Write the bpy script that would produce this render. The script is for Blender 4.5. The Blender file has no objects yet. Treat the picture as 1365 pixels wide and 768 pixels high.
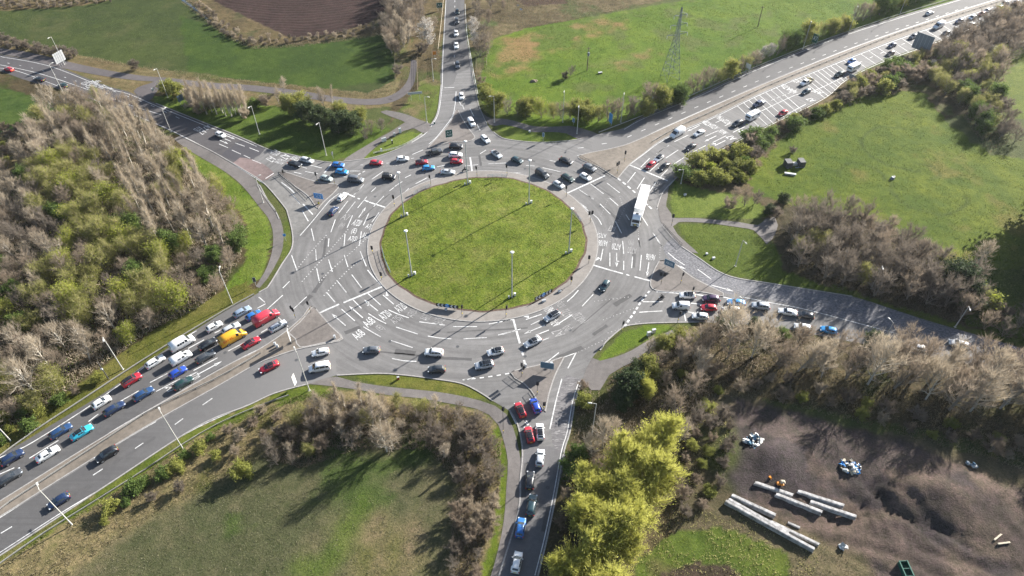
import bpy, bmesh, math, random
import numpy as np
from mathutils import Vector, Matrix
from mathutils.geometry import tessellate_polygon
random.seed(7)
SC = bpy.context.scene
COL = SC.collection
R = math.radians
# ------------------------------------------------------------------ camera geometry (survey of the photograph)
FPX, PITCH, CAMH = 922.0, R(44.6), 128.0
SP, CP = math.sin(PITCH), math.cos(PITCH)
def G(px, py, z=0.0):
    """ground point (at height z) seen at pixel px,py of the 1365x768 photograph"""
    u, v = px - 682.5, py - 384.0
    dy = FPX * CP - v * SP
    dz = -FPX * SP - v * CP
    t = (z - CAMH) / dz
    return Vector((u * t, dy * t, z))
def GP(pts, z=0.0):
    return [G(x, y, z) for x, y in pts]
def P(s):
    return [tuple(float(a) for a in t.split(',')) for t in s.split()]
def px_of(p):
    """photo pixel of world points (N,3)"""
    p = np.asarray(p, float)
    x, y, z = p[:, 0], p[:, 1], p[:, 2] - CAMH
    d = y * CP - z * SP
    v = -(y * SP + z * CP) / d * FPX
    return np.stack([x / d * FPX + 682.5, v + 384.0], 1)
SUN_AZ, SUN_EL = R(41.0), R(23.5)

def tag(o, label=None, cat=None, group=None, kind=None):
    if label: o['label'] = label
    if cat: o['category'] = cat
    if group: o['group'] = group
    if kind: o['kind'] = kind
    return o
def link(o, parent=None):
    COL.objects.link(o)
    if parent is not None: o.parent = parent
    return o
def empty(name, loc, rz=0.0, label=None, cat=None, group=None):
    o = bpy.data.objects.new(name, None)
    o.empty_display_size = .3
    o.location = loc; o.rotation_euler = (0, 0, rz)
    link(o); return tag(o, label, cat, group)
def copy_tree(o, parent=None):
    c = o.copy(); COL.objects.link(c)
    if parent is not None: c.parent = parent
    for ch in o.children: copy_tree(ch, c)
    return c

class MB:
    def __init__(s): s.v = []; s.f = []; s.m = []
    def add(s, vs, fs, m=0):
        b = len(s.v); s.v += [tuple(v) for v in vs]
        for f in fs: s.f.append([b + i for i in f]); s.m.append(m)
    def box(s, c, d, M=None, m=0, taper=1.0):
        x, y, z = (a * .5 for a in d); t = taper
        vs = [Vector((sx * x * (t if sz > 0 else 1), sy * y * (t if sz > 0 else 1), sz * z)) + Vector(c)
              for sz in (-1, 1) for sx, sy in ((-1, -1), (1, -1), (1, 1), (-1, 1))]
        if M is not None: vs = [M @ v for v in vs]
        s.add(vs, [(3, 2, 1, 0), (4, 5, 6, 7), (0, 1, 5, 4), (1, 2, 6, 5), (2, 3, 7, 6), (3, 0, 4, 7)], m)
    def tube(s, a, b, r0, r1=None, n=8, m=0, cap=True):
        a, b = Vector(a), Vector(b); r1 = r0 if r1 is None else r1
        d = (b - a).normalized()
        u = d.cross(Vector((0, 0, 1)) if abs(d.z) < .9 else Vector((1, 0, 0))).normalized(); w = d.cross(u)
        vs = []
        for p, r in ((a, r0), (b, r1)):
            for i in range(n):
                t = 2 * math.pi * i / n
                vs.append(p + (u * math.cos(t) + w * math.sin(t)) * r)
        fs = [(i, (i + 1) % n, n + (i + 1) % n, n + i) for i in range(n)]
        if cap: fs += [tuple(range(n - 1, -1, -1)), tuple(range(n, 2 * n))]
        s.add(vs, fs, m)
    def poly(s, pts, m=0):
        tris = tessellate_polygon([[Vector((p[0], p[1], 0)) for p in pts]])
        ok = []
        for t in tris:
            a, b, c = (pts[i] for i in t)
            if (b[0]-a[0])*(c[1]-a[1])-(b[1]-a[1])*(c[0]-a[0]) < 0: t = (t[0], t[2], t[1])
            ok.append(t)
        s.add(pts, ok, m)
    def strip(s, pts, w, m=0):
        """flat ribbon of width w along ground polyline"""
        pts = [Vector(p) for p in pts]; n = len(pts); vs = []
        for i, p in enumerate(pts):
            d = (pts[min(i + 1, n - 1)] - pts[max(i - 1, 0)]); d.z = 0; d.normalize()
            q = Vector((-d.y, d.x, 0)) * w * .5
            vs += [p + q, p - q]
        s.add(vs, [(2 * i + 1, 2 * i + 3, 2 * i + 2, 2 * i) for i in range(n - 1)], m)
    def bar(s, pts, w, h, m=0):
        """ribbon with thickness h above its points"""
        pts = [Vector(p) for p in pts]; n = len(pts); vs = []
        for i, p in enumerate(pts):
            d = (pts[min(i + 1, n - 1)] - pts[max(i - 1, 0)]); d.z = 0; d.normalize()
            q = Vector((-d.y, d.x, 0)) * w * .5; z = Vector((0, 0, h))
            vs += [p + q, p - q, p - q + z, p + q + z]
        fs = []
        for i in range(n - 1):
            a, b = 4 * i, 4 * i + 4
            fs += [(a + 1, b + 1, b + 2, a + 2), (a + 2, b + 2, b + 3, a + 3), (a + 3, b + 3, b, a)]
        e = 4 * (n - 1)
        fs += [(0, 1, 2, 3), (e + 3, e + 2, e + 1, e)]
        s.add(vs, fs, m)
    def mesh(s, name, mats, smooth=False):
        me = bpy.data.meshes.new(name)
        me.from_pydata(s.v, [], s.f)
        for m in (mats if isinstance(mats, (list, tuple)) else [mats]): me.materials.append(m)
        if any(s.m): me.polygons.foreach_set('material_index', s.m)
        if smooth: me.polygons.foreach_set('use_smooth', [True] * len(s.f))
        me.update(); return me
    def build(s, name, mats, parent=None, smooth=False, loc=None):
        o = bpy.data.objects.new(name, s.mesh(name, mats, smooth))
        if loc is not None: o.location = loc
        return link(o, parent)

def smooth(pts, closed=False, step=1.5):
    """Catmull-Rom through points"""
    pts = [Vector(p) for p in pts]; n = len(pts); out = []
    if n < 3 and not closed:
        return pts
    segs = n if closed else n - 1
    for i in range(segs):
        if closed: p0, p1, p2, p3 = (pts[(i + k - 1) % n] for k in range(4))
        else: p0, p1, p2, p3 = (pts[max(0, min(n - 1, i + k - 1))] for k in range(4))
        k = max(1, int((p2 - p1).length / step))
        for j in range(k):
            t = j / k
            out.append(.5 * ((2 * p1) + (p2 - p0) * t + (2 * p0 - 5 * p1 + 4 * p2 - p3) * t * t + (3 * p1 - p0 - 3 * p2 + p3) * t ** 3))
    if not closed: out.append(pts[-1])
    return out
def resample(pts, step):
    pts = [Vector(p) for p in pts]; out = [pts[0].copy()]; carry = 0.
    for a, b in zip(pts, pts[1:]):
        L = (b - a).length
        if L < 1e-6: continue
        d = step - carry
        while d <= L:
            out.append(a.lerp(b, d / L)); d += step
        carry = L - (d - step)
    return out
def inside(poly, X, Y):
    poly = np.asarray([(p[0], p[1]) for p in poly]); r = np.zeros(X.shape, bool)
    x0, y0 = poly[:, 0], poly[:, 1]; x1, y1 = np.roll(x0, -1), np.roll(y0, -1)
    for a, b, c, d in zip(x0, y0, x1, y1):
        if b == d: continue
        r ^= ((b > Y) != (d > Y)) & (X < (c - a) * (Y - b) / (d - b) + a)
    return r
def hsh(i, j, s):
    h = (i * 374761393 + j * 668265263 + s * 1442695041) & 0xFFFFFFFF
    h = ((h ^ (h >> 13)) * 1274126177) & 0xFFFFFFFF
    return ((h ^ (h >> 16)) & 0xFFFF) / 65535.0
def vnoise(X, Y, s=0):
    xi = np.floor(X).astype(np.int64); yi = np.floor(Y).astype(np.int64)
    fx, fy = X - xi, Y - yi; fx = fx * fx * (3 - 2 * fx); fy = fy * fy * (3 - 2 * fy)
    a, b, c, d = hsh(xi, yi, s), hsh(xi + 1, yi, s), hsh(xi, yi + 1, s), hsh(xi + 1, yi + 1, s)
    return (a * (1 - fx) + b * fx) * (1 - fy) + (c * (1 - fx) + d * fx) * fy
def fbm(X, Y, s=0, o=4):
    r = 0; a = .5
    for k in range(o):
        r = r + a * vnoise(X * 2 ** k, Y * 2 ** k, s + k * 17); a *= .5
    return r / (1 - .5 ** o)

# ------------------------------------------------------------------ materials
def lin(c): return tuple((x / 12.92 if x <= .04045 else ((x + .055) / 1.055) ** 2.4) for x in (a / 255. for a in c))
KA = .36
def alb(r, g, b, k=None): return tuple(a * (k or KA) for a in lin((r, g, b)))
class NT:
    def __init__(s, name):
        s.mat = bpy.data.materials.new(name); s.mat.use_nodes = True
        s.t = s.mat.node_tree; s.b = s.t.nodes['Principled BSDF']; s.out = s.t.nodes['Material Output']
    def n(s, typ, ins=None, **kw):
        nd = s.t.nodes.new(typ)
        for k, v in kw.items(): setattr(nd, k, v)
        for k, v in (ins or {}).items(): s.set(nd.inputs[k], v)
        return nd
    def set(s, sock, v):
        if isinstance(v, bpy.types.NodeSocket): s.t.links.new(v, sock)
        elif isinstance(v, tuple) and len(v) == 3 and sock.type == 'RGBA': sock.default_value = (*v, 1)
        else: sock.default_value = v
    def P(s, k, v): s.set(s.b.inputs[k], v)
    def noise(s, scale, detail=3, rough=.6, vec=None, col=False):
        nd = s.n('ShaderNodeTexNoise', {'Scale': scale, 'Detail': detail, 'Roughness': rough})
        if vec is not None: s.set(nd.inputs['Vector'], vec)
        return nd.outputs['Color' if col else 'Fac']
    def ramp(s, fac, stops):
        nd = s.n('ShaderNodeValToRGB', {'Fac': fac}); e = nd.color_ramp.elements
        while len(e) < len(stops): e.new(.5)
        for q, (p, c) in zip(e, stops): q.position = p; q.color = (*c, 1) if len(c) == 3 else c
        return nd.outputs['Color']
    def mix(s, a, b, f, mode='MIX'):
        nd = s.n('ShaderNodeMix', data_type='RGBA', blend_type=mode)
        s.set(nd.inputs[0], f); s.set(nd.inputs[6], a); s.set(nd.inputs[7], b); return nd.outputs[2]
    def math(s, op, a, b=0.0):
        nd = s.n('ShaderNodeMath', operation=op); s.set(nd.inputs[0], a); s.set(nd.inputs[1], b); return nd.outputs[0]
    def coords(s, scale=None, rot=None, kind='Object'):
        c = s.n('ShaderNodeTexCoord').outputs[kind]
        if scale or rot:
            m = s.n('ShaderNodeMapping'); s.set(m.inputs['Vector'], c)
            if scale: m.inputs['Scale'].default_value = scale
            if rot: m.inputs['Rotation'].default_value = (0, 0, rot)
            c = m.outputs[0]
        return c
    def bump(s, h, strength=.5, dist=.1):
        nd = s.n('ShaderNodeBump', {'Height': h, 'Strength': strength, 'Distance': dist}); s.P('Normal', nd.outputs[0])
def plain(name, c, rough=.6, metal=0., var=.25, scale=3., coat=0.):
    m = NT(name); v = m.coords()
    f = m.noise(scale, 3, .6, v)
    lo = tuple(x * (1 - var) for x in c); hi = tuple(min(1, x * (1 + var)) for x in c)
    m.P('Base Color', m.ramp(f, [(.3, lo), (.7, hi)])); m.P('Roughness', rough); m.P('Metallic', metal); m.P('Specular IOR Level', .2 if rough > .4 else .5)
    if coat: m.P('Coat Weight', coat)
    return m.mat
def asphalt(name, c, mott=.25, patch=.3, streak=None, rough=.85, grad=None, ring=False):
    """worn road surface: fine aggregate, broad mottling, patch seams"""
    m = NT(name); v = m.coords()
    big = m.noise(.06, 4, .6, v); mid = m.noise(.7, 4, .7, v); fine = m.noise(9, 2, .8, v)
    a = m.ramp(big, [(.3, tuple(x * (1 - patch) for x in c)), (.7, tuple(x * (1 + patch * .6) for x in c))])
    b = m.ramp(mid, [(.25, (1 - mott,) * 3), (.75, (1 + mott * .7,) * 3)])
    d = m.ramp(fine, [(.2, (.72,) * 3), (.8, (1.25,) * 3)])
    col = m.mix(a, b, 1., 'MULTIPLY'); col = m.mix(col, d, 1., 'MULTIPLY')
    if streak:
        ang, sc, lo, hi, colr, amt = streak
        w = m.coords((sc[0], sc[1], 1), ang)
        st = m.noise(1., 4, .75, w)
        col = m.mix(col, colr, m.math('MULTIPLY', m.ramp(st, [(lo, (0,) * 3), (hi, (1,) * 3)]), amt))
    if ring:      # wheel tracks polished round the circulating lanes
        sx = m.n('ShaderNodeSeparateXYZ', {0: v}); dx = m.math('ADD', sx.outputs[0], 8.2); dy = m.math('SUBTRACT', sx.outputs[1], 150.3)
        rr = m.math('SQRT', m.math('ADD', m.math('MULTIPLY', dx, dx), m.math('MULTIPLY', dy, dy))); th = m.math('ARCTAN2', dy, dx)
        cv = m.n('ShaderNodeCombineXYZ', {0: m.math('MULTIPLY', rr, .75), 1: m.math('MULTIPLY', th, 2.2)}).outputs[0]
        col = m.mix(col, m.ramp(m.noise(1., 3, .6, cv), [(.3, (.76,) * 3), (.7, (1.18,) * 3)]), 1., 'MULTIPLY')
    if grad:      # joins the neighbouring surface gradually along x or y
        ax, lo, hi, c2 = grad
        sx = m.n('ShaderNodeSeparateXYZ', {0: v}); mr = m.n('ShaderNodeMapRange', {0: m.math('ADD', sx.outputs[ax], m.math('MULTIPLY', mid, 8.)), 1: lo, 2: hi})
        col = m.mix(col, m.mix(c2, d, .6, 'MULTIPLY'), mr.outputs[0])
    m.P('Base Color', col); m.P('Roughness', rough); m.P('Specular IOR Level', .3)
    m.bump(fine, .25, .02)
    return m.mat
M = {}
RC = (.128, .124, .122)
M['road'] = asphalt('asphalt_grey', RC, .15, .18, ring=True)
M['road_dark'] = asphalt('asphalt_dark', (.062, .058, .060), .14, .2)
M['road_south_shade'] = asphalt('asphalt_south_shade', (.105, .102, .104), .18, .2)  # ordinary asphalt, with the shade on the southern road painted into its colour
M['road_patch'] = asphalt('asphalt_patch', (.048, .046, .052), .12, .15)
M['road_red'] = asphalt('asphalt_red', (.155, .115, .11), .3, .3)
M['road_pale'] = asphalt('asphalt_pale', (.16, .155, .148), .3, .3)
M['road_ne'] = asphalt('asphalt_northeast', (.078, .076, .077), .16, .15, (R(-36), (.03, .8), .42, .66, (.058, .056, .057), .7), grad=(0, 64., 26., RC))
M['road_n'] = asphalt('asphalt_north', (.078, .076, .077), .16, .15, (0, (.8, .03), .42, .66, (.058, .056, .057), .7), grad=(1, 262., 226., RC))
M['scuff_s'] = asphalt('asphalt_scuffed', (.105, .10, .103), .25, .25, (0., (.55, 3.2), .52, .68, (.33, .32, .31), .8))
M['scuff_e'] = asphalt('asphalt_worn', (.088, .088, .098), .3, .3, (R(20), (1.6, 2.6), .45, .68, (.25, .245, .25), .75))
M['apron'] = asphalt('apron_paving', (.185, .168, .152), .2, .2)
M['island'] = asphalt('island_paving', (.128, .113, .103), .3, .3)
M['path'] = asphalt('footpath', (.115, .104, .099), .25, .25)
M['path_dark'] = asphalt('track_surface', (.082, .072, .072), .2, .2)
M['reserve'] = asphalt('reserve_gravel', (.15, .128, .105), .35, .35)
M['kerb'] = plain('kerb_concrete', (.24, .23, .22), .8)
def mk_white():
    m = NT('road_paint'); v = m.coords()
    n = m.noise(1.3, 5, .75, v); n2 = m.noise(.12, 2, .5, v)
    f = m.math('ADD', m.math('MULTIPLY', n, .8), m.math('MULTIPLY', n2, .35))
    m.P('Base Color', m.mix((.53, .53, .52), (.17, .165, .16), m.ramp(f, [(.50, (0,) * 3), (.74, (.9,) * 3)])))
    m.P('Roughness', .6); return m.mat
M['white'] = mk_white()
M['worn'] = plain('worn_paint', (.24, .235, .23), .7, 0, .4, 1.5)
M['steel'] = plain('galvanised_steel', (.34, .35, .36), .55, .15, .12)
M['rail'] = plain('barrier_steel', (.32, .31, .29), .6, .2, .2)
M['pale_post'] = plain('pale_post', (.40, .395, .37), .6, 0, .1)
M['black'] = plain('black_plastic', (.018, .019, .022), .5)
M['dark_steel'] = plain('dark_steel', (.06, .062, .065), .55)
M['railing'] = plain('blue_grey_railing', (.17, .22, .27), .5)
M['sign_back'] = plain('sign_back_grey', (.16, .18, .20), .55, .1, .1)
M['sign_white'] = plain('sign_white', (.62, .62, .60), .5, 0, .08)
M['sign_green'] = plain('sign_green', (.012, .085, .06), .45, 0, .08)
M['sign_blue'] = plain('sign_blue', (.03, .22, .55), .4, 0, .08)
M['sign_slate'] = plain('sign_slate', (.09, .16, .22), .5, 0, .1)
M['orange'] = plain('orange_plastic', (.55, .20, .03), .5)
M['yellow'] = plain('yellow_plastic', (.6, .5, .04), .5)
M['red_lens'] = plain('red_lens', (.35, .02, .02), .3)
M['amber_lens'] = plain('amber_lens', (.4, .2, .02), .3)
M['green_lens'] = plain('green_lens', (.02, .2, .12), .3)
M['wood'] = plain('weathered_wood', (.16, .125, .09), .8, 0, .3)
M['pale_wood'] = plain('pale_wood', (.38, .33, .25), .8, 0, .3)
M['beam'] = plain('white_beam', (.28, .272, .265), .8, 0, .5, 1.3)
M['tyre'] = plain('tyre_rubber', (.016, .016, .017), .85)
M['rim'] = plain('alloy_rim', (.35, .36, .37), .35, .6, .1)
M['black_gloss'] = plain('black_roof_gloss', (.012, .013, .015), .15, 0, .1)
M['headlamp'] = plain('headlamp', (.6, .63, .66), .15, 0, .05)
M['taillamp'] = plain('tail_lamp', (.32, .012, .012), .3)
M['plate_w'] = plain('white_plate', (.6, .6, .58), .5)
M['plate_y'] = plain('yellow_plate', (.6, .45, .05), .5)
def mk_paint(name, metal, rough):
    m = NT(name); oi = m.n('ShaderNodeObjectInfo')
    f = m.noise(2., 2, .5, m.coords())
    m.P('Base Color', m.mix(oi.outputs['Color'], (0., 0., 0.), m.math('MULTIPLY', f, .12)))
    m.P('Metallic', metal); m.P('Roughness', rough); m.P('Coat Weight', .5); m.P('Coat Roughness', .08); return m.mat
M['paint'] = mk_paint('car_paint', .15, .38)
def mk_glass():
    m = NT('car_glass'); f = m.noise(1.2, 2, .5, m.coords())
    m.P('Base Color', m.ramp(f, [(.3, (.012, .015, .018)), (.7, (.03, .036, .042))]))
    m.P('Roughness', .06); m.P('Specular IOR Level', .7); return m.mat
M['glass'] = mk_glass()
def foliage(name, c0, c1, trans=.3, hv=.5):
    """leaf or twig material; every plant gets its own shade between c0 and c1"""
    m = NT(name); oi = m.n('ShaderNodeObjectInfo')
    f = m.noise(.9, 3, .6, m.coords())
    t = m.math('ADD', m.math('MULTIPLY', oi.outputs['Random'], hv), m.math('MULTIPLY', f, 1 - hv))
    col = m.ramp(t, [(.15, c0), (.85, c1)])
    m.P('Base Color', col); m.P('Roughness', .75); m.P('Specular IOR Level', .15)
    if trans:
        tr = m.n('ShaderNodeBsdfTranslucent'); m.set(tr.inputs['Color'], col)
        mx = m.n('ShaderNodeMixShader', {0: trans})
        m.t.links.new(m.b.outputs[0], mx.inputs[1]); m.t.links.new(tr.outputs[0], mx.inputs[2])
        m.t.links.new(mx.outputs[0], m.out.inputs['Surface'])
    return m.mat
M['bark'] = foliage('bark_grey', (.17, .145, .115), (.28, .245, .20), 0)
M['bark_grey'] = foliage('bark_light_grey', (.25, .225, .19), (.36, .33, .285), 0)
M['road_sw'] = asphalt('asphalt_southwest', (.078, .076, .076), .15, .15, (R(-40), (.035, .9), .42, .66, (.058, .056, .056), .7), grad=(0, -80., -46., RC))
M['bark_pale'] = foliage('bark_pale', (.36, .33, .28), (.52, .48, .41), 0)
M['twig_tan'] = foliage('twigs_tan', (.265, .218, .158), (.42, .355, .27), .42)
M['twig_brown'] = foliage('twigs_brown', (.19, .150, .110), (.31, .252, .192), .42)
M['twig_dark'] = foliage('twigs_dark', (.128, .106, .084), (.215, .182, .148), .40)
M['twig_olive'] = foliage('twigs_olive', (.24, .225, .09), (.37, .34, .15), .44)
M['leaf_lime'] = foliage('leaves_lime', (.20, .235, .03), (.33, .35, .06), .5)
M['leaf_willow'] = foliage('leaves_willow', (.29, .295, .05), (.50, .485, .14), .5, .25)
M['leaf_olive'] = foliage('leaves_olive', (.15, .165, .035), (.27, .275, .07), .48)
M['leaf_green'] = foliage('leaves_green', (.07, .11, .026), (.13, .18, .045), .42)
M['leaf_dark'] = foliage('leaves_dark', (.035, .055, .022), (.07, .092, .036), .3)
M['blossom'] = foliage('blossom', (.42, .40, .37), (.62, .59, .55), .3)
M['dry'] = foliage('dry_grass', (.15, .125, .07), (.28, .24, .15), .3)
M['grass_isl'] = foliage('bright_grass', (.11, .14, .028), (.235, .24, .065), .3, 0)
M['dry_olive'] = foliage('dead_grass', (.10, .10, .058), (.20, .18, .12), .25, 0)
M['grass'] = foliage('green_grass', (.075, .105, .024), (.16, .185, .05), .3, 0)
# ------------------------------------------------------------------ outlines (photo survey)
ROAD_MAIN = P("""-40,63 0,72.5 65,85 138,113 173,123 208,138 270.5,163 311,179 360,200 387,206 424,214.5 442,216.5 490,211 521,202 547.6,189.5 564,179 574,167 581.5,155 585,140
 588,113 589,75 594,0 596,-40 621,-40 619,0 620.4,37.6 625.4,70 630.4,100 635.4,125 639,143 649,165 658,176.5 669.4,184.4 692,188.5 722.9,190.6 760,188 797,179 832,170.5 855,156.6 895,140.4 932.6,125.3
 982.7,101.5 1024,84 1068,66.5 1123,45.6 1198,21.6 1273.6,0 1400,-38 1480,-55 1450,-32 1359,6 1323.7,21 1283.6,41.4 1241,57.6 1173,82.7 1128,105.5 1098,130.3 1023,167 967.6,194.5 922.5,217.5 902.5,235 885,254.7 880,264.7 876,277
 879,284 882,298 890,303 898.6,317.6 908,328.5 932.6,345 957.6,362 982.7,371 1024,377.5 1073,385.3 1136,395.3 1198,415 1238.5,428 1300,446 1365,466 1450,490 1450,530 1365,506 1300,488 1230,474 1100,449 1030,436 932.6,429.5 885,430.4 857,431.6 832,435.4 822,443 807,456.7 789.7,476.7 782,490.5
 776,506.8 767,534 759.7,576 752,601 742,656 729.6,716.4 717,768 700,830 645,830 665,768 691,682 693.5,641 696,617 696,595 690,566 679.5,547.8 668,541 656.7,534.4 641.7,524.4 616.6,511.8 581.5,505.6 541.5,500.5 504,498 448.7,500.5 436,504
 411,512 366,524.4 330,541 263,569 200.5,604.8 140,648.7 75,691 0,741 -70,785 -70,650 0,606 30,590 66,568 148,518 215,470 276,430 325,402 345,390 356,384 376,352 388.6,332 390,312 383.6,284.7 378.6,274.7 352,244 324,225.5 304.7,214 280,200
 240,180.5 133,135.3 83,120 37.6,108 0,95 -40,86""")
PATHS = {
 'west_verge_path': (P("240,181 262,190 283,202 305,216 324,227.5 341,240 350,255 357,268 366,279 374,293 378,312 376,334 368,352 356,372 346,384 341,382 352,364 360,345 364,325 363,305 357,290 345,275 332,258 318,243 300,229 275,214 250,199 232,185"), 'path'),
 'south_path': (P("411,512 436,503.5 449,502 470,508 505,514 540,518 580,522 610,527 640,534 660,541 675,552 684,570 690,592 694,612 693,641 690,682 664,768 645,810 634,810 654,768 668,715 673,680 675,650 677,616 672,590 664,566 652,553 635,545 600,538 560,531 520,527 480,520 445,515 425,513"), 'path'),
 'north_track': (P("100,-20"), None),
 'old_track': (P("-40,58 0,64 40,70 90,82 140,93 190,101 225,104 280,110 340,114 400,121 450,129 490,132 515,129 533,120 543,107 547,92 548,80 555,80 555,96 551,113 541,126 523,136 495,140 450,137 395,129 340,122 280,118 230,112 215,116 206,126 198,134 178,122 190,114 205,109 180,107 130,100 80,90 40,79 0,72 -40,64"), 'path_dark'),
 'north_junction_path': (P("458,214.5 470,205 485,196 505,184 520,176 532,168 540,163 520,155 507,149 515,147 540,152 560,160 575,166 566,178 552,171 540,174 525,181 508,190 492,204 484,212"), 'path'),
 'north_east_path': (P("639,143 645,152 655,158 668,158 685,161 710,168 735,169 760,168 778,172 797,179 785,183 772,186 755,178 735,176 710,176 690,170 670,166 660,168 652,166"), 'path'),
 'east_path': (P("879,280 895,290 930,291 985,296 1010,300 1020,292 1033,289 1037,300 1030,318 1022,326 1016,318 1005,307 985,303 940,297 905,296 897,302 903,312 918,326 931,338 920,336 905,325 890,306 881,296"), 'path'),
 'east_upper_path': (P("902,235 892,248 890,262 888,275 895,285 896,291 880,286 876,277 880,265 885,254"), 'path'),
 'south_east_path': (P("782,490.5 789.7,477 800,481 820,476 842,467 862,455 880,447 896,440 900,446 880,456 862,468 845,482 828,490 812,500 800,520 788,520 776,507"), 'path'),
}
ISL = {   # kerbed islands in the road
 'nw': P("371,230 381,230 400,236 420,242 440,245 452,247 446,256 430,271 424,278.5 413,264 404,256 390,246"),
 'n': P("609,146 616,158 625,172 633,184 622,189 606,189 594,191 576,196 570,198 582,185 595,170 603,158"),
 'se': P("879,348 893,348 920,368 940,379 964,391 964,395 930,389 869.5,385"),
 's': P("681,497 722,486 748,477 752,476 740,500 731,528 727,549 724,546 707,520 698,511"),
}
RES_NE = P("771,209 816,198 843,190 900,164.5 1024,110 1149,60 1274,17 1365,-11 1440,-34 1440,-29 1365,-4 1324,9 1274,25 1198,51 1123,80 1024,120 950,156 900,177.5 877,190 859,204 838.5,220 826,235 823,238 799,223")
RES_SW = P("414,408 424,418 440,435 457,452 430,459 396,466 360,478 341,486 290,515 208,561 125,611 0,689 -70,730 -70,712 0,668.5 148,577 293,493 342,468 380,443 405,421")
ICX, ICY, IR, AR = -8.2, 150.3, 29.2, 32.7
def dome(x, y):
    r = math.hypot(x - ICX, y - ICY) / IR
    return .12 + (.75 * (1 - r * r) if r < 1 else 0)

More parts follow.
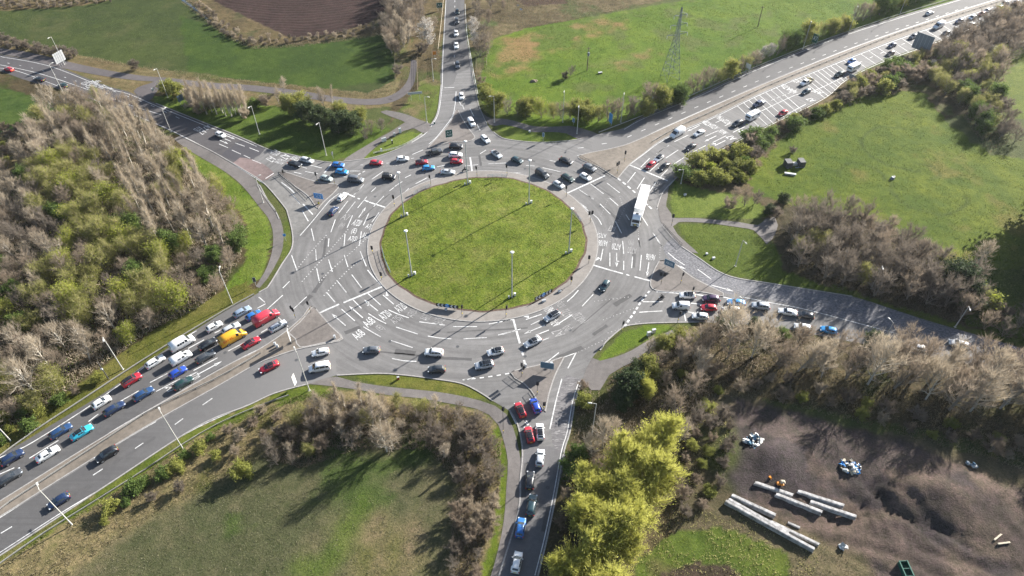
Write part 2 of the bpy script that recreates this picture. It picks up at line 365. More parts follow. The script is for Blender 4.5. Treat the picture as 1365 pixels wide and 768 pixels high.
# ------------------------------------------------------------------ ground sheet
def ground():
    fx = np.arange(-246, 246.1, .75); fy = np.arange(36, 336, .75)
    far = np.array([15, 40, 90, 200, 500, 1200, 3000.])
    xs = np.concatenate([-246 - far[::-1], fx, fx[-1] + far]); ys = np.concatenate([36 - far[::-1], fy, fy[-1] + far])
    X, Y = np.meshgrid(xs, ys)
    n1 = fbm(X * .18, Y * .18, 3); n2 = fbm(X * .5, Y * .5, 9); n3 = fbm(X * .05, Y * .05, 21, 5); n4 = fbm(X * 1.1, Y * 1.1, 33, 2)
    jx = (fbm(X * .3, Y * .3, 51) - .5); jy = (fbm(X * .3, Y * .3, 77) - .5)
    C = np.zeros(X.shape + (3,)); Z = np.zeros(X.shape)
    def lerp(a, b, t): return np.array(a) + (np.array(b) - np.array(a)) * t[..., None]
    def sm(t, a, b): return np.clip((t - a) / (b - a), 0, 1)
    def field(poly, c0, c1, c2=None, jit=2., bump=0., lo=.35, hi=.65, off=0, soft=0., amt=1., third=(.58, .72)):
        XX, YY = X + jx * 2 * jit, Y + jy * 2 * jit
        m = np.ones(X.shape, bool) if poly is None else inside(GP(poly), XX, YY)
        base = lerp(c0, c1, sm(n1 * .5 + n3 * .5, lo, hi))
        if c2 is not None:
            nn = fbm(X * .11 + off, Y * .11, 60 + off, 5)
            base = base + (np.array(c2) - base) * (sm(nn, *third))[..., None]
        w = m.astype(float)
        for _ in range(int(soft)):
            w[1:-1, 1:-1] = (w[1:-1, 1:-1] * 2 + w[2:, 1:-1] + w[:-2, 1:-1] + w[1:-1, 2:] + w[1:-1, :-2]) / 6
        w = w * amt
        C[:] = C * (1 - w[..., None]) + base * w[..., None]
        Z[:] = np.where(m, bump * ((n2 - .5) * 1.3 + (n4 - .5) * .8 + .5), Z)
        return m
    gr, gr2 = alb(112, 136, 50), alb(140, 158, 70)
    tan, tan2 = alb(150, 138, 98), alb(176, 160, 120)
    scr, scr2 = alb(112, 100, 72), alb(140, 124, 88)
    field(None, alb(100, 112, 62), alb(116, 122, 70), bump=.1)
    # top left
    field(P("-60,-60 1000,-60 600,40 400,60 0,70 -60,70"), scr, scr2, alb(90, 98, 58), bump=.35)
    field(P("-60,15 0,15 110,8 170,-4 235,-8 258,8 280,30 300,48 335,64 400,61 470,53 524,45 526,108 490,124 440,119 330,108 250,97 190,90 100,73 40,60 -60,50"), alb(76, 92, 48), alb(92, 106, 54), alb(98, 106, 62), jit=1, bump=.06)
    field(P("240,20 290,40 330,62 400,60 524,44 526,108 440,117 340,108 250,95"), alb(70, 96, 38), alb(90, 114, 44), jit=1.5, bump=.08)
    # ploughed field with curving furrows
    m = field(P("270,-60 285,2 330,24 385,50 440,47 490,32 528,6 545,-60"), alb(76, 59, 55), alb(88, 69, 64), jit=.3)
    c = G(430, -60); rr = np.hypot(X - c.x, (Y - c.y) * 1.0) + (n3 - .5) * 6
    fur = .5 + .5 * np.sin(rr * 2 * math.pi / 2.6)
    Z[:] = np.where(m, .16 * fur + .1 * n4, Z); C[:] = np.where(m[..., None], C * (1 + .25 * (fur - .5))[..., None], C)
    # strip between track and A-road, north verge
    field(P("-60,45 40,60 100,73 190,90 250,97 330,108 440,119 490,124 526,108 526,44 545,46 556,90 548,120 520,142 450,150 300,140 208,137 138,112 0,72 -60,60"), tan, scr2, alb(112, 118, 66), jit=1, bump=.25)
    field(P("200,128 230,128 320,135 420,150 500,165 520,172 500,188 470,206 442,216 387,206 311,179 208,138"), alb(92, 116, 44), alb(112, 136, 52), jit=.8, bump=.12)
    field(P("556,95 575,95 588,70 590,110 585,140 572,166 545,152 520,143 545,128"), alb(114, 132, 56), alb(130, 146, 64), tan, jit=1, bump=.12)
    field(P("470,216 492,204 512,191 528,182 545,176 564,178 548,190 521,202 490,211"), alb(118, 140, 50), gr2, jit=.3, bump=.08)
    field(P("520,166 520,140 548,70 550,0 600,-50 594,0 588,75 586,110 570,100"), scr, scr2, alb(104, 116, 60), jit=1.5, bump=.3)
    # top centre
    field(P("619,-60 640,-60 680,-60 960,-60 910,-4 830,12 770,26 700,38 655,52 640,100 630,100"), scr, alb(150, 136, 100), alb(104, 116, 66), jit=1.5, bump=.35)
    field(P("682,-4 752,-4 756,5 700,9"), alb(92, 72, 62), alb(104, 82, 70), jit=.6)
    field(P("640,110 652,55 700,38 770,26 835,14 915,0 960,-40 1300,-60 1330,-20 1280,0 1198,20 1123,44 1024,82 932,124 855,155 790,175 700,165 660,158 645,140"), alb(100, 134, 34), alb(126, 152, 46), alb(118, 134, 64), jit=1, bump=.12, lo=.3)
    field(P("650,60 720,38 780,26 835,20 838,34 790,44 760,56 758,70 722,66 705,96 660,100"), gr, alb(172, 150, 96), alb(176, 146, 96), jit=9, bump=.1, off=4, lo=.47, hi=.6, soft=5)
    field(P("795,85 840,78 865,64 880,78 850,82 815,92"), alb(176, 150, 100), alb(130, 148, 66), jit=9, bump=.1, soft=5, lo=.42, hi=.55)
    field(P("658,160 690,162 735,171 772,178 772,186 722,190 692,188 669,184"), gr, gr2, jit=.3, bump=.1)
    # right: bank between dual carriageway and meadow, meadow, far fields
    field(P("1480,-60 1359,6 1241,58 1128,106 1023,167 922,218 900,238 960,280 1060,300 1100,200 1250,160 1480,120"), scr, scr2, alb(110, 118, 62), jit=1, bump=.4)
    field(P("1000,232 1036,190 1085,152 1150,128 1230,122 1262,165 1320,205 1500,230 1500,420 1340,400 1240,320 1180,300 1100,282 1036,268 1000,256"), alb(96, 122, 30), alb(128, 144, 38), alb(136, 136, 60), jit=2, bump=.16, lo=.3)
    field(P("1290,95 1340,60 1500,10 1500,150 1345,160 1310,175"), alb(112, 132, 44), alb(132, 148, 56), jit=1, bump=.1)
    for cx, cy, r in ((1205, 198, 13), (1150, 236, 7), (1233, 229, 4.5), (1235, 256, 11)):   # fairy rings in the turf
        q = G(cx, cy); d = np.abs(np.hypot(X - q.x, Y - q.y) - r + (n1 - .5) * 3); a = np.arctan2(Y - q.y, X - q.x)
        w = np.clip(1 - d / .9, 0, 1) * (np.sin(a * 1.0 + cx) > -.2)
        C[:] = C + (np.array(alb(70, 92, 34)) - C) * (w * .7)[..., None]
    field(P("900,240 930,252 1000,262 1030,286 1010,292 930,290 900,290 892,272"), alb(122, 142, 54), gr2, jit=.4, bump=.1)
    field(P("905,298 940,298 1000,305 1020,324 1060,330 1240,400 1365,440 1365,462 1238,428 1136,395 1024,377 957,362 930,343 912,318"), alb(104, 124, 46), alb(120, 138, 54), jit=.6, bump=.12)
    field(P("1020,300 1060,275 1180,300 1330,400 1500,440 1500,470 1365,456 1290,435 1120,385 1045,360"), alb(92, 84, 62), alb(108, 100, 72), jit=2, bump=.4)
    field(P("1280,360 1320,352 1500,380 1500,480 1400,470 1290,430"), alb(88, 112, 40), alb(108, 128, 50), jit=3, bump=.25)
    # left wood floor and verge
    field(P("-60,86 0,95 83,120 240,181 290,205 340,265 372,340 330,405 276,432 148,520 66,570 -60,640"), alb(92, 82, 58), alb(112, 100, 70), alb(86, 96, 48), jit=1, bump=.35)
    field(P("-60,118 0,118 30,124 80,146 60,165 30,175 0,190 -60,200"), alb(80, 106, 46), alb(96, 118, 52), jit=1.5, bump=.2)
    field(P("-60,190 0,180 30,170 50,180 30,215 0,240 -60,250"), tan, scr2, jit=3, bump=.35)
    field(P("234,204 255,203 290,221 318,243 345,275 360,300 362,330 352,362 330,385 300,408 282,420 276,412 300,385 325,350 330,300 300,255 262,228 240,228"), alb(112, 140, 44), gr2, jit=1, bump=.15)
    field(P("380,290 387,300 389,330 378,352 372,365 374,345 379,315"), alb(104, 126, 48), alb(130, 140, 70), jit=.3, bump=.08)
    field(P("345,392 325,404 276,433 215,473 148,521 66,571 0,612 -60,650 -60,615 0,582 60,545 130,495 200,445 270,400 330,376"), alb(112, 118, 50), alb(138, 134, 72), jit=.6, bump=.15)
    # bottom left bank and field
    field(P("411,512 425,514 520,528 640,546 664,567 676,600 676,650 668,715 634,830 -80,830 -80,792 0,742 75,692 140,650 263,570 366,525"), tan, alb(170, 156, 112), alb(124, 122, 70), jit=.6, bump=.3)
    field(P("411,512 366,525 330,542 263,570 140,650 75,692 0,742 -60,785 -60,800 5,752 80,702 150,660 270,582 330,556 380,540 440,530 450,520"), alb(104, 126, 44), alb(130, 140, 60), tan, jit=1.2, bump=.2)
    field(P("55,800 130,740 200,690 280,650 340,610 420,585 520,572 590,575 606,600 604,680 600,830"), alb(106, 110, 76), alb(130, 125, 92), alb(96, 114, 60), jit=2.5, bump=.14, lo=.4, hi=.6, soft=4)
    field(P("455,690 478,668 498,670 508,695 512,725 497,712 478,718 455,745 430,790 370,790 395,755 432,730"), alb(96, 124, 44), alb(116, 138, 54), jit=5, bump=.12, soft=6, amt=.75)
    field(P("475,700 500,690 560,690 570,740 540,780 450,780"), alb(160, 142, 112), alb(128, 128, 76), jit=5, bump=.12, soft=9)
    field(P("664,567 677,616 674,680 654,768 634,830 620,830 640,768 660,700 664,640 655,580"), alb(112, 132, 44), alb(128, 146, 56), jit=.5, bump=.1)
    field(P("470,502 505,499 541,501 582,506 616,512 641,524 655,533 640,533 610,526 580,521 540,517 505,513"), alb(112, 132, 44), alb(140, 138, 70), jit=.2, bump=.1)
    # south-east: triangle verge, scrub, dirt yard
    field(P("776,507 800,520 812,500 845,482 900,446 932,430 1030,436 1230,474 1365,506 1500,540 1500,620 1365,600 960,520 930,600 900,830 690,830 717,768 742,656"), alb(104, 94, 68), alb(124, 112, 80), alb(98, 104, 56), jit=.5, bump=.35)
    field(P("791,487 800,474 815,459 832,442 857,435 885,433 900,436 870,449 845,463 822,474 805,480"), alb(106, 134, 42), alb(126, 150, 52), jit=.2, bump=.08)
    field(P("930,540 985,520 1080,560 1240,590 1500,660 1500,830 860,830 900,700"), alb(112, 104, 78), alb(132, 122, 92), alb(98, 106, 58), jit=2, bump=.3)
    field(P("970,548 985,532 1080,556 1200,588 1320,640 1500,690 1500,830 1200,830 1150,740 1060,706 985,668 968,640 985,600"), alb(104, 92, 86), alb(130, 114, 102), alb(92, 84, 82), jit=1.5, bump=.4, third=(.47, .58), soft=3, lo=.42, hi=.58)
    field(P("980,535 1080,558 1180,585 1230,610 1160,640 1100,625 1040,590 985,570"), alb(100, 90, 86), alb(118, 106, 99), jit=2.5, bump=.2)
    field(P("1012,598 1040,590 1068,604 1072,640 1045,650 1014,640"), alb(96, 88, 88), alb(110, 100, 98), jit=1, bump=.2)
    field(P("860,830 845,760 890,712 960,700 1040,738 1080,830"), alb(100, 122, 48), alb(118, 134, 56), alb(112, 112, 66), jit=2, bump=.3)
    m = field(P("870,830 880,765 930,748 975,756 1010,790 1010,830"), alb(92, 80, 66), alb(112, 98, 80), jit=.5, bump=.1)
    q = G(930, 800); rr = np.hypot(X - q.x, Y - q.y); Z[:] = np.where(m, .2 * np.sin(rr * 4.5) + .2, Z)
    # spoil heaps, wheel ruts and cut banks in the yard
    for px, py, rx, ry, h in ((1046, 622, 7, 6, 2.4), (1022, 606, 5, 4, 1.4), (1235, 655, 9, 4.0, 2.0), (1262, 682, 6, 4, 1.7), (1190, 655, 5, 3, .9), (1330, 700, 7, 6, 1.0), (1100, 600, 10, 4, 1.3), (1200, 622, 12, 4, 1.4), (1290, 655, 10, 5, 1.6), (965, 600, 5, 12, 1.6)):
        q = G(px, py); d = ((X - q.x) / rx) ** 2 + ((Y - q.y) / ry) ** 2
        Z[:] += .68 * h * np.exp(-d * 1.0) * (.75 + .5 * n1)
    for pts in ("1100,690 1150,668 1185,640 1190,620", "1105,700 1160,680 1205,690 1260,730 1330,768", "1100,720 1180,735 1250,768", "1150,640 1180,670 1230,700 1300,720", "1140,665 1165,690 1172,720", "1165,655 1195,690 1200,712", "1120,655 1150,690 1145,712", "1175,648 1215,668 1240,700 1290,730", "1090,720 1150,752 1200,768", "1230,735 1290,752 1365,760"):
        pl = resample(smooth(GP(P(pts)), step=2), 1.)
        d = np.full(X.shape, 99.)
        for p in pl:
            for o in (-.9, .9): d = np.minimum(d, np.hypot(X - p.x - o, Y - p.y + o * .6))
        Z[:] -= .42 * np.clip(1 - d / .9, 0, 1); C[:] = C * (1 - .18 * np.clip(1 - d / .9, 0, 1))[..., None]
    # flat under roads and paths
    flat = inside(GP(ROAD_MAIN), X, Y)
    for pl, mt in PATHS.values():
        if mt: flat |= inside(GP(pl), X, Y)
    w = flat.astype(float)
    for _ in range(2):
        w2 = w.copy(); w2[1:] = np.maximum(w2[1:], w[:-1]); w2[:-1] = np.maximum(w2[:-1], w[1:]); w2[:, 1:] = np.maximum(w2[:, 1:], w[:, :-1]); w2[:, :-1] = np.maximum(w2[:, :-1], w[:, 1:]); w = w2
    Z *= (1 - w)
    ny, nx = X.shape
    me = bpy.data.meshes.new('ground')
    co = np.stack([X.ravel(), Y.ravel(), Z.ravel()], 1).astype(np.float32)
    i = np.arange(ny * nx).reshape(ny, nx)
    q = np.stack([i[:-1, :-1], i[:-1, 1:], i[1:, 1:], i[1:, :-1]], -1).reshape(-1, 4)
    me.vertices.add(len(co)); me.vertices.foreach_set('co', co.ravel())
    me.loops.add(q.size); me.loops.foreach_set('vertex_index', q.ravel().astype(np.int32))
    me.polygons.add(len(q)); me.polygons.foreach_set('loop_start', np.arange(0, q.size, 4, dtype=np.int32)); me.polygons.foreach_set('loop_total', np.full(len(q), 4, np.int32))
    me.polygons.foreach_set('use_smooth', np.ones(len(q), bool))
    me.update(calc_edges=True)
    at = me.attributes.new('soil', 'FLOAT_COLOR', 'POINT')
    at.data.foreach_set('color', np.concatenate([C.reshape(-1, 3), np.ones((len(co), 1))], 1).astype(np.float32).ravel())
    m = NT('grass_and_soil'); v = m.coords()
    a = m.n('ShaderNodeAttribute', attribute_name='soil').outputs['Color']
    f1 = m.noise(2.2, 4, .75, v); f2 = m.noise(.45, 4, .7, v); f3 = m.noise(7., 2, .7, v)
    col = m.mix(a, m.ramp(f1, [(.25, (.50, .57, .46)), (.75, (1.48, 1.40, 1.5))]), 1., 'MULTIPLY')
    col = m.mix(col, m.ramp(f2, [(.28, (.68, .76, .64)), (.72, (1.32, 1.22, 1.32))]), 1., 'MULTIPLY')
    col = m.mix(col, m.ramp(f3, [(.2, (.75,) * 3), (.8, (1.25,) * 3)]), 1., 'MULTIPLY')
    m.P('Base Color', col); m.P('Roughness', .95); m.P('Specular IOR Level', .1)
    m.bump(m.math('ADD', f1, m.math('MULTIPLY', f3, .6)), .7, .22)
    me.materials.append(m.mat)
    o = bpy.data.objects.new('ground', me); link(o); tag(o, 'patchwork of grass fields, verges, ploughed soil and bare earth around the junction', 'ground', kind='structure')
    global ZG; ZG = (xs, ys, Z)
ground()
def gz(x, y):
    xs, ys, Z = ZG
    i = min(max(int(np.searchsorted(ys, y)) - 1, 0), len(ys) - 2); j = min(max(int(np.searchsorted(xs, x)) - 1, 0), len(xs) - 2)
    return float(Z[i, j])

# ------------------------------------------------------------------ roads, paths, islands
def sheet(name, pts, z, mat, label, cat, sm=True):
    b = MB(); g = GP(pts, z)
    b.poly(smooth(g, True, 2.) if sm else g)
    for_z = [(v[0], v[1], z) for v in b.v]; b.v = for_z
    return tag(b.build(name, M[mat]), label, cat, kind='structure')
sheet('road', ROAD_MAIN, .02, 'road', 'grey asphalt roundabout and its five approach roads', 'road')
for zi, (k, (pl, mt)) in enumerate(PATHS.items()):
    if mt:
        nm = {'old_track': 'track'}.get(k, 'path')
        sheet(nm, pl, round(.034 + .004 * zi, 3), mt, {'path': 'narrow paved ', 'path_dark': 'dark surfaced '}[mt] + k.replace('_', ' '), 'path')
def over(name, s, z, mat, label): sheet(name, P(s), z, mat, label, 'road surface', True)
over('road_surface', "-40,63 0,72.5 65,85 138,113 173,123 208,138 270,163 311,179 345,194 338,213 324,225 304,213 280,200 240,180.5 133,135.3 83,120 37.6,108 0,95 -40,86", .024, 'road_dark', 'darker asphalt of the north-west approach')
over('road_surface', "322,188 353,199 346,207 322,216 312,214 296,206 308,197", .028, 'road_patch', 'blue-black resurfaced patch on the north-west approach')
over('road_surface', "311,217 320,210 346,216 366,232 356,240 348,241", .032, 'road_red', 'faded red road surface on the north-west exit')
over('road_surface', "352,242 366,232 390,246 404,256 413,264 424,279 414,294 400,313 391,312 384,285 372,266", .030, 'road_pale', 'pale blotchy exit lane beside the north-west island')
over('road_surface', "898,317 908,328.5 932.6,345 957.6,362 982.7,371 1024,377.5 1073,385.3 1136,395.3 1198,415 1238,428 1365,466 1365,478 1230,446 1130,425 1050,405 1000,394 966,391 940,377 915,362 893,346 884,330", .026, 'scuff_e', 'scuffed slate-grey exit lane of the south-east road')
over('road_surface', "755,500 777,506 767,534 759.7,576 752,601 741,603 734,573 737,545 744,520", .026, 'scuff_s', 'surface with pale cross scuffs on the southern exit lane')
over('road_surface', "700,600 752,601 742,656 729.6,716.4 717,768 700,830 645,830 665,768 691,682 693.5,641", .024, 'road_south_shade', 'asphalt of the southern road with tree shade painted in')
over('road_surface', "797,179.6 832,171.2 855,157.3 895,141 932.6,126 982.7,102.3 1024,84.8 1123,46.3 1198,22.4 1273.6,.8 1400,-37 1430,-33 1365,-12 1274,15 1149,58 1024,108 900,162 843,188 816,196 790,201", .024, 'road_ne', 'far carriageway of the north-east dual carriageway')
over('road_surface', "588,113 589,75 594,0 596,-40 621,-40 619,0 620.4,37.6 625,70 628,90 610,98 604,112", .024, 'road_n', 'asphalt of the northern road')
over('road_surface', "-70,735 0,691 125,613 208,563 290,517 341,488 396,468 440,458 448,500 436,504 411,512 366,524 330,541 263,569 140,648 75,691 0,741 -70,785", .024, 'road_sw', 'outbound carriageway of the south-west dual carriageway')
over('road_surface', "-70,650 0,606 30,590 66,568 148,518 215,470 276,430 325,402 338,422 352,448 342,467 293,492 148,576 0,667.5 -70,711", .024, 'road_sw', 'inbound carriageway of the south-west dual carriageway')
def slab(name, pts, z1, mat, label, cat='traffic island', z0=0.0, sm=True, side='kerb'):
    g = GP(pts); g = smooth(g, True, 1.5) if sm else g
    b = MB(); top = [Vector((p.x, p.y, z1)) for p in g]
    b.poly(top); n = len(g)
    area = sum(a.x * c.y - c.x * a.y for a, c in zip(g, g[1:] + g[:1]))
    for i in range(n):
        a, c = g[i], g[(i + 1) % n]
        q = [(a.x, a.y, z0), (c.x, c.y, z0), (c.x, c.y, z1), (a.x, a.y, z1)]
        b.add(q, [(0, 1, 2, 3) if area > 0 else (3, 2, 1, 0)], 1)
    o = b.build(name, [M[mat], M[side]]); tag(o, label, cat, kind='structure')
    k = MB(); k.bar([Vector((p.x, p.y, z0)) for p in g + g[:2]], .28, z1 - z0 + .012)
    tag(k.build('kerb', M['kerb']), 'concrete kerb edging ' + label, 'kerb', kind='structure')
slab('traffic_island', ISL['nw'], .13, 'island', 'brown paved island at the north-west arm')
slab('traffic_island', ISL['n'], .13, 'island', 'brown paved island at the northern arm')
slab('traffic_island', ISL['se'], .13, 'island', 'brown paved island at the south-east arm')
slab('traffic_island', ISL['s'], .13, 'island', 'brown paved island at the southern arm')
slab('central_reserve', RES_NE, .12, 'reserve', 'gravel reserve between the north-east carriageways', 'reserve')
slab('central_reserve', RES_SW, .12, 'reserve', 'grassy gravel reserve between the south-west carriageways', 'reserve')
slab('traffic_island', P("417,409 426,418 440,434 455,451 430,457.5 400,463 394,452 385,444 400,430 410,418"), .136, 'island', 'brown paved island at the south-west arm', z0=.1)
def disc():
    b = MB(); N = 128
    rings = [(AR, .02), (AR, .125), (AR - .3, .128), (IR + .1, .13), (IR - .5, .16)] + [(IR * t, 0) for t in (.92, .84, .74, .62, .5, .38, .24, .12)]
    vs = []
    rnd = random.Random(3); ph = [rnd.uniform(0, 6) for _ in range(6)]
    for i, (r, z) in enumerate(rings):
        for k in range(N):
            a = 2 * math.pi * k / N
            rr = r
            if 3 <= i <= 4: rr = r + .22 * math.sin(a * 5 + ph[0]) + .14 * math.sin(a * 13 + ph[1]) + .12 * math.sin(a * 29 + ph[2])
            x, y = ICX + rr * math.cos(a), ICY + rr * math.sin(a)
            zz = z if i < 5 else dome(x, y) + .05 * math.sin(x * 1.3 + ph[3]) * math.sin(y * 1.1 + ph[4])
            vs.append((x, y, zz))
    vs.append((ICX, ICY, dome(ICX, ICY)))
    fs = []; mi = []
    for i in range(len(rings) - 1):
        for k in range(N):
            fs.append((i * N + k, i * N + (k + 1) % N, (i + 1) * N + (k + 1) % N, (i + 1) * N + k)); mi.append(0 if i < 2 else 1 if i == 2 else 2 if i == 3 else 3)
    e = (len(rings) - 1) * N
    for k in range(N): fs.append((e + k, e + (k + 1) % N, len(vs) - 1)); mi.append(3)
    for f, q in zip(fs, mi): pass
    b.v = vs; b.f = [list(f) for f in fs]; b.m = mi
    m = NT('island_turf'); v = m.coords()
    c = m.ramp(m.noise(.13, 6, .72, v), [(.34, alb(108, 130, 42)), (.5, alb(140, 157, 60)), (.7, alb(158, 160, 88))])
    f1 = m.noise(2.0, 4, .75, v); f2 = m.noise(.5, 3, .7, v); f3 = m.noise(6, 2, .7, v)
    c = m.mix(c, m.ramp(f1, [(.25, (.50, .58, .42)), (.75, (1.5, 1.42, 1.5))]), 1., 'MULTIPLY')
    c = m.mix(c, m.ramp(f2, [(.28, (.74, .82, .7)), (.72, (1.24, 1.16, 1.25))]), 1., 'MULTIPLY')
    c = m.mix(c, m.ramp(f3, [(.2, (.72,) * 3), (.8, (1.28,) * 3)]), 1., 'MULTIPLY')
    m.P('Base Color', c); m.P('Roughness', .95); m.P('Specular IOR Level', .1)
    m.bump(m.math('ADD', f1, m.math('MULTIPLY', f3, .6)), .8, .25)
    dirt = plain('turf_edge_dirt', alb(128, 106, 92), .95, 0, .4, 1.2)
    o = b.build('roundabout_island', [M['kerb'], M['apron'], dirt, m.mat], smooth=False)
    o.data.polygons.foreach_set('use_smooth', [q == 3 for q in mi])
    tag(o, 'large round grass island inside a pale paved ring at the centre of the roundabout', 'island', kind='structure')
disc()
def kerb(s, label='pale concrete kerb along the road edge'):
    b = MB(); b.bar(smooth(GP(P(s)), step=1.5), .3, .12)
    tag(b.build('kerb', M['kerb']), label, 'kerb', kind='structure')
kerb("442,217 490,211.5 521,202.5 547.6,190 564,179.5")
kerb("658,176 669.4,184 692,188 722.9,190 760,187.5 775,185")
kerb("208,138 270.5,163 311,179 360,200 387,206 424,214.5 442,216.5")
kerb("240,181 280,200.5 304.7,214.5 324,226 352,244.5 378.6,275 383.6,285 390,312 388.6,332 376,352 356,384 345,390")
kerb("800,467 807,456.7 822,443 832,435.4 857,431.6 885,430.4 932,429.5")
kerb("449,500.5 504,498 541.5,500.5 581.5,505.6 616.6,511.8 641.7,524.4 656.7,534.4")
kerb("665,768 691,682 693.5,641 696,617 696,595 690,566 679.5,547.8")
kerb("717,768 729.6,716.4 742,656 752,601 759.7,576 767,534 776,506.8")
kerb("908,328.5 932.6,345 957.6,362 982.7,371 1024,377.5 1073,385.3 1136,395.3")
kerb("902.5,235 885,254.7 880,264.7 876,277")
kerb("411,512 366,524.4 330,541 263,569 140,648.7 0,741")
kerb("588,113 585,140 581.5,155 574,167"); kerb("649,165 639,143 635,125 630,100 625,70")
kerb("372,292 366,279 357,267 350,254 346,247 343,247 350,258 359,271 368,283")

# ------------------------------------------------------------------ painted markings
mk = MB(); ZM = .042
ZAP = .143
def line(s, w=.24, dash=None, mb=None, z=ZM, sm=True):
    pts = GP(P(s) if isinstance(s, str) else s, z)
    if sm and len(pts) > 2: pts = smooth(pts, step=1.5)
    mb = mb or mk
    if not dash: mb.strip(pts, w); return
    on, off = dash; pl = resample(pts, .25); k = on + off; n = int(k / .25); m = int(on / .25)
    for i in range(0, len(pl) - m, n): mb.strip(pl[i:i + m + 1:2] if m > 2 else pl[i:i + m + 1], w)
def lines(s, w=.24, mb=None):
    for seg in s.split(';'):
        if seg.strip(): line(seg, w, mb=mb)
def arrow(tail, head, bend=0):
    a, b = G(*tail, ZM), G(*head, ZM); d = (b - a); L = d.length; d.normalize(); q = Vector((-d.y, d.x, 0))
    mk.strip([a, b - d * 1.1], .26)
    def tri(c, dd):
        qq = Vector((-dd.y, dd.x, 0)); mk.add([c + qq * .42, c - qq * .42, c + dd * 1.8], [(0, 1, 2)])
    if bend >= 0 and bend != 2:
        if bend: tri(b - d * 2.2 + q * -bend * .55, (d + q * -bend * .6).normalized())
        else: tri(b - d * 1.6, d)
    else:
        tri(b - d * 1.6, d); c = a.lerp(b, .55); mk.add([c + q * .9 + d * .3, c, c + d * .8], [(0, 1, 2)] if bend == 2 else [(2, 1, 0)])
def text_mesh(body):
    cu = bpy.data.curves.new('lettering', 'FONT'); cu.body = body; cu.size = 1; cu.resolution_u = 3
    o = bpy.data.objects.new('lettering', cu); COL.objects.link(o)
    dg = bpy.context.evaluated_depsgraph_get(); me = o.evaluated_get(dg).to_mesh()
    vs = [v.co.copy() for v in me.vertices]; fs = [tuple(p.vertices) for p in me.polygons]
    o.evaluated_get(dg).to_mesh_clear(); bpy.data.objects.remove(o); bpy.data.curves.remove(cu)
    x0, x1 = min(v.x for v in vs), max(v.x for v in vs); y0, y1 = min(v.y for v in vs), max(v.y for v in vs)
    return [((v.x - x0) / (x1 - x0) - .5, (v.y - y0) / (y1 - y0) - .5) for v in vs], fs
_tm = {}
def road_text(body, c, up, w=2.5, h=2.7, mb=None):
    if body[0] == '(': w = 1.5
    if body not in _tm: _tm[body] = text_mesh(body)
    vs, fs = _tm[body]
    o = G(*c, ZM); u = G(c[0] + up[0], c[1] + up[1], ZM) - o; u.normalize(); r = Vector((u.y, -u.x, 0))
    (mb or mk).add([o + r * x * w + u * y * h for x, y in vs], fs)
# north-west arm
line("-20,72 0,75.5 65,88 138,116 173,126 208,141 270,166 311,182 342,195", .2)
line("-20,83 0,86.5 52,98 110,117 173,140 215,153", .2)
line("-20,90 20,94 83,117 133,136 215,168 280,200.5 324,227 352,245", .2)
line("10,84 52,93 95,106 125,117", .2, (1.2, 5)); line("150,121 200,140 250,163", .2, (2, 5))
lines("292,192 304,197;309,200 321,205.5;325,207 333.5,211;336,213 348,218;299.5,185 308,188.5;313.4,190.6 326,195;332.5,197 345,202")
lines("402.7,222.4 409,224.5;412.5,220 429,224;406.8,228.6 423.8,231.7;399.6,236 417,241;380.5,230 391,233;392,229.6 402,231.7;466,228 480,228;452.6,235.3 465,236.3")
line("442.3,218.3 432,231", .45)
line("486.5,228 476,233.7", .4, (1, .8)); line("485,246 471.6,260", .26)
line("354,238 365,231", .3); line("375,243 387,252 393,258", .35); line("389,259 400,272", .22); line("404,272 417,286", .4); line("403,281 411,295", .3)
arrow((293, 187), (303.7, 191.6)); arrow((302, 181), (313, 185.5)); arrow((136, 122), (144, 125)); arrow((142, 116), (151, 119))
for t, c in (("A720", (113, 111)), ("A7", (118, 115)), ("A7", (122, 109.5)), ("A6106", (128, 113.5)), ("A68", (130, 108.8)), ("A720", (137, 115.5))): road_text(t, c, (20, 8), 2.4, 2.6)
for t, c in (("A720", (264, 172)), ("A7", (270, 176)), ("A7", (276, 170))): road_text(t, c, (20, 9), 2.4, 2.8)
wm = MB()
for t, c in (("A720", (367.5, 203.5)), ("A7", (361, 212)), ("A7", (380, 208.5)), ("A6106", (374, 215.3)), ("A68", (395, 211)), ("A720", (389, 219))): road_text(t, c, (20, 7), 2.6, 3.4)
# ring: west side
lines("462,258 473,262.7;476.6,264.4 479.7,265.4;485,266.5 491,269;492,269.5 519,278.3", .5)
lines("482,250 471,259.8;463.7,268 451.4,284;473.5,269 461.7,284;489,262.3 476.6,277.3;511.6,261.3 498,275.7;545,251 529.6,265.4;524,272 516.7,279.3;525,250 519,254.6;501,250 495,255.7")
lines("447,292.7 441,309.7;470,287 462.7,303.5;491.5,284.5 484.3,300.4;481.7,308.6 479,327.7;460,312 458.6,327.7;438.5,318 437.5,329")
lines("415,304.8 418.7,321;420.7,332.3 421.7,347.3;438,346 443,362.4;458.8,339.8 463.8,356;480,334.8 488.3,355;388.6,340 396,361;422,357.4 425.7,375;448.7,373.7 457.5,384;468.8,366 482,383.7;386,375 377,384")
line("490,360 500,372 511,382.5", .3); line("452,258 440,267 428,281 414,298 400,314", .22)
arrow((478, 290), (487.4, 276.7)); arrow((495.6, 296.3), (507.5, 280.3), 1)
for t, c, mb in (("A7", (461, 289.5), wm), ("(N)", (455.5, 301), wm), ("A720", (476, 297), None), ("(E)", (472, 308.5), None), ("A7(S)", (470, 319), None), ("A7(S)", (492.8, 303), None), ("A6106", (489, 314), None)): road_text(t, c, (8, -12) if c[1] < 305 else (5, -12), 2.5, 2.7, mb)
for s in ("435,313.5 415,335 395,360", "464,306 450,322 430,345 401,377", "490,316 470,335 441,360 425,378", "482,345 462,362 440,385 430,396"): line(s, .28, (.3, .75))
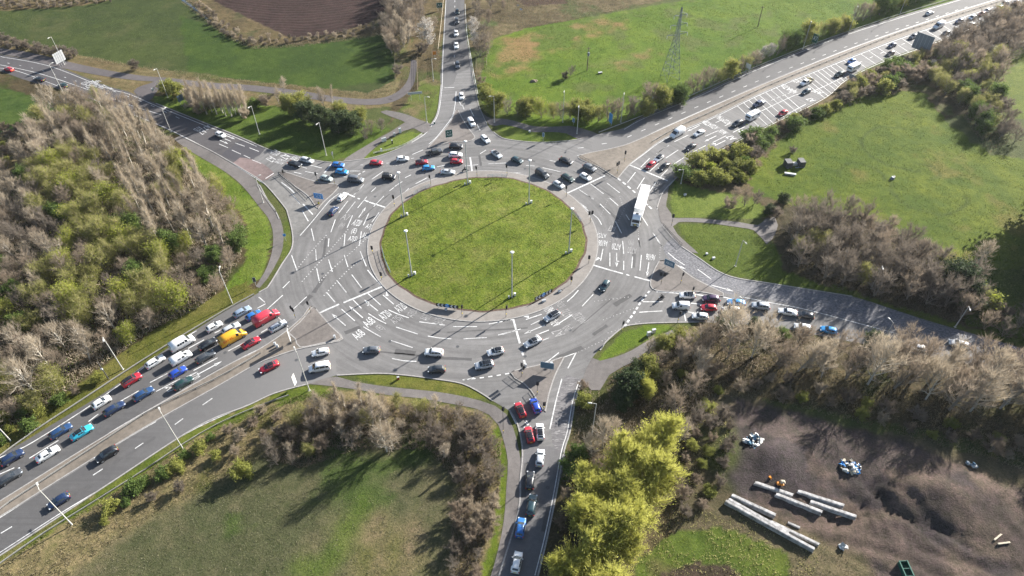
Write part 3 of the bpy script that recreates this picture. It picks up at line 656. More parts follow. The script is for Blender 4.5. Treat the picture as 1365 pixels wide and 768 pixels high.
# ring: south-west corner
line("424,418 452,405.5", .5); line("458,403.5 511,381.5", .5)
lines("435.4,389.8 446.7,403;453.4,380 461.7,389.8;455,412 473,427.8;470.4,399.5 481.7,411;490.5,391.3 507.4,406.7;491,418 502,425 514.6,431.4;517.7,413 530,418.6 545,423.7;484.3,435.6 495,442 507.4,449;528,436 556.8,445.3;521.4,454 550,463.4;522.7,478 538,481 555,481.7")
lines("570.3,448 585,450.5 601.6,451.7;604,435.4 636,435.4;618,451.7 649,450;651.7,432 683,426;664,446.7 683,441.6;559,429 593,433.5;356.5,412 377,393.5;391,412 409,395.5")
arrow((460.6, 434), (442.6, 418.6)); arrow((483.8, 423.7), (465.8, 408.3)); arrow((503.8, 414.5), (485.8, 400), 2); arrow((525, 405.7), (507, 390.3), 1)
for t, c, mb in (("A68", (477.6, 446), None), ("A68", (491.5, 429.4), None), ("A720", (513, 420), None), ("A720", (533.7, 410), None), ("(E)", (507, 437.6), wm), ("A7(S)", (529, 426.3), wm), ("A7(S)", (550.5, 418), wm), ("A6106", (568, 422), wm), ("A6106", (585, 428), wm)): road_text(t, c, (-18, -13) if c[0] < 540 else (-20, -6), 2.7, 2.7, mb)
# ring: south-east corner
lines("684,425.3 693,457.7", .5); lines("695.5,468.5 697.5,474;698.5,480 699.5,485", .5)
lines("670,428.4 680.3,426.3;670,445.8 694,438.6;707.6,433 719.4,427.3;714,446.9 731.7,440;776,408.3 791,392.3;723.5,453.6 731.7,450.5;744.6,431.4 762.6,419.6;756,402 764,395 771,387")
arrow((722, 419), (695.7, 427.8), 1); arrow((726, 433.5), (699.3, 444.8))
for t, c, mb in (("A6106", (730.7, 412), None), ("A7(S)", (748, 405), wm), ("A7(S)", (740, 429.4), None), ("A720", (755, 417.5), wm), ("A720", (771, 422.5), wm), ("(W)", (778, 427), wm), ("A7", (744, 444), wm), ("(N)", (757, 437), wm)): road_text(t, c, (-20, 10), 2.5, 2.7, mb)
line("745,470 722,486 682,497", .22); line("768,470 757,491", .26); line("749,505 741,535 733,572", .26); line("766,471 748,477.5", .22)
for s in ("810,444 855,428", "812,450 770,470", "838,396 790,402", "845,411 800,428"): line(s, .28, (.3, .9), wm)
# ring: east side
line("790.8,353.4 813,360 830.4,364.8", .45); line("845.8,368.9 871,375.6", .45); line("835,366 839,367.3", .4)
lines("813,337 813,355;831.4,347.8 831.4,360;830,321 831.4,338.5;855,340 853,360.6;851.5,320 853.6,330.8;876,320 883,328.7;890.6,337 900,345 912.7,353.4;843.3,342 842,357.5;782,260 791,265;812.7,264 824,274;799.8,271.8 813.7,285.7;770,268.7 782,277;789.5,284.7 797,291 802,299.6;834.3,286 839,293.4;820.4,295 828.6,311;855.4,288.3 863.6,301;870.3,310.4 882.7,328.4;851,317.6 853.8,331;930,359 948,372")
arrow((803.7, 331.8), (800, 351), 1); arrow((822, 337), (822, 355.5), 2); arrow((865, 349.8), (862.3, 367.8)); arrow((894, 349.8), (913.7, 358.6)); arrow((948, 380), (977, 388))
for t, c, mb in (("A6106", (804, 324.4), None), ("A7(S)", (802.5, 313.2), None), ("A720", (821.7, 329), None), ("(W)", (820, 317), wm), ("A7", (816, 304.5), wm), ("A720", (842.5, 334), wm), ("(W)", (841.5, 323), wm), ("A6106", (867.4, 343), None)): road_text(t, c, (-1.5, 18) if c[0] < 850 else (-2.5, 18), 2.5, 2.6, mb)
for s in ("838,268 822,300 812,325", "812,262 800,290", "852,285 851,318", "826,262 835,290", "880,330 879,345", "846,262 858,290"): line(s, .26, (.3, .8), wm)
line("859.5,270 866,276 873,282.6", .5, (1.6, .5)); line("823,237.5 836,247.5 848,258", .5, (1.8, .8))
# ring: north side and north-east arm
lines("806.6,234.2 755,258;839,219.8 890,241;626.7,209.6 629.8,231.7", .5)
lines("809,244 826,257;787,245 804.5,258.4;772,252.8 791,265.6;847.2,229.6 836.4,243.5;859,236.8 849.3,251.7;874.5,243 864.7,257;866,211 854,223;890,194.6 875,205;877.6,217.8 866,228.6;890,226 880.7,235.3;651,218.4 675.5,217.3;669,229.7 694,230.7;701,220.4 712.6,221.4;723.4,223.5 747,229;732.6,214 740.4,215.3;620,221.4 637.5,219.4;549.7,206 564,199.8;553.8,245 569.7,236.9;495.7,239 510.6,228.6;526,248.7 536.3,242;582.6,222.5 593,220.4;540,237 548,233;770,197.5 778,196.6;802,192 809,191")
line("826,235 838.5,220.5 859,205 877.6,191 900,178.7 950,157.5 1024,121.5 1123,81.5 1198,52.5 1274,26.5 1324,10", .22); line("769.5,207.5 816,198.6 843,190 900,163.5 1024,109.5 1149,59 1274,16 1365,-12", .22)
line("681.7,232.7 705.4,237 723,247 750,255.8 770.6,269 784,281", .22)
line("480,220 520,217 560,209", .22, (1.2, 1.6)); line("640,205 648,200", .22)
for s in ("507,222 540,219 575,208", "560,230 600,222 640,222"): line(s, .24, (.3, .9), wm)
line("832,172.5 855,159.5 895,143 932.6,128 982.7,104.3 1024,87 1068,69.3 1123,48.3 1198,24.4 1290,-3", .2)
line("836,183 919,147 1001,112 1042,95 1125,63.5 1198,38 1290,9", .22, (2.2, 4.5))
line("876,279 880,266 885,256 902.5,236.5 922.5,219.3 967.6,196.3 1023,168.6 1098,131.7 1128,107 1173,84.2 1241,59.2 1283.6,43 1324,23", .2)
lines("875,204.8 891.4,194;899,189 917.6,180;887.3,211 904,200;898.2,218.7 914.5,208.4;923.8,202.7 940.8,194;940,181.7 957.7,174;950,190 968,181;977,176.5 992.7,169;954,163.5 962,160;966,168 974,164")
arrow((932.5, 167.3), (916.6, 175)); arrow((955, 181), (939.7, 188.4)); arrow((967, 187.3), (950, 195.6), 1)
for t, c in (("A7", (937.5, 161.5)), ("A720", (943.5, 165)), ("A720", (952, 169.3)), ("A6106", (963.4, 176)), ("A7", (974.7, 183.7)), ("A6106", (956, 155)), ("A7(N)", (962, 158.5)), ("A720", (969, 162.5)), ("A7", (991, 175.5)), ("A720", (1046, 115)), ("A7", (1050, 118)), ("A6106", (1057, 122)), ("A720", (1061, 108)), ("A7", (1091, 123)), ("A7", (1081, 133))): road_text(t, c, (-20, 9), 2.6, 2.6)
up = resample(smooth(GP(P("950,157.5 1024,121.5 1123,81.5 1198,52.5 1274,26.5 1324,10"), ZM), step=2), .5)
lo_ = smooth(GP(P("902.5,236.5 922.5,219.3 967.6,196.3 1023,168.6 1098,131.7 1128,107 1173,84.2 1241,59.2 1283.6,43 1324,23 1360,8"), ZM), step=.6)
ang = (G(1046, 155, ZM) - G(1016, 128, ZM)).normalized()
def across(p):
    best = min(lo_, key=lambda q: abs((q - p).cross(ang).z) + (99 if (q - p).dot(ang) < 0 else 0)); return best
s_ = 0.; nxt = 14.
for a, b in zip(up, up[1:]):
    s_ += .5
    if s_ >= nxt:
        x = px_of([a])[0][0]
        if not (1040 < x < 1064): mk.strip([a, across(a)], .21)
        nxt += 3.1 if x < 1030 else 2.6 if x < 1110 else 5.2
line("1015,148 1060,127 1085,121 1124,103", .2); line("1028,134 1064,119", .2, (2, 1)); line("1046,154 1074,139", .2)
line("1130,90 1198,61 1240,46", .2, (2, 5))
# northern arm
line("594.5,0 590.5,75 589.5,113 586.5,140 583,155 575,168 566,179 549,190", .2)
line("606.5,-20 606,40 605.5,90", .22, (2, 4)); lines("592,117 605.5,116.5;616.5,140 618.5,146;626.6,145 631.6,155;636,166 640,174;612,135 615,141", .24)
line("608,122 606.6,140 603,155 594,168 581,184 572,192", .24); line("620,5 622,40 627,72 632,100 637,125", .18)
lines("592,181 595.5,185;585,186 588.5,190;600,172 602,176.5;578,190 581,193.5", .3)
# south-west arm
line("-30,625 0,610 32,596 64,577 83,565 120,541 148,521 200,484", .22); line("-40,692 0,667.8 103,605 148,576 195.5,548 293,492.3 342,467", .24)
line("-40,714 0,690 54,655 115,617 183,576 208,562", .24); line("-40,760 0,736.4 81,684 150,642 250,577 330,540", .2)
lines("39,611 78,587;0,632 19,623.6;118,562 131,552;155,538 185,521;208,522 240,505;200,510 223,498;251,464.5 272,453;286,444 317,429;304,468 328,455.5;258,494 290,477;221,518 232,512;345,396 353,403;343,411 354,405;371,423 384,435.5;348,443.5 362,435;246,450 262,441", .24)
arrow((264, 499), (295, 482)); lines("1,711 16,702;124,633.5 137,625;180,598 191,590.5;233,566 244,558;270,540 283,531", .24)
for t, c in (("A7", (229, 517)), ("A720", (258, 502))): road_text(t, c, (20, -11), 2.2, 2.6)
# south and south-east arms
lines("679,547 688,565;700,563 704,567;618,507 632,503.5", .26); line("616.6,506.5 650,502.5 683,497", .32, (1.4, .8)); line("701,560 705,566", .24)
line("713,767 726,716 738.5,656 748.5,601 756,576 763.5,534 772,508", .18)
lines("857,402.3 884,402.3;852,416.3 883,414.5;920,404 933,405.5;915,415.5 925,417;912,417 914,428;878,389 905,391;926,392.5 938,394;964,396 985,401", .3)
line("866,388 856,400 846,416 836,430 831,438", .5, (1.2, .7))
lines("877,387.5 875.5,389.7;888.3,386.8 886.5,389.2;902,387.8 900,390.5", .35)
line("990,396 1030,404 1080,414 1200,446", .2)
o = mk.build('road_markings', M['white']); tag(o, 'white painted lane lines, stop lines, arrows and route numbers', 'markings', kind='structure')
o = wm.build('worn_road_markings', M['worn']); tag(o, 'faded and broken painted lettering and dotted guide lines', 'markings', kind='structure')

# repairs, trench seams and iron covers in the carriageway
rp = MB(); rnd = random.Random(17)
def patch(px, py, dx, dy, L, W, z=.036):
    o = G(px, py, z); u = G(px + dx, py + dy, z) - o; u.normalize(); q = Vector((-u.y, u.x, 0))
    k = 7; top = [o + u * (L * (i / k - .5)) + q * (W * .5 + rnd.uniform(-.07, .07)) for i in range(k + 1)]; bot = [o + u * (L * (i / k - .5)) - q * (W * .5 + rnd.uniform(-.07, .07)) for i in range(k + 1)]
    rp.add(top + bot, [(i, k + 1 + i, k + 2 + i, i + 1) for i in range(k)])
for a in ((760, 470, -20, 9, 7, 1.2), (604, 478, 20, 1, 9, .8), (540, 470, 20, 2, 5, 1.6), (425, 380, 8, -12, 6, 1.1), (408, 400, 10, -9, 4, 1.4), (700, 212, 20, 5, 7, .9), (560, 262, 14, -10, 5, .8), (640, 214, 3, 18, 6, .7), (815, 285, 12, 10, 6, .9), (845, 345, -1, 18, 7, 1.0), (830, 400, -16, 10, 6, 1.3), (800, 440, -18, 12, 5, .9), (470, 440, -20, 8, 4, 1.2), (880, 250, -12, 12, 6, .8), (726, 230, 20, 5, 5, 1.0), (590, 208, 20, -2, 6, .8), (433, 330, -3, 18, 8, .7), (520, 470, 20, 2, 14, .35), (790, 420, -14, 12, 16, .3), (650, 440, 20, -1, 20, .3), (500, 275, 14, -12, 14, .3), (790, 245, 18, 12, 18, .3), (700, 640, 2, -18, 8, 1.0), (728, 690, 4, -18, 6, .8), (280, 500, 16, -10, 7, 1.0), (180, 600, 16, -10, 9, .8), (100, 660, 16, -10, 6, 1.2), (940, 135, 18, -8, 8, .8), (1060, 88, 18, -7, 9, .8)): patch(*a)
tag(rp.build('road_repairs', asphalt('asphalt_repair', (.072, .070, .070), .2, .2)), 'darker rectangular repairs and trench seams in the carriageway', 'road surface', kind='structure')
cv = MB()
for px, py in ((455, 330), (520, 455), (610, 462), (700, 475), (760, 440), (835, 315), (800, 275), (700, 225), (600, 240), (500, 262), (430, 365), (720, 590), (730, 650), (395, 480), (300, 470), (640, 190), (880, 240), (905, 395), (450, 228)):
    g = G(px, py, .036); cv.tube(g - Vector((0, 0, .01)), g, .42, n=14)
tag(cv.build('iron_covers', M['dark_steel']), 'round iron covers set in the carriageway', 'road surface', kind='structure')
# ------------------------------------------------------------------ vehicles
# station rows: distance from the nose, top height, belt height, belt half width, roof half width
SPEC = {
 'hatch': dict(h0=.20, wr=.31, ax=(.78, 3.30), st=[(0, .60, .52, .60, .48), (.10, .74, .64, .76, .60), (.5, .86, .79, .85, .68), (1.05, .97, .91, .88, .70), (1.85, 1.42, .95, .89, .60), (2.5, 1.49, .96, .89, .62), (3.2, 1.46, .98, .88, .60), (3.58, 1.41, .99, .87, .57), (3.97, 1.02, .95, .84, .64), (4.07, .80, .72, .80, .64), (4.1, .50, .45, .76, .6)]),
 'saloon': dict(h0=.19, wr=.32, ax=(.86, 3.72), st=[(0, .56, .50, .62, .50), (.12, .70, .62, .78, .62), (.6, .83, .77, .87, .70), (1.3, .95, .89, .90, .72), (2.1, 1.38, .93, .91, .60), (2.7, 1.43, .94, .91, .61), (3.2, 1.40, .96, .91, .59), (3.5, 1.34, .97, .90, .57), (4.1, 1.03, .97, .88, .64), (4.58, .97, .88, .84, .66), (4.68, .55, .5, .78, .6)]),
 'estate': dict(h0=.20, wr=.32, ax=(.86, 3.66), st=[(0, .58, .52, .62, .50), (.12, .73, .64, .78, .62), (.6, .86, .79, .87, .70), (1.25, .98, .92, .90, .72), (2.0, 1.43, .96, .91, .62), (2.8, 1.50, .97, .91, .63), (3.6, 1.47, .99, .90, .61), (4.1, 1.42, 1.0, .89, .58), (4.5, 1.03, .97, .86, .66), (4.64, .84, .74, .82, .66), (4.68, .5, .45, .78, .6)]),
 'suv': dict(h0=.28, wr=.37, ax=(.86, 3.52), st=[(0, .74, .60, .68, .55), (.10, .94, .80, .82, .66), (.5, 1.05, .97, .90, .74), (1.1, 1.13, 1.06, .93, .76), (1.8, 1.60, 1.10, .94, .66), (2.5, 1.69, 1.11, .94, .67), (3.4, 1.66, 1.13, .93, .65), (3.95, 1.60, 1.14, .92, .62), (4.3, 1.18, 1.10, .90, .70), (4.47, .98, .85, .86, .70), (4.5, .56, .5, .8, .65)]),
 'boxy': dict(h0=.34, wr=.40, ax=(.82, 3.45), st=[(0, .85, .7, .78, .65), (.08, 1.08, .95, .86, .74), (.5, 1.14, 1.08, .90, .78), (1.25, 1.18, 1.12, .91, .80), (1.65, 1.80, 1.16, .91, .74), (2.4, 1.88, 1.16, .91, .75), (3.4, 1.88, 1.16, .91, .75), (4.05, 1.86, 1.16, .91, .74), (4.18, 1.2, 1.12, .90, .78), (4.26, 1.0, .85, .88, .76), (4.3, .6, .5, .82, .7)]),
 'mpv': dict(h0=.24, wr=.33, ax=(.9, 3.9), st=[(0, .68, .56, .70, .55), (.10, .90, .76, .84, .68), (.45, 1.05, .97, .92, .76), (.95, 1.20, 1.12, .95, .80), (1.75, 1.86, 1.16, .96, .76), (2.6, 1.95, 1.17, .97, .78), (3.9, 1.95, 1.17, .97, .78), (4.75, 1.90, 1.17, .96, .76), (4.92, 1.25, 1.15, .95, .80), (4.97, 1.0, .85, .93, .80), (5.0, .56, .5, .88, .75)]),
 'smallvan': dict(h0=.24, wr=.33, ax=(.86, 3.45), st=[(0, .68, .56, .68, .55), (.10, .90, .76, .82, .66), (.5, 1.03, .95, .88, .74), (1.05, 1.16, 1.08, .91, .78), (1.75, 1.76, 1.12, .92, .74), (2.4, 1.84, 1.13, .92, .76), (3.4, 1.84, 1.13, .92, .76), (4.25, 1.80, 1.13, .91, .75), (4.36, 1.25, 1.12, .90, .78), (4.40, 1.0, .85, .88, .78), (4.43, .56, .5, .84, .72)], van=True),
 'midvan': dict(h0=.26, wr=.34, ax=(.95, 4.0), st=[(0, .72, .6, .74, .6), (.10, .95, .8, .90, .72), (.45, 1.12, 1.03, .98, .82), (.95, 1.28, 1.18, 1.0, .86), (1.8, 1.93, 1.22, 1.0, .84), (2.6, 2.02, 1.23, 1.0, .86), (3.9, 2.02, 1.23, 1.0, .86), (4.98, 1.98, 1.23, .99, .85), (5.10, 1.35, 1.2, .98, .88), (5.14, 1.0, .9, .96, .86), (5.18, .56, .5, .92, .8)], van=True),
 'bigvan': dict(h0=.28, wr=.36, ax=(1.0, 4.5), st=[(0, .78, .65, .76, .62), (.10, 1.05, .88, .94, .76), (.5, 1.24, 1.12, 1.0, .86), (.95, 1.40, 1.30, 1.02, .90), (1.75, 2.25, 1.34, 1.02, .86), (2.5, 2.60, 1.35, 1.02, .88), (4.4, 2.62, 1.35, 1.02, .88), (5.78, 2.56, 1.35, 1.01, .87), (5.90, 1.5, 1.3, 1.0, .9), (5.94, 1.1, .95, .98, .88), (5.98, .56, .5, .94, .84)], van=True),
}
def wheel_mesh(r, w, name):
    b = MB(); n = 18
    prof = [(.62 * r, -w * .5), (.92 * r, -w * .5), (r, -w * .34), (r, w * .34), (.92 * r, w * .5), (.62 * r, w * .5)]
    vs = []
    for k in range(n):
        a = 2 * math.pi * k / n
        for q, y in prof: vs.append((q * math.cos(a), y, q * math.sin(a)))
    m = len(prof); fs = [(k * m + i, k * m + (i + 1) % m, ((k + 1) % n) * m + (i + 1) % m, ((k + 1) % n) * m + i) for k in range(n) for i in range(m)]
    b.add(vs, fs); tyre = b.mesh('wheel', M['tyre'])
    b = MB(); b.tube((0, -w * .44, 0), (0, w * .44, 0), .63 * r, n=16)
    for k in range(5):
        a = 2 * math.pi * k / 5
        b.box((.34 * r, 0, 0), (.5 * r, w * .94, .13 * r), Matrix.Rotation(a, 4, 'Y'))
    rim = b.mesh('rim', M['rim']); return tyre, rim
def make_car(kind, name, black_roof=False, windows=None, letters=None, plain_rear=False):
    sp = SPEC[kind]; st = sp['st']; L = st[-1][0]; h0 = sp['h0']; van = sp.get('van')
    def ring(s, zt, zb, wb, wr):
        c = max(.012, min(.07, (zt - zb) * .16))
        x = L * .5 - s
        half = [(0, zt), (wr * .55, zt - c * .25), (wr, zt - c), (wb * .975, zb), (wb, zb - (zb - h0) * .28), (wb * .995, zb - (zb - h0) * .72), (wb * .94, h0)]
        return [Vector((x, y, z)) for y, z in half] , x
    root = empty(name, (0, 0, 0))
    rows = []
    for r in st:
        h, x = ring(*r); rows.append([Vector((p.x, -p.y, p.z)) for p in h[:0:-1]] + h)
    b = MB(); n = len(rows[0]); vs = [p for r in rows for p in r]
    fs = [(i * n + k, i * n + k + 1, (i + 1) * n + k + 1, (i + 1) * n + k) for i in range(len(rows) - 1) for k in range(n - 1)]
    e = (len(rows) - 1) * n
    fs += [tuple(range(n - 1, -1, -1)), tuple(range(e, e + n))]
    fs += [(i * n, (i + 1) * n, (i + 1) * n + n - 1, i * n + n - 1) for i in range(len(rows) - 1)]
    b.add(vs, fs)
    for ax in sp['ax']:      # dark wheel arches
        for s in (-1, 1):
            y = s * (st[3][3] * .995 + .004); b.tube((L * .5 - ax, y - s * .25, sp['wr']), (L * .5 - ax, y, sp['wr'] + .02), sp['wr'] * 1.2, n=16, m=1)
    b.box((0, 0, h0 - .03), (L * .93, st[4][3] * 1.8, .1), m=1)
    bo = b.build('body', [M['paint'], M['black']], root)
    bo.data.polygons.foreach_set('use_smooth', [True] * len(b.f))
    def panel(nm, i, j, k0, k1, t0, t1, off=.012, mat='glass', s0=0., s1=1., par=None):
        """patch lying just proud of the body skin between stations i..j and ring points k0..k1"""
        A, B = rows[i], rows[j]; vs = []; K = list(range(k0, k1 + 1))
        def pt(t, q):
            q = max(0, min(n - 1.001, q)); a = int(q); f = q - a
            p = A[a].lerp(A[a + 1], f).lerp(B[a].lerp(B[a + 1], f), t); return p
        qs = [k0 + s0 * (k1 - k0)] + [k for k in K[1:-1]] + [k0 + s1 * (k1 - k0)]
        cen = Vector((0, 0, (A[n // 2].z + h0) * .5)); fr = []
        for t in (t0, t1):
            for q in qs: fr.append(pt(t, q))
        m = len(qs); u = fr[m] - fr[0]; w = fr[m - 1] - fr[0]; nn = u.cross(w).normalized()
        mid = sum(fr, Vector()) / len(fr)
        if nn.dot(mid - cen) < 0: nn = -nn
        bb = MB(); bb.add([p + nn * off for p in fr] + [p - nn * .02 for p in fr], [(a, a + 1, m + a + 1, m + a) for a in range(m - 1)] + [(0, m, 3 * m, 2 * m), (m - 1, 2 * m - 1, 4 * m - 1, 3 * m - 1)] + [(a, a + 1, 2 * m + a + 1, 2 * m + a) for a in range(m - 1)] + [(m + a, m + a + 1, 3 * m + a + 1, 3 * m + a) for a in range(m - 1)])
        return bb.build(nm, M[mat], par or root)
    c = n // 2      # roof centre index; c+2 = roof edge, c+3 = belt
    panel('windscreen', 3, 4, c - 2, c + 2, .05, .95)
    if not plain_rear: panel('rear_window', 7, 8, c - 2, c + 2, .10, .86 if not van else .62, s0=.06, s1=.94)
    if van:
        for a0, a1 in ((c - 2, c - 3), (c + 2, c + 3)):
            lo, hi = min(a0, a1), max(a0, a1); f = (.10, .86) if a0 > c else (.14, .90)
            panel('side_window', 4, 5, lo, hi, .06, .85, s0=f[0], s1=f[1])
            if windows:
                for t0, t1 in windows: panel('side_window', 5, 6 if kind != 'midvan' else 7, lo, hi, t0, t1, s0=f[0] + .25 * (a0 > c), s1=f[1] - .25 * (a0 < c))
    else:
        for lo, hi, f in ((c - 3, c - 2, (.14, .92)), (c + 2, c + 3, (.08, .86))):
            panel('side_window', 3, 4, lo, hi, .45, .97, s0=f[0], s1=f[1])
            panel('side_window', 4, 5, lo, hi, .05, .93, s0=f[0], s1=f[1])
            panel('side_window', 5, 6, lo, hi, .03, .95, s0=f[0], s1=f[1])
            if kind in ('estate', 'suv', 'mpv', 'boxy'): panel('side_window', 6, 7, lo, hi, .08, .90, s0=f[0], s1=f[1])
    if black_roof:
        for i, (t0, t1) in ((4, (.04, .99)), (5, (.01, .99)), (6, (.01, .96))): panel('roof_panel', i, i + 1, c - 2, c + 2, t0, t1, mat='black_gloss', s0=.02, s1=.98)
    for s in (-1, 1):
        w1 = st[1][3]
        lz = st[1][2] + .02
        hb = MB(); hb.box((L * .5 - .20, s * (w1 - .12), lz), (.34, .28, .15), Matrix.Rotation(0, 4, 'Z')); hb.build('headlight', M['headlamp'], root)
        tb = MB(); tb.box((-L * .5 + .09, s * (st[8][3] - .11), st[8][2] - .14), (.20, .24, .20)); tb.build('tail_light', M['taillamp'], root)
        mb_ = MB(); mb_.box((L * .5 - st[3][0] - .42, s * (st[4][3] + .10), st[4][2] + .08), (.16, .24, .15), taper=.8); mb_.build('mirror', M['paint'] if not van else M['black'], root)
    g = MB(); g.box((L * .5 - .015, 0, st[0][2] - .06), (.09, .9, .16)); g.build('grille', M['black'], root)
    g = MB(); g.box((L * .5 + .02, 0, h0 + .17), (.03, .52, .11)); g.build('number_plate', M['plate_w'], root)
    g = MB(); g.box((-L * .5 - .005, 0, st[-1][1] + .10), (.08, .52, .11)); g.build('number_plate', M['plate_y'], root)
    ty, ri = wheel_mesh(sp['wr'], .23, kind)
    for ax in sp['ax']:
        for s in (-1, 1):
            w = link(bpy.data.objects.new('wheel', ty), root); w.location = (L * .5 - ax, s * (st[4][3] - .085), sp['wr'])
            link(bpy.data.objects.new('rim', ri), w)
    if letters:
        t, mt, hh, ww, x, z = letters
        vs, fs = text_mesh(t)
        A = rows[5]; yy = A[c + 3].y; 
        for s in (-1, 1):
            bb = MB(); out = []
            for u, v in vs:
                zz = z + v * hh
                q = (zz - A[c + 3].z) / (A[c + 2].z - A[c + 3].z); y = A[c + 3].y + (A[c + 2].y - A[c + 3].y) * max(0, q) + .012
                out.append((x - s * u * ww * 1, s * y, zz))
            bb.add(out, fs); bb.build('lettering', mt, root)
    return root
PAINT = {'white': (.72, .72, .71), 'silver': (.42, .44, .46), 'grey': (.11, .12, .135), 'dgrey': (.042, .046, .052), 'black': (.010, .011, .014), 'navy': (.012, .026, .072), 'dblue': (.014, .045, .12),
 'blue': (.02, .12, .36), 'royal': (.012, .05, .32), 'lblue': (.02, .22, .50), 'turq': (.03, .38, .52), 'red': (.36, .012, .026), 'dred': (.16, .012, .022), 'green': (.010, .034, .032), 'teal': (.020, .050, .060),
 'brown': (.10, .07, .055), 'cream': (.48, .45, .40), 'sgreen': (.32, .37, .36), 'sblue': (.20, .26, .34), 'purple': (.05, .022, .06), 'yellow': (.60, .30, .012), 'redvan': (.46, .03, .05), 'lorry': (.74, .74, .73)}
def setcol(o, c):
    o.color = (*PAINT[c], 1)
    for ch in o.children: setcol(ch, c)
LET_Y = plain('red_lettering', (.45, .01, .02), .5); LET_W = plain('white_lettering', (.6, .58, .52), .5)
PROTO = {}
def proto(k):
    if k not in PROTO:
        b = k.endswith('*'); kk = k.rstrip('*')
        nm = {'hatch': 'hatchback_car', 'saloon': 'saloon_car', 'estate': 'estate_car', 'suv': 'tall_car', 'boxy': 'boxy_car', 'mpv': 'people_carrier', 'smallvan': 'small_van', 'midvan': 'panel_van', 'bigvan': 'large_van', 'minibus': 'minibus', 'yellowvan': 'large_van', 'redvan': 'large_van', 'midvanw': 'panel_van'}[kk]
        if kk == 'minibus': o = make_car('bigvan', nm, windows=((.04, .30), (.36, .62), (.68, .96)))
        elif kk == 'midvanw': o = make_car('midvan', nm, windows=((.08, .40),))
        elif kk == 'yellowvan': o = make_car('bigvan', nm, letters=('DHL', LET_Y, .62, 2.3, -1.1, 1.75))
        elif kk == 'redvan': o = make_car('bigvan', nm, letters=('Royal Mail', LET_W, .5, 2.0, -.9, 1.75), plain_rear=True)
        else: o = make_car(kk, nm, black_roof=b)
        PROTO[k] = [o, False]
    o, used = PROTO[k]
    if used: return copy_tree(o)
    PROTO[k][1] = True; return o
def place(o, px, py, dx, dy, zc=.7):
    a = G(px, py, zc); b = G(px + dx, py + dy, zc); d = b - a
    o.location = (a.x, a.y, .03); o.rotation_euler = (0, 0, math.atan2(d.y, d.x)); return o
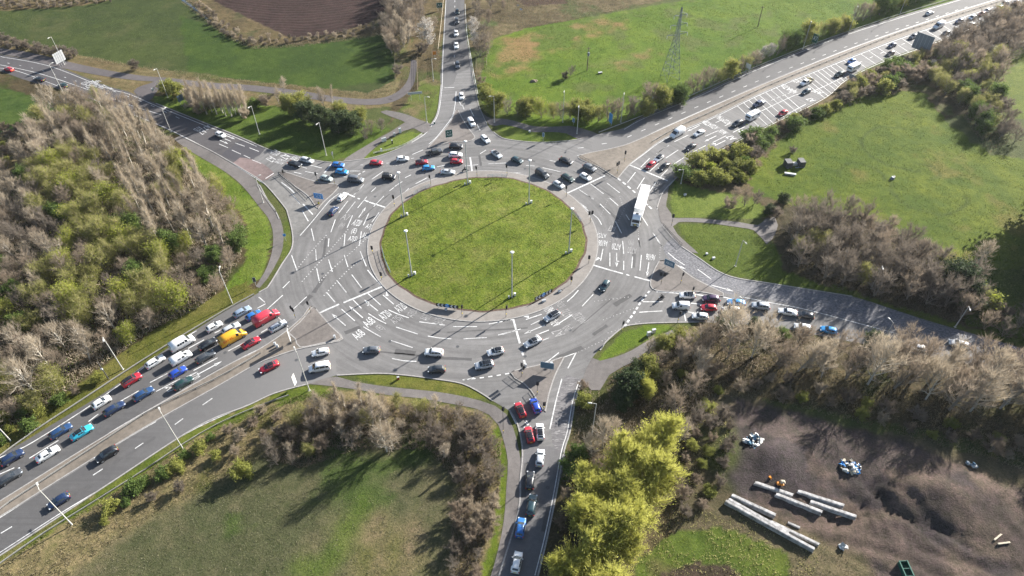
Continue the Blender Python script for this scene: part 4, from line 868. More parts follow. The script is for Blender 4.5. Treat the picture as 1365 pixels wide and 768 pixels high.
CARS = """
16,610,1.6,-1,suv,navy|large navy car cut by the left edge of the photo, nearside lane
12.5,636,1.6,-1,estate,dgrey|dark grey car in the bottom left corner, beside the crash barrier of the reserve
80.5,574.5,1.6,-1,estate,dblue|dark blue car with bright windscreen, ahead of the large navy car
108.5,576,1.6,-1,saloon*,turq|turquoise saloon with black glass roof, the only one of its colour
63,605,1.6,-1,saloon,white|white saloon directly behind the turquoise car
135,536,1.6,-1,hatch,white|white hatchback behind the red black-roofed car in the nearside lane
175.3,506.5,1.6,-1,suv*,red|red car with black roof in the queue by the left verge
152,544.5,1.6,-1,estate,navy|long navy estate directly ahead of the turquoise car
191,525,1.6,-1,estate,dblue|dark blue estate beside the red black-roofed car, next to the reserve
206.5,482,1.6,-1,estate,white|white estate behind the white minibus by the left verge
237,496,1.6,-1,hatch,royal|royal blue hatchback behind the white panel van
244,510.5,1.6,-1,estate,green|dark green estate standing on painted lettering beside the reserve
243,458.5,1.75,-1,minibus,white|white minibus with a row of side windows by the left verge
241,477.5,1.7,-1,midvanw,white|white panel van beside the minibus in the bottom left queue
277,459,1.7,-1,suv,black|black tall car directly behind the small white car and beside the yellow van
273.6,475.5,1.7,-1,estate,dgrey|dark grey estate behind the yellow van
285.3,435,1.75,-1,hatch,white|white hatchback in the nearside lane ahead of the minibus
307.8,437.5,1.8,-1,estate,silver|silver white estate squeezed beside the yellow van
310.5,451,1.8,-1,yellowvan,yellow|bright yellow delivery van with red lettering
322.8,415.3,1.75,-1,estate,sblue|silver blue estate first in the nearside lane by the left verge
338,420,1.75,-1,hatch,blue|blue hatchback next to the red van
334.5,456.6,1.75,-1,saloon*,red|small red car with black glass roof behind the silver estate, next to the reserve
355,424.5,1.75,-1,redvan,redvan|red delivery van with white lettering
370.3,434.5,1.7,-1,estate,silver|silver estate waiting first in the lane beside the south-west island
142.3,605.6,-1.6,1,suv,black|black tall car driving away on the lower left carriageway
78,667.5,-1.6,1,hatch,navy|navy car driving away under the lamp post in the bottom left corner
358.5,488.8,-2,.95,saloon*,red|red saloon with dark sunroof leaving on the south-west carriageway
427,469.5,-2,.4,hatch,white|white hatchback above the white people carrier on the south-west exit
425.8,490,-2,.35,mpv,white|white people carrier beside the lamp post on the south-west exit
495,466.5,-2,.05,hatch,grey|dark grey hatchback alone below the painted route numbers
578.5,470,-2,-.12,suv,white|white tall car above the dark grey hatchback at the bottom of the roundabout
582,492,-2,.1,hatch,dgrey|dark grey hatchback below the white tall car, near the long verge strip
660.5,468.5,-2,.45,hatch*,white|white hatchback with black roof at the bottom of the roundabout
645.4,486.5,-2,.35,suv*,silver|silver tall car with black roof below the white black-roofed one
736,421,-2,1.15,estate*,silver|silver estate driving over the painted lettering below the island
710,455.6,-2,1,saloon*,silver|silver saloon with dark glass roof at the lower right of the roundabout
693.4,546,-.6,-1.4,hatch*,red|red car with black roof first in the southern queue
713.5,540.5,-.5,-1.3,hatch,royal|bright blue hatchback beside the first red car of the southern queue
705.5,579,-.35,-1.4,hatch*,red|red car with black roof second in the southern queue
720,575,-.1,-1.4,hatch*,white|white car with dark glass roof beside the second red car of the southern queue
720,610,.12,-1,hatch,silver|silver hatchback third in the southern queue
706.6,640,.08,-1,hatch,black|black hatchback in the shade behind the silver hatchback on the southern road
708.8,673,.18,-1,estate,teal|dark teal estate between the black and the blue cars on the southern road
694,703,.16,-1,hatch,blue|blue hatchback in the shade of the southern road
689,749,.2,-1,hatch,white|white roofed hatchback last in the southern queue at the bottom edge
806,380.5,-1.,1.5,hatch,teal|dark teal hatchback alone just past the stop line right of the island
916.3,393.5,-2,-.1,hatch*,white|white hatchback with dark roof behind the motorcycle
907.5,408,-2,-.08,smallvan,white|white small van first in the middle lane of the south-east queue
947.6,398.5,-2,-.1,suv,purple|dark purple tall car behind the white dark-roofed hatchback in the south-east queue
944.6,410,-2,-.08,hatch,red|red hatchback directly behind the white small van
933.3,421.5,-2,-.15,hatch,white|white hatchback nearest the bushes in the south-east queue
981.4,403,-2,-.15,saloon,lblue|light blue saloon in the south-east queue
975,413,-2,-.1,estate,cream|cream estate below the light blue saloon
1014,408,-2,-.25,suv,silver|silver tall car behind the light blue saloon
1050,415.5,-2,-.35,saloon,white|white saloon last before the queue goes behind the bare trees
1074,420,-2,-.4,hatch,dgrey|dark car half hidden by the tips of the bare trees behind the white saloon
1070,436,-2,-.4,hatch,white|white car seen through the bare twigs, nearest the dark conifer bush
1105,440,-2,-.45,hatch,lblue|light blue car seen through the bare trees right of the white one
1222,463,-2,-.5,hatch,white|white car glimpsed through the bare trees right of the middle of their row
1279,458.5,-2,-.5,estate,silver|silver car glimpsed through the trees towards the right edge
1344,464,-2,-.6,hatch,navy|dark car almost hidden behind trees at the right edge
11.3,92.2,-2,-.5,hatch,red|red hatchback near the left edge on the north-west approach
52.6,105,-2,-.6,saloon,black|black saloon between the red hatchback and the lamp post top left
84,113.5,-2,-.65,hatch,green|dark green hatchback at the foot of a lamp post top left
144.5,133,-2,-.75,hatch,navy|navy hatchback near the bare trees top left
293.7,179.5,2,.85,hatch,white|white hatchback alone on the north-west approach
393,218.3,2,.6,saloon,black|black saloon behind the pale estate at the north-west stop line
409,213.3,2,.5,estate,silver|pale silver estate beside the verge at the north-west stop line
450.5,219.6,2,.15,hatch,blue|blue hatchback nearest the verge past the north-west stop line
455.5,228.6,2,.25,hatch,lblue|light blue hatchback directly below the blue one
435,237.5,2,.5,hatch,sgreen|grey green hatchback beside the tip of the north-west island
474.3,239.3,2,.25,mpv,grey|slate grey people carrier entering from the north-west
518.4,236,2,.15,boxy,black|black boxy off-roader with bars on its roof
501.4,216.8,2,.05,hatch,red|red hatchback beside the low wall of the northern grass triangle
536.4,211.5,2,-.1,hatch,white|white hatchback ahead of the red one at the top of the roundabout
562,216,2,-.25,hatch*,red|red hatchback with black roof just above the light blue car
571,223.5,2,-.2,hatch,lblue|light blue hatchback in the row at the top of the roundabout
596.6,229,2,.05,saloon,silver|silver saloon nearest the island at the top of the roundabout
608.6,215,2,0,hatch,red|small red hatchback below the white tall car at the top stop line
607,206.7,2,0,suv,white|white tall car between the black one and the small red one
608,195,2,.05,suv,black|black tall car nearest the northern island
661.7,205.3,1.6,1.15,saloon*,silver|silver saloon with dark glass roof entering from the north
646.7,185.2,1.3,1.3,estate,white|white estate turning in from the northern road
689.4,213.2,2,.85,hatch,teal|teal blue hatchback at the top right of the roundabout
456.5,262,1,-1,hatch,white|white hatchback beside the north-west island
444,281,.9,-1.1,hatch,navy|dark hatchback with pale stripes behind the white one beside the north-west island
754.7,214,2,.75,saloon,black|black saloon last in the upper lane at the top right stop line
722.8,232,1.7,1.1,mpv,dgrey|dark grey people carrier last in the lane nearest the island
757,237,1.8,1,estate,green|dark green estate in the middle of the top right queue
744.6,246,1.8,1,hatch,silver|silver hatchback nearest the island at the top right stop line
786,223.5,1.8,.9,suv,grey|grey tall car by the tip of the north-east island
780.5,235.5,1.8,1,hatch,white|white hatchback first at the top right stop line
878,211,-1.3,1,hatch*,white|white hatchback with dark roof behind the red one at the north-east stop line
866.7,220,-1.3,1,hatch,red|red hatchback first at the north-east stop line
885.5,221.6,-1.3,1,saloon,black|black saloon at the north-east stop line
920.7,195.5,-1.6,1,saloon,black|black saloon between the white saloon and the stop line on the north-east approach
932,177,-1.9,1,saloon,white|white saloon beside the large white van on the north-east approach
902.7,178.5,-1.8,1,bigvan,white|large white van beside the reserve on the north-east approach
1043.5,150.5,-2,1.05,hatch,red|red hatchback alone by the bushes on the north-east approach
1074.5,122,-2,1,hatch,teal|dark teal hatchback below the flatbed truck
1135,81.5,-2,.95,hatch,blue|blue hatchback beside the distant caravan
1187,71,-2,.95,hatch,brown|brown hatchback beside the bushes near the large grey sign
1189.3,60.3,-2,.9,hatch,navy|dark blue hatchback left of the large grey sign
1217.8,48.7,-2,.9,suv,grey|grey tall car just above the large grey sign
1251,35,-2,.9,bigvan,white|large white van in the distant north-east queue
1261,44,-2,.9,hatch,black|black hatchback beside the distant large white van
1279,28.3,-2,.9,suv,dblue|dark blue tall car behind the distant large white van
1296.2,23.3,-2,.9,estate,sblue|silver blue estate above the white hatchback in the distant queue
1294,33,-2,.9,hatch,white|white hatchback nearest the wood in the distant queue
1308.5,18.4,-2,.9,hatch,dred|dark red hatchback in the far north-east queue
1315.6,14.2,-2,.9,hatch,silver|silver hatchback next behind the dark red one
1332,10,-2,.9,estate,white|white estate near the top right corner
1339,5.5,-2,.9,midvan,white|white van near the top right corner
1353.5,3.5,-2,.9,hatch,navy|navy hatchback in the top right corner
1239.5,17,2,-.85,estate,white|white estate driving away alone on the far carriageway
609.6,15.5,.05,1,hatch,green|dark green hatchback furthest up the northern road
609,28,.05,1,suv,dgrey|dark grey tall car second from the top on the northern road
607.8,44.5,.05,1,hatch,white|white hatchback beside the white blossom on the northern road
608,60.4,.05,1,saloon,white|white saloon third of the light cars from the roundabout on the northern road
610,86.5,.1,1,suv,grey|grey tall car alone on the northern road
615,128,.15,1,hatch,white|white hatchback near the stop line of the northern road
628.4,163.5,.6,1,smallvan,white|white small van beside the northern island
"""
GROUPS = []
for ln in CARS.strip().split('\n'):
    a, lab = ln.split('|'); px, py, dx, dy, k, c = a.split(',')
    o = proto(k); place(o, float(px), float(py), float(dx), float(dy)); setcol(o, c)
    kk = k.rstrip('*')
    cat = {'midvan': 'van', 'midvanw': 'van', 'bigvan': 'van', 'smallvan': 'van', 'yellowvan': 'van', 'redvan': 'van', 'minibus': 'minibus'}.get(kk, 'car')
    tag(o, lab, cat, 'vehicles queueing and driving at the roundabout')
    if kk in ('yellowvan', 'redvan'): o.scale = (1.13, 1.04, 1.06)
    if kk == 'boxy':
        b = MB()
        for x in (-.2, -.9, -1.6): b.box((x, 0, 1.96), (.06, 1.5, .05))
        for s in (-1, 1): b.box((-.9, s * .66, 1.93), (1.7, .05, .05))
        b.build('roof_rack', M['dark_steel'], o)

def wheels(root, xs, y, r, w=.3):
    ty, ri = wheel_mesh(r, w, 'w')
    for x in xs:
        for s in (-1, 1):
            q = link(bpy.data.objects.new('wheel', ty), root); q.location = (x, s * y, r); link(bpy.data.objects.new('rim', ri), q)
# articulated lorry
def lorry():
    t = empty('articulated_lorry', (0, 0, 0), 0, 'white articulated lorry with box trailer turning right of the island', 'lorry')
    b = MB(); b.box((-2.05, 0, 2.55), (12.1, 2.54, 2.9)); b.box((-2.05, 0, 1.05), (12.0, 1.0, .2), m=1); b.box((-3.2, 1.2, .8), (5, .05, .5), m=1); b.box((-3.2, -1.2, .8), (5, .05, .5), m=1)
    b.box((-2.05, 0, 4.012), (12.16, 2.60, .03)); b.box((-2.05, 1.28, 1.2), (12.14, .05, .16)); b.box((-2.05, -1.28, 1.2), (12.14, .05, .16))
    b.build('trailer', [M['paint'], M['black']], t)
    b = MB()   # cab: side profile extruded
    prof = [(8.05, .45), (8.10, 1.3), (7.98, 1.75), (7.72, 2.75), (7.35, 3.35), (6.6, 3.75), (5.75, 3.85), (5.75, .45)]
    k = len(prof)
    for s in (1,):
        vs = [(x, -1.24 + (.10 if z > 2.7 else 0), z) for x, z in prof] + [(x, 1.24 - (.10 if z > 2.7 else 0), z) for x, z in prof]
        b.add(vs, [tuple(range(k)), tuple(range(2 * k - 1, k - 1, -1))] + [(i, k + i, k + (i + 1) % k, (i + 1) % k) for i in range(k)])
    b.box((5.0, 0, .75), (2.6, 2.2, .5), m=1)
    b.box((6.2, 0, 3.86), (.5, .8, .12), m=1)
    b.build('cab', [M['paint'], M['black']], t)
    b = MB(); b.add([(8.0, -1.08, 1.82), (8.0, 1.08, 1.82), (7.755, 1.04, 2.72), (7.755, -1.04, 2.72)], [(0, 1, 2, 3)]); b.build('windscreen', M['glass'], t)
    for s in (-1, 1):
        b = MB(); y = s * 1.252; b.add([(7.75, y, 1.85), (6.95, y, 1.85), (6.95, s * 1.235, 2.62), (7.55, s * 1.235, 2.62)], [(0, 1, 2, 3)]); b.build('side_window', M['glass'], t)
        b = MB(); b.box((7.7, s * 1.42, 2.3), (.14, .22, .7)); b.build('mirror', M['black'], t)
        b = MB(); b.box((8.09, s * .95, .95), (.06, .36, .24)); b.build('headlight', M['headlamp'], t)
        b = MB(); b.box((-8.12, s * 1.0, .95), (.05, .4, .2)); b.build('tail_light', M['taillamp'], t)
    b = MB(); b.box((8.10, 0, 1.25), (.05, 1.5, .35)); b.box((8.11, 0, .72), (.05, 1.2, .3)); b.build('grille', M['black'], t)
    b = MB(); b.box((8.14, 0, 1.2), (.03, .62, .34)); b.build('number_plate', M['plate_y'], t)
    wheels(t, (7.0, 3.9, -3.6, -4.9, -6.2), 1.08, .5)
    setcol(t, 'lorry'); a = G(861.5, 245.5, 4.0); c = G(846.2, 302.3, .5); d = (c - a); d.z = 0; d.normalize()
    m = Vector((c.x, c.y, 0)) - d * 8.1
    t.location = (m.x, m.y, .03); t.rotation_euler = (0, 0, math.atan2(d.y, d.x))
lorry()
def caravan(px, py, dx, dy, lab):
    t = empty('caravan', (0, 0, 0), 0, lab, 'caravan', 'touring caravans')
    b = MB(); prof = [(2.75, .55), (2.95, 1.2), (2.75, 2.1), (2.35, 2.55), (-2.5, 2.6), (-2.8, 2.3), (-2.9, 1.0), (-2.75, .55)]; k = len(prof)
    b.add([(x, -1.12, z) for x, z in prof] + [(x, 1.12, z) for x, z in prof], [tuple(range(k)), tuple(range(2 * k - 1, k - 1, -1))] + [(i, k + i, k + (i + 1) % k, (i + 1) % k) for i in range(k)])
    b.box((3.4, 0, .5), (1.3, .12, .1), m=1); b.build('body', [M['paint'], M['dark_steel']], t)
    b = MB(); b.add([(2.90, -.9, 1.45), (2.90, .9, 1.45), (2.77, .9, 2.08), (2.77, -.9, 2.08)], [(0, 1, 2, 3)]); b.build('front_window', M['glass'], t)
    for s in (-1, 1):
        for x in (-1.6, 1.5):
            b = MB(); b.box((x, s * 1.13, 1.75), (1.1, .03, .55)); b.build('side_window', M['glass'], t)
    b = MB(); b.box((.2, 0, 2.62), (.6, .6, .08)); b.build('roof_light', M['sign_back'], t)
    wheels(t, (-.3,), .98, .31, .2); setcol(t, 'white'); place(t, px, py, dx, dy, 1.4)
caravan(1003.5, 154, -2, 1.05, 'white caravan towed nearest the roundabout on the north-east approach')
caravan(1138, 89.5, -2, .95, 'white caravan further back in the north-east approach')
for px, py, k, c, lab in ((983, 164.5, 'suv', 'dgrey', 'dark grey car towing the nearer caravan'), (1119, 99, 'suv', 'green', 'dark green car towing the farther caravan')):
    o = proto(k); place(o, px, py, -2, 1.05 if px < 1000 else .95); setcol(o, c); tag(o, lab, 'car', 'vehicles queueing and driving at the roundabout')
def pickup(px, py, dx, dy, cab, lab, flat=None, cat='pickup'):
    t = empty('pickup_truck' if not flat else 'flatbed_truck', (0, 0, 0), 0, lab, cat)
    o = make_car('suv', 'x') if False else None
    b = MB()
    prof = [(2.6, .35), (2.62, .85), (2.45, 1.02), (1.35, 1.12), (.75, 1.72), (-.75, 1.74), (-.95, 1.1), (-1.0, .35)]; k = len(prof)
    hw = [.85, .88, .88, .92, .72, .72, .92, .92]
    b.add([(x, -w, z) for (x, z), w in zip(prof, hw)] + [(x, w, z) for (x, z), w in zip(prof, hw)], [tuple(range(k)), tuple(range(2 * k - 1, k - 1, -1))] + [(i, k + i, k + (i + 1) % k, (i + 1) % k) for i in range(k)])
    b.build('cab', M['paint'], t)
    b = MB(); b.add([(1.32, -.82, 1.16), (1.32, .82, 1.16), (.80, .68, 1.70), (.80, -.68, 1.70)], [(0, 1, 2, 3)])
    for v in range(4): x, y, z = b.v[v]; b.v[v] = (x + .02, y, z + .02)
    b.build('windscreen', M['glass'], t)
    for s in (-1, 1):
        b = MB(); b.add([(1.1, s * .93, 1.14), (-.75, s * .93, 1.14), (-.7, s * .745, 1.66), (.72, s * .745, 1.66)], [(0, 1, 2, 3)]); b.build('side_window', M['glass'], t)
        b = MB(); b.box((2.6, s * .65, .8), (.1, .34, .16)); b.build('headlight', M['headlamp'], t)
    b = MB()
    L = 1.75 if not flat else 3.0; x0 = -1.03; mt = M['paint'] if not flat else M['pale_wood']
    b.box((x0 - L / 2, 0, .62), (L, 1.84, .1))
    for s in (-1, 1): b.box((x0 - L / 2, s * .9, .86), (L, .07, .4))
    b.box((x0 - L, 0, .86), (.07, 1.84, .4)); b.build('load_bed', mt, t)
    if flat:
        b = MB(); b.tube((x0 - .3, .7, .9), (x0 - .2, .7, 2.1), .05); b.tube((x0 - .3, -.7, .9), (x0 - .2, -.7, 2.1), .05); b.tube((x0 - .2, .7, 2.1), (x0 - .2, -.7, 2.1), .05); b.build('ladder_frame', M['yellow'], t)
    else:
        b = MB(); b.box((x0 - L / 2 - .05, 0, 1.04), (L * .85, 1.7, .05)); b.build('bed_cover', M['sign_white'] if cab == 'navy' else M['black'], t)
    wheels(t, (1.7, -1.75 if not flat else -2.6), .82, .38); setcol(t, cab); place(t, px, py, dx, dy)
pickup(579, 203, 2, -.45, 'dgrey', 'dark grey pickup truck with covered bed leaving the northern island')
pickup(1011.5, 138.5, -2, 1, 'navy', 'dark blue pickup truck with pale cover beside the reserve, ahead of the flatbed')
pickup(1074, 110, -2, 1, 'white', 'white flatbed truck with wooden bed and yellow frame', flat=True, cat='truck')
def motorbike(px, py, dx, dy, lab, plab):
    t = empty('motorcycle', (0, 0, 0), 0, lab, 'motorcycle', 'motorcycles')
    b = MB(); b.tube((.55, 0, .62), (-.55, 0, .62), .17, .13); b.box((.18, 0, .82), (.5, .3, .22), taper=.7); b.tube((.72, 0, .34), (.42, 0, 1.0), .05); b.build('frame', M['black'], t)
    b = MB(); b.box((-.35, 0, .80), (.7, .28, .1)); b.build('seat', M['black'], t)
    b = MB(); b.tube((.42, -.38, 1.02), (.42, .38, 1.02), .025); b.build('handlebar', M['dark_steel'], t)
    b = MB(); b.box((.68, 0, .92), (.14, .2, .2)); b.build('headlight', M['headlamp'], t)
    ty, ri = wheel_mesh(.32, .16, 'm')
    for x in (.78, -.72):
        w = link(bpy.data.objects.new('wheel', ty), t); w.location = (x, 0, .32); link(bpy.data.objects.new('rim', ri), w)
    place(t, px, py, dx, dy, .6)
    # rider: one continuous skinned body
    J = [(-.25, 0, .92), (-.2, 0, 1.15), (-.08, 0, 1.42), (-.03, 0, 1.55), (.02, 0, 1.68), (-.06, .2, 1.40), (.12, .3, 1.18), (.38, .3, 1.08), (-.06, -.2, 1.40), (.12, -.3, 1.18), (.38, -.3, 1.08), (-.22, .12, .9), (.15, .24, .82), (-.02, .24, .42), (.1, .24, .33), (-.22, -.12, .9), (.15, -.24, .82), (-.02, -.24, .42), (.1, -.24, .33)]
    E = [(0, 1), (1, 2), (2, 3), (3, 4), (2, 5), (5, 6), (6, 7), (2, 8), (8, 9), (9, 10), (0, 11), (11, 12), (12, 13), (13, 14), (0, 15), (15, 16), (16, 17), (17, 18)]
    Rr = [.16, .17, .18, .07, .1, .085, .06, .045, .085, .06, .045, .1, .085, .06, .05, .1, .085, .06, .05]
    me = bpy.data.meshes.new('person'); me.from_pydata(J, E, []); p = bpy.data.objects.new('person', me); link(p)
    md = p.modifiers.new('skin', 'SKIN')
    for sv, r in zip(me.skin_vertices[0].data, Rr): sv.radius = (r, r)
    me.skin_vertices[0].data[0].use_root = True
    s = p.modifiers.new('sub', 'SUBSURF'); s.levels = s.render_levels = 1
    dg = bpy.context.evaluated_depsgraph_get(); nm = bpy.data.meshes.new_from_object(p.evaluated_get(dg)); p.modifiers.clear(); p.data = nm
    nm.materials.clear(); nm.materials.append(M['black']); nm.polygons.foreach_set('use_smooth', [True] * len(nm.polygons))
    p.location = t.location; p.rotation_euler = t.rotation_euler; tag(p, plab, 'person', 'motorcycle riders')
    b = MB(); bm = bmesh.new(); bmesh.ops.create_uvsphere(bm, u_segments=14, v_segments=9, radius=.15, matrix=Matrix.Translation((.03, 0, 1.72))); hm = bpy.data.meshes.new('helmet'); bm.to_mesh(hm); bm.free(); hm.materials.append(M['dark_steel']); link(bpy.data.objects.new('helmet', hm), p)
motorbike(881.7, 396.7, -2, .7, 'black motorcycle ahead of the cars in the south-east entry', 'rider in black leathers and dark helmet on the south-east entry')
motorbike(619.8, 226.5, 2, -.1, 'black motorcycle at the top stop line beside the island', 'rider in dark clothes on the motorcycle at the top stop line')
# ------------------------------------------------------------------ street furniture
def height_at(base, top):
    """height of a vertical thing from its base and top pixel"""
    a = G(*base); v = top[1] - 384.0
    dy = FPX * CP - v * SP; dz = -FPX * SP - v * CP
    return CAMH + dz * a.y / dy
def lamp(base, top, lab, head='lantern', hd=None, h=None, z=None):
    g = G(*base); zz = z if z is not None else .02
    if z is not None: g = G(base[0], base[1], z)
    h = h or max(5., height_at(base, top) - zz)
    t = empty('street_lamp', (g.x, g.y, zz), 0, lab, 'street lamp', 'lamp posts around the junction')
    b = MB(); q = 1.4 if head == 'disc' else .9; b.tube((0, 0, -.1), (0, 0, 1.6), .16 * q, .15 * q, 10); b.tube((0, 0, 1.6), (0, 0, h - .1), .125 * q, .08 * q, 10); b.box((.0, 0, .02), (.5, .5, .06)); 
    mt = M['pale_post'] if head != 'disc' else M['steel']
    b.build('post', mt, t)
    if head == 'disc':
        b = MB(); n = 20; b.tube((0, 0, h - .25), (0, 0, h - .05), .18, .52, n); b.tube((0, 0, h - .05), (0, 0, h + .12), .52, .30, n); b.build('lamp_head', M['sign_white'], t)
        b = MB(); b.box((.75, .55, .45), (.55, .45, .9)); b.build('control_box', M['sign_white'], t)
        b = MB(); b.box((-.8, -.35, .35), (.4, .4, .7)); b.build('control_box', M['steel'], t)
    else:
        d = Vector((hd[0], hd[1], 0)).normalized() if hd else Vector((0, -1, 0))
        b = MB(); b.tube((0, 0, h - .12), d * 1.0 + Vector((0, 0, h + .05)), .055, .05, 8); b.build('bracket', mt, t)
        a = math.atan2(d.y, d.x)
        b = MB(); b.box((1.35, 0, h + .07), (.85, .34, .16), Matrix.Rotation(a, 4, 'Z'), taper=.7); b.build('lamp_head', M['pale_post'], t)
for i, (b_, tp, lab) in enumerate((
    ((623.4, 245.8), (620.7, 187), 'tall lamp mast on the island at the top stop line'),
    ((539, 288.5), (528.4, 228.8), 'tall lamp mast on the upper left rim of the island'),
    ((549, 367.4), (540.7, 307), 'tall lamp mast on the lower left of the island'),
    ((682.5, 396), (681.5, 335), 'tall lamp mast on the island between the two chevron boards'),
    ((705, 272), (706.3, 213.3), 'tall lamp mast on the island beside the dark people carrier'),
    ((758, 337.3), (762, 277.7), 'tall lamp mast on the right rim of the island'))):
    g = G(*b_); lamp(b_, tp, lab, 'disc', h=15.6, z=dome(g.x, g.y))
for b_, tp, hd, lab in (
    ((84, 123), (66, 86), (.5, 1), 'lamp post with yellow foot right beside the dark green hatchback top left'),
    ((86, 86), (66, 49), (-.3, -1), 'lamp post behind the pale sign back top left'),
    ((224, 130.5), (209, 91), (-.3, -1), 'lamp post beside the mouth of the old track'),
    ((228, 176), (215, 146.5), (.4, 1), 'lamp post rising through the bare trees by the north-west road'),
    ((346, 179), (335.8, 141), (-.4, -1), 'lamp post on the dark verge nearest the bare poplars'),
    ((435, 207), (425, 163), (-.4, -1), 'lamp post on the dark verge below the evergreen shrubs'),
    ((569, 163), (566.5, 129), (1, -.2), 'lamp post left of the northern road by its footpath'),
    ((577.8, 108), (576.5, 78), (1, -.2), 'lamp post behind the white sign by the northern road'),
    ((659, 163), (658, 128), (-1, -.2), 'lamp post on the grass at the corner of the northern road'),
    ((750, 163), (753, 120), (-.2, -1), 'lamp post in front of the lime green shrub'),
    ((769, 178.4), (772.7, 140), (-.2, -1), 'lamp post beside the path east of the northern road'),
    ((827.3, 163), (832.3, 122.8), (-.2, -1), 'lamp post by the north-east road behind the blue white sign'),
    ((867, 150), (870, 128), (-.2, -1), 'lamp post among the hedge bushes right of the blue white sign'),
    ((1070, 65.6), (1084, 27.6), (-.4, -1), 'lamp post left of the green sign on the dual carriageway'),
    ((1131, 43.5), (1144.5, 7.5), (-.4, -1), 'lamp post right of the green sign on the dual carriageway'),
    ((1199, 20), (1210, -12), (-.4, -1), 'lamp post at the top edge by the dual carriageway'),
    ((310, 405), (292.7, 361), (-.2, 1), 'lamp post on the verge at the edge of the left wood nearest the roundabout'),
    ((164, 492.5), (136.6, 449), (.6, -1), 'lamp post behind the left crash barrier beside the white estate'),
    ((14.5, 588), (-4, 562), (.6, -1), 'lamp post behind the left crash barrier at the left edge'),
    ((243.6, 598), (215, 550.6), (-.6, .8), 'lamp post beside the outbound carriageway left of the shrubs'),
    ((96.5, 700), (53.4, 652.4), (-.6, .8), 'lamp post in front of the departing navy car bottom left'),
    ((412.4, 520.6), (396.6, 469), (-.6, 1), 'lamp post at the south-west exit beside the white people carrier'),
    ((351, 270), (342, 236), (.8, .6), 'lamp post between path and road at the north-west exit'),
    ((980, 355), (990, 320), (.3, -1), 'lamp post on the dark grass by the south-east exit'),
    ((907.5, 245), (910.5, 226), (-1, -.2), 'short lamp post beside the grass right of the lorry'),
    ((1160, 386), (1171.5, 354), (-.3, -1), 'lamp post inside the bare trees above the south-east road'),
    ((789, 580), (790.6, 538), (-1, .1), 'lamp post by the southern exit lane with arm over the road'),
    ((982, 434), (986, 401), (-.5, .7), 'lamp post between the light blue saloon and the cream estate'),
    ((1174, 460), (1181, 430), (-.3, .7), 'lamp post with its head above the bare tree tops'),
    ((1273, 436), (1286, 408), (-.3, -1), 'lamp post at the dark bank by the right edge')):
    lamp(b_, tp, lab, hd=hd)
t = empty('sign_post', G(145, 505.5, .02), 0, 'leaning grey post with a small box behind the left crash barrier', 'post')
b = MB(); b.tube((0, 0, 0), (0, 0, 6.4), .12, .08); b.build('post', M['dark_steel'], t); b = MB(); b.box((0, -.15, 3.9), (.5, .3, .4)); b.build('box', M['steel'], t)

def signal(base, lab, face, h=3.9, heads=1, arm=None, z=.13):
    """traffic signal: pole, black head with backing board and three lenses facing ground direction `face` (pixels)"""
    g = G(base[0], base[1], z); q = G(base[0] + face[0], base[1] + face[1], z) - g; rz = math.atan2(q.y, q.x)
    t = empty('traffic_light', g, rz, lab, 'traffic light', 'signals around the roundabout')
    b = MB(); b.tube((0, 0, 0), (0, 0, h), .06, .055, 8); b.build('pole', M['dark_steel'], t)
    for k in range(heads):
        y = (k - (heads - 1) / 2) * .95
        b = MB(); b.box((.10, y, h - .35), (.05, .62, 1.30)); b.box((.22, y, h - .35), (.24, .34, 1.05))
        for i in range(3): b.box((.40, y, h + .12 - i * .33), (.16, .30, .03))
        hd = b.build('signal_head', M['black'], t)
        for i, mt in enumerate(('red_lens', 'amber_lens', 'green_lens')):
            b = MB(); b.tube((.335, y, h - .02 - i * .33), (.348, y, h - .02 - i * .33), .10, n=12); b.build('lens', M[mt], hd)
    b = MB(); b.box((.09, 0, 1.1), (.14, .16, .26)); b.build('push_button', M['plate_y'], t)
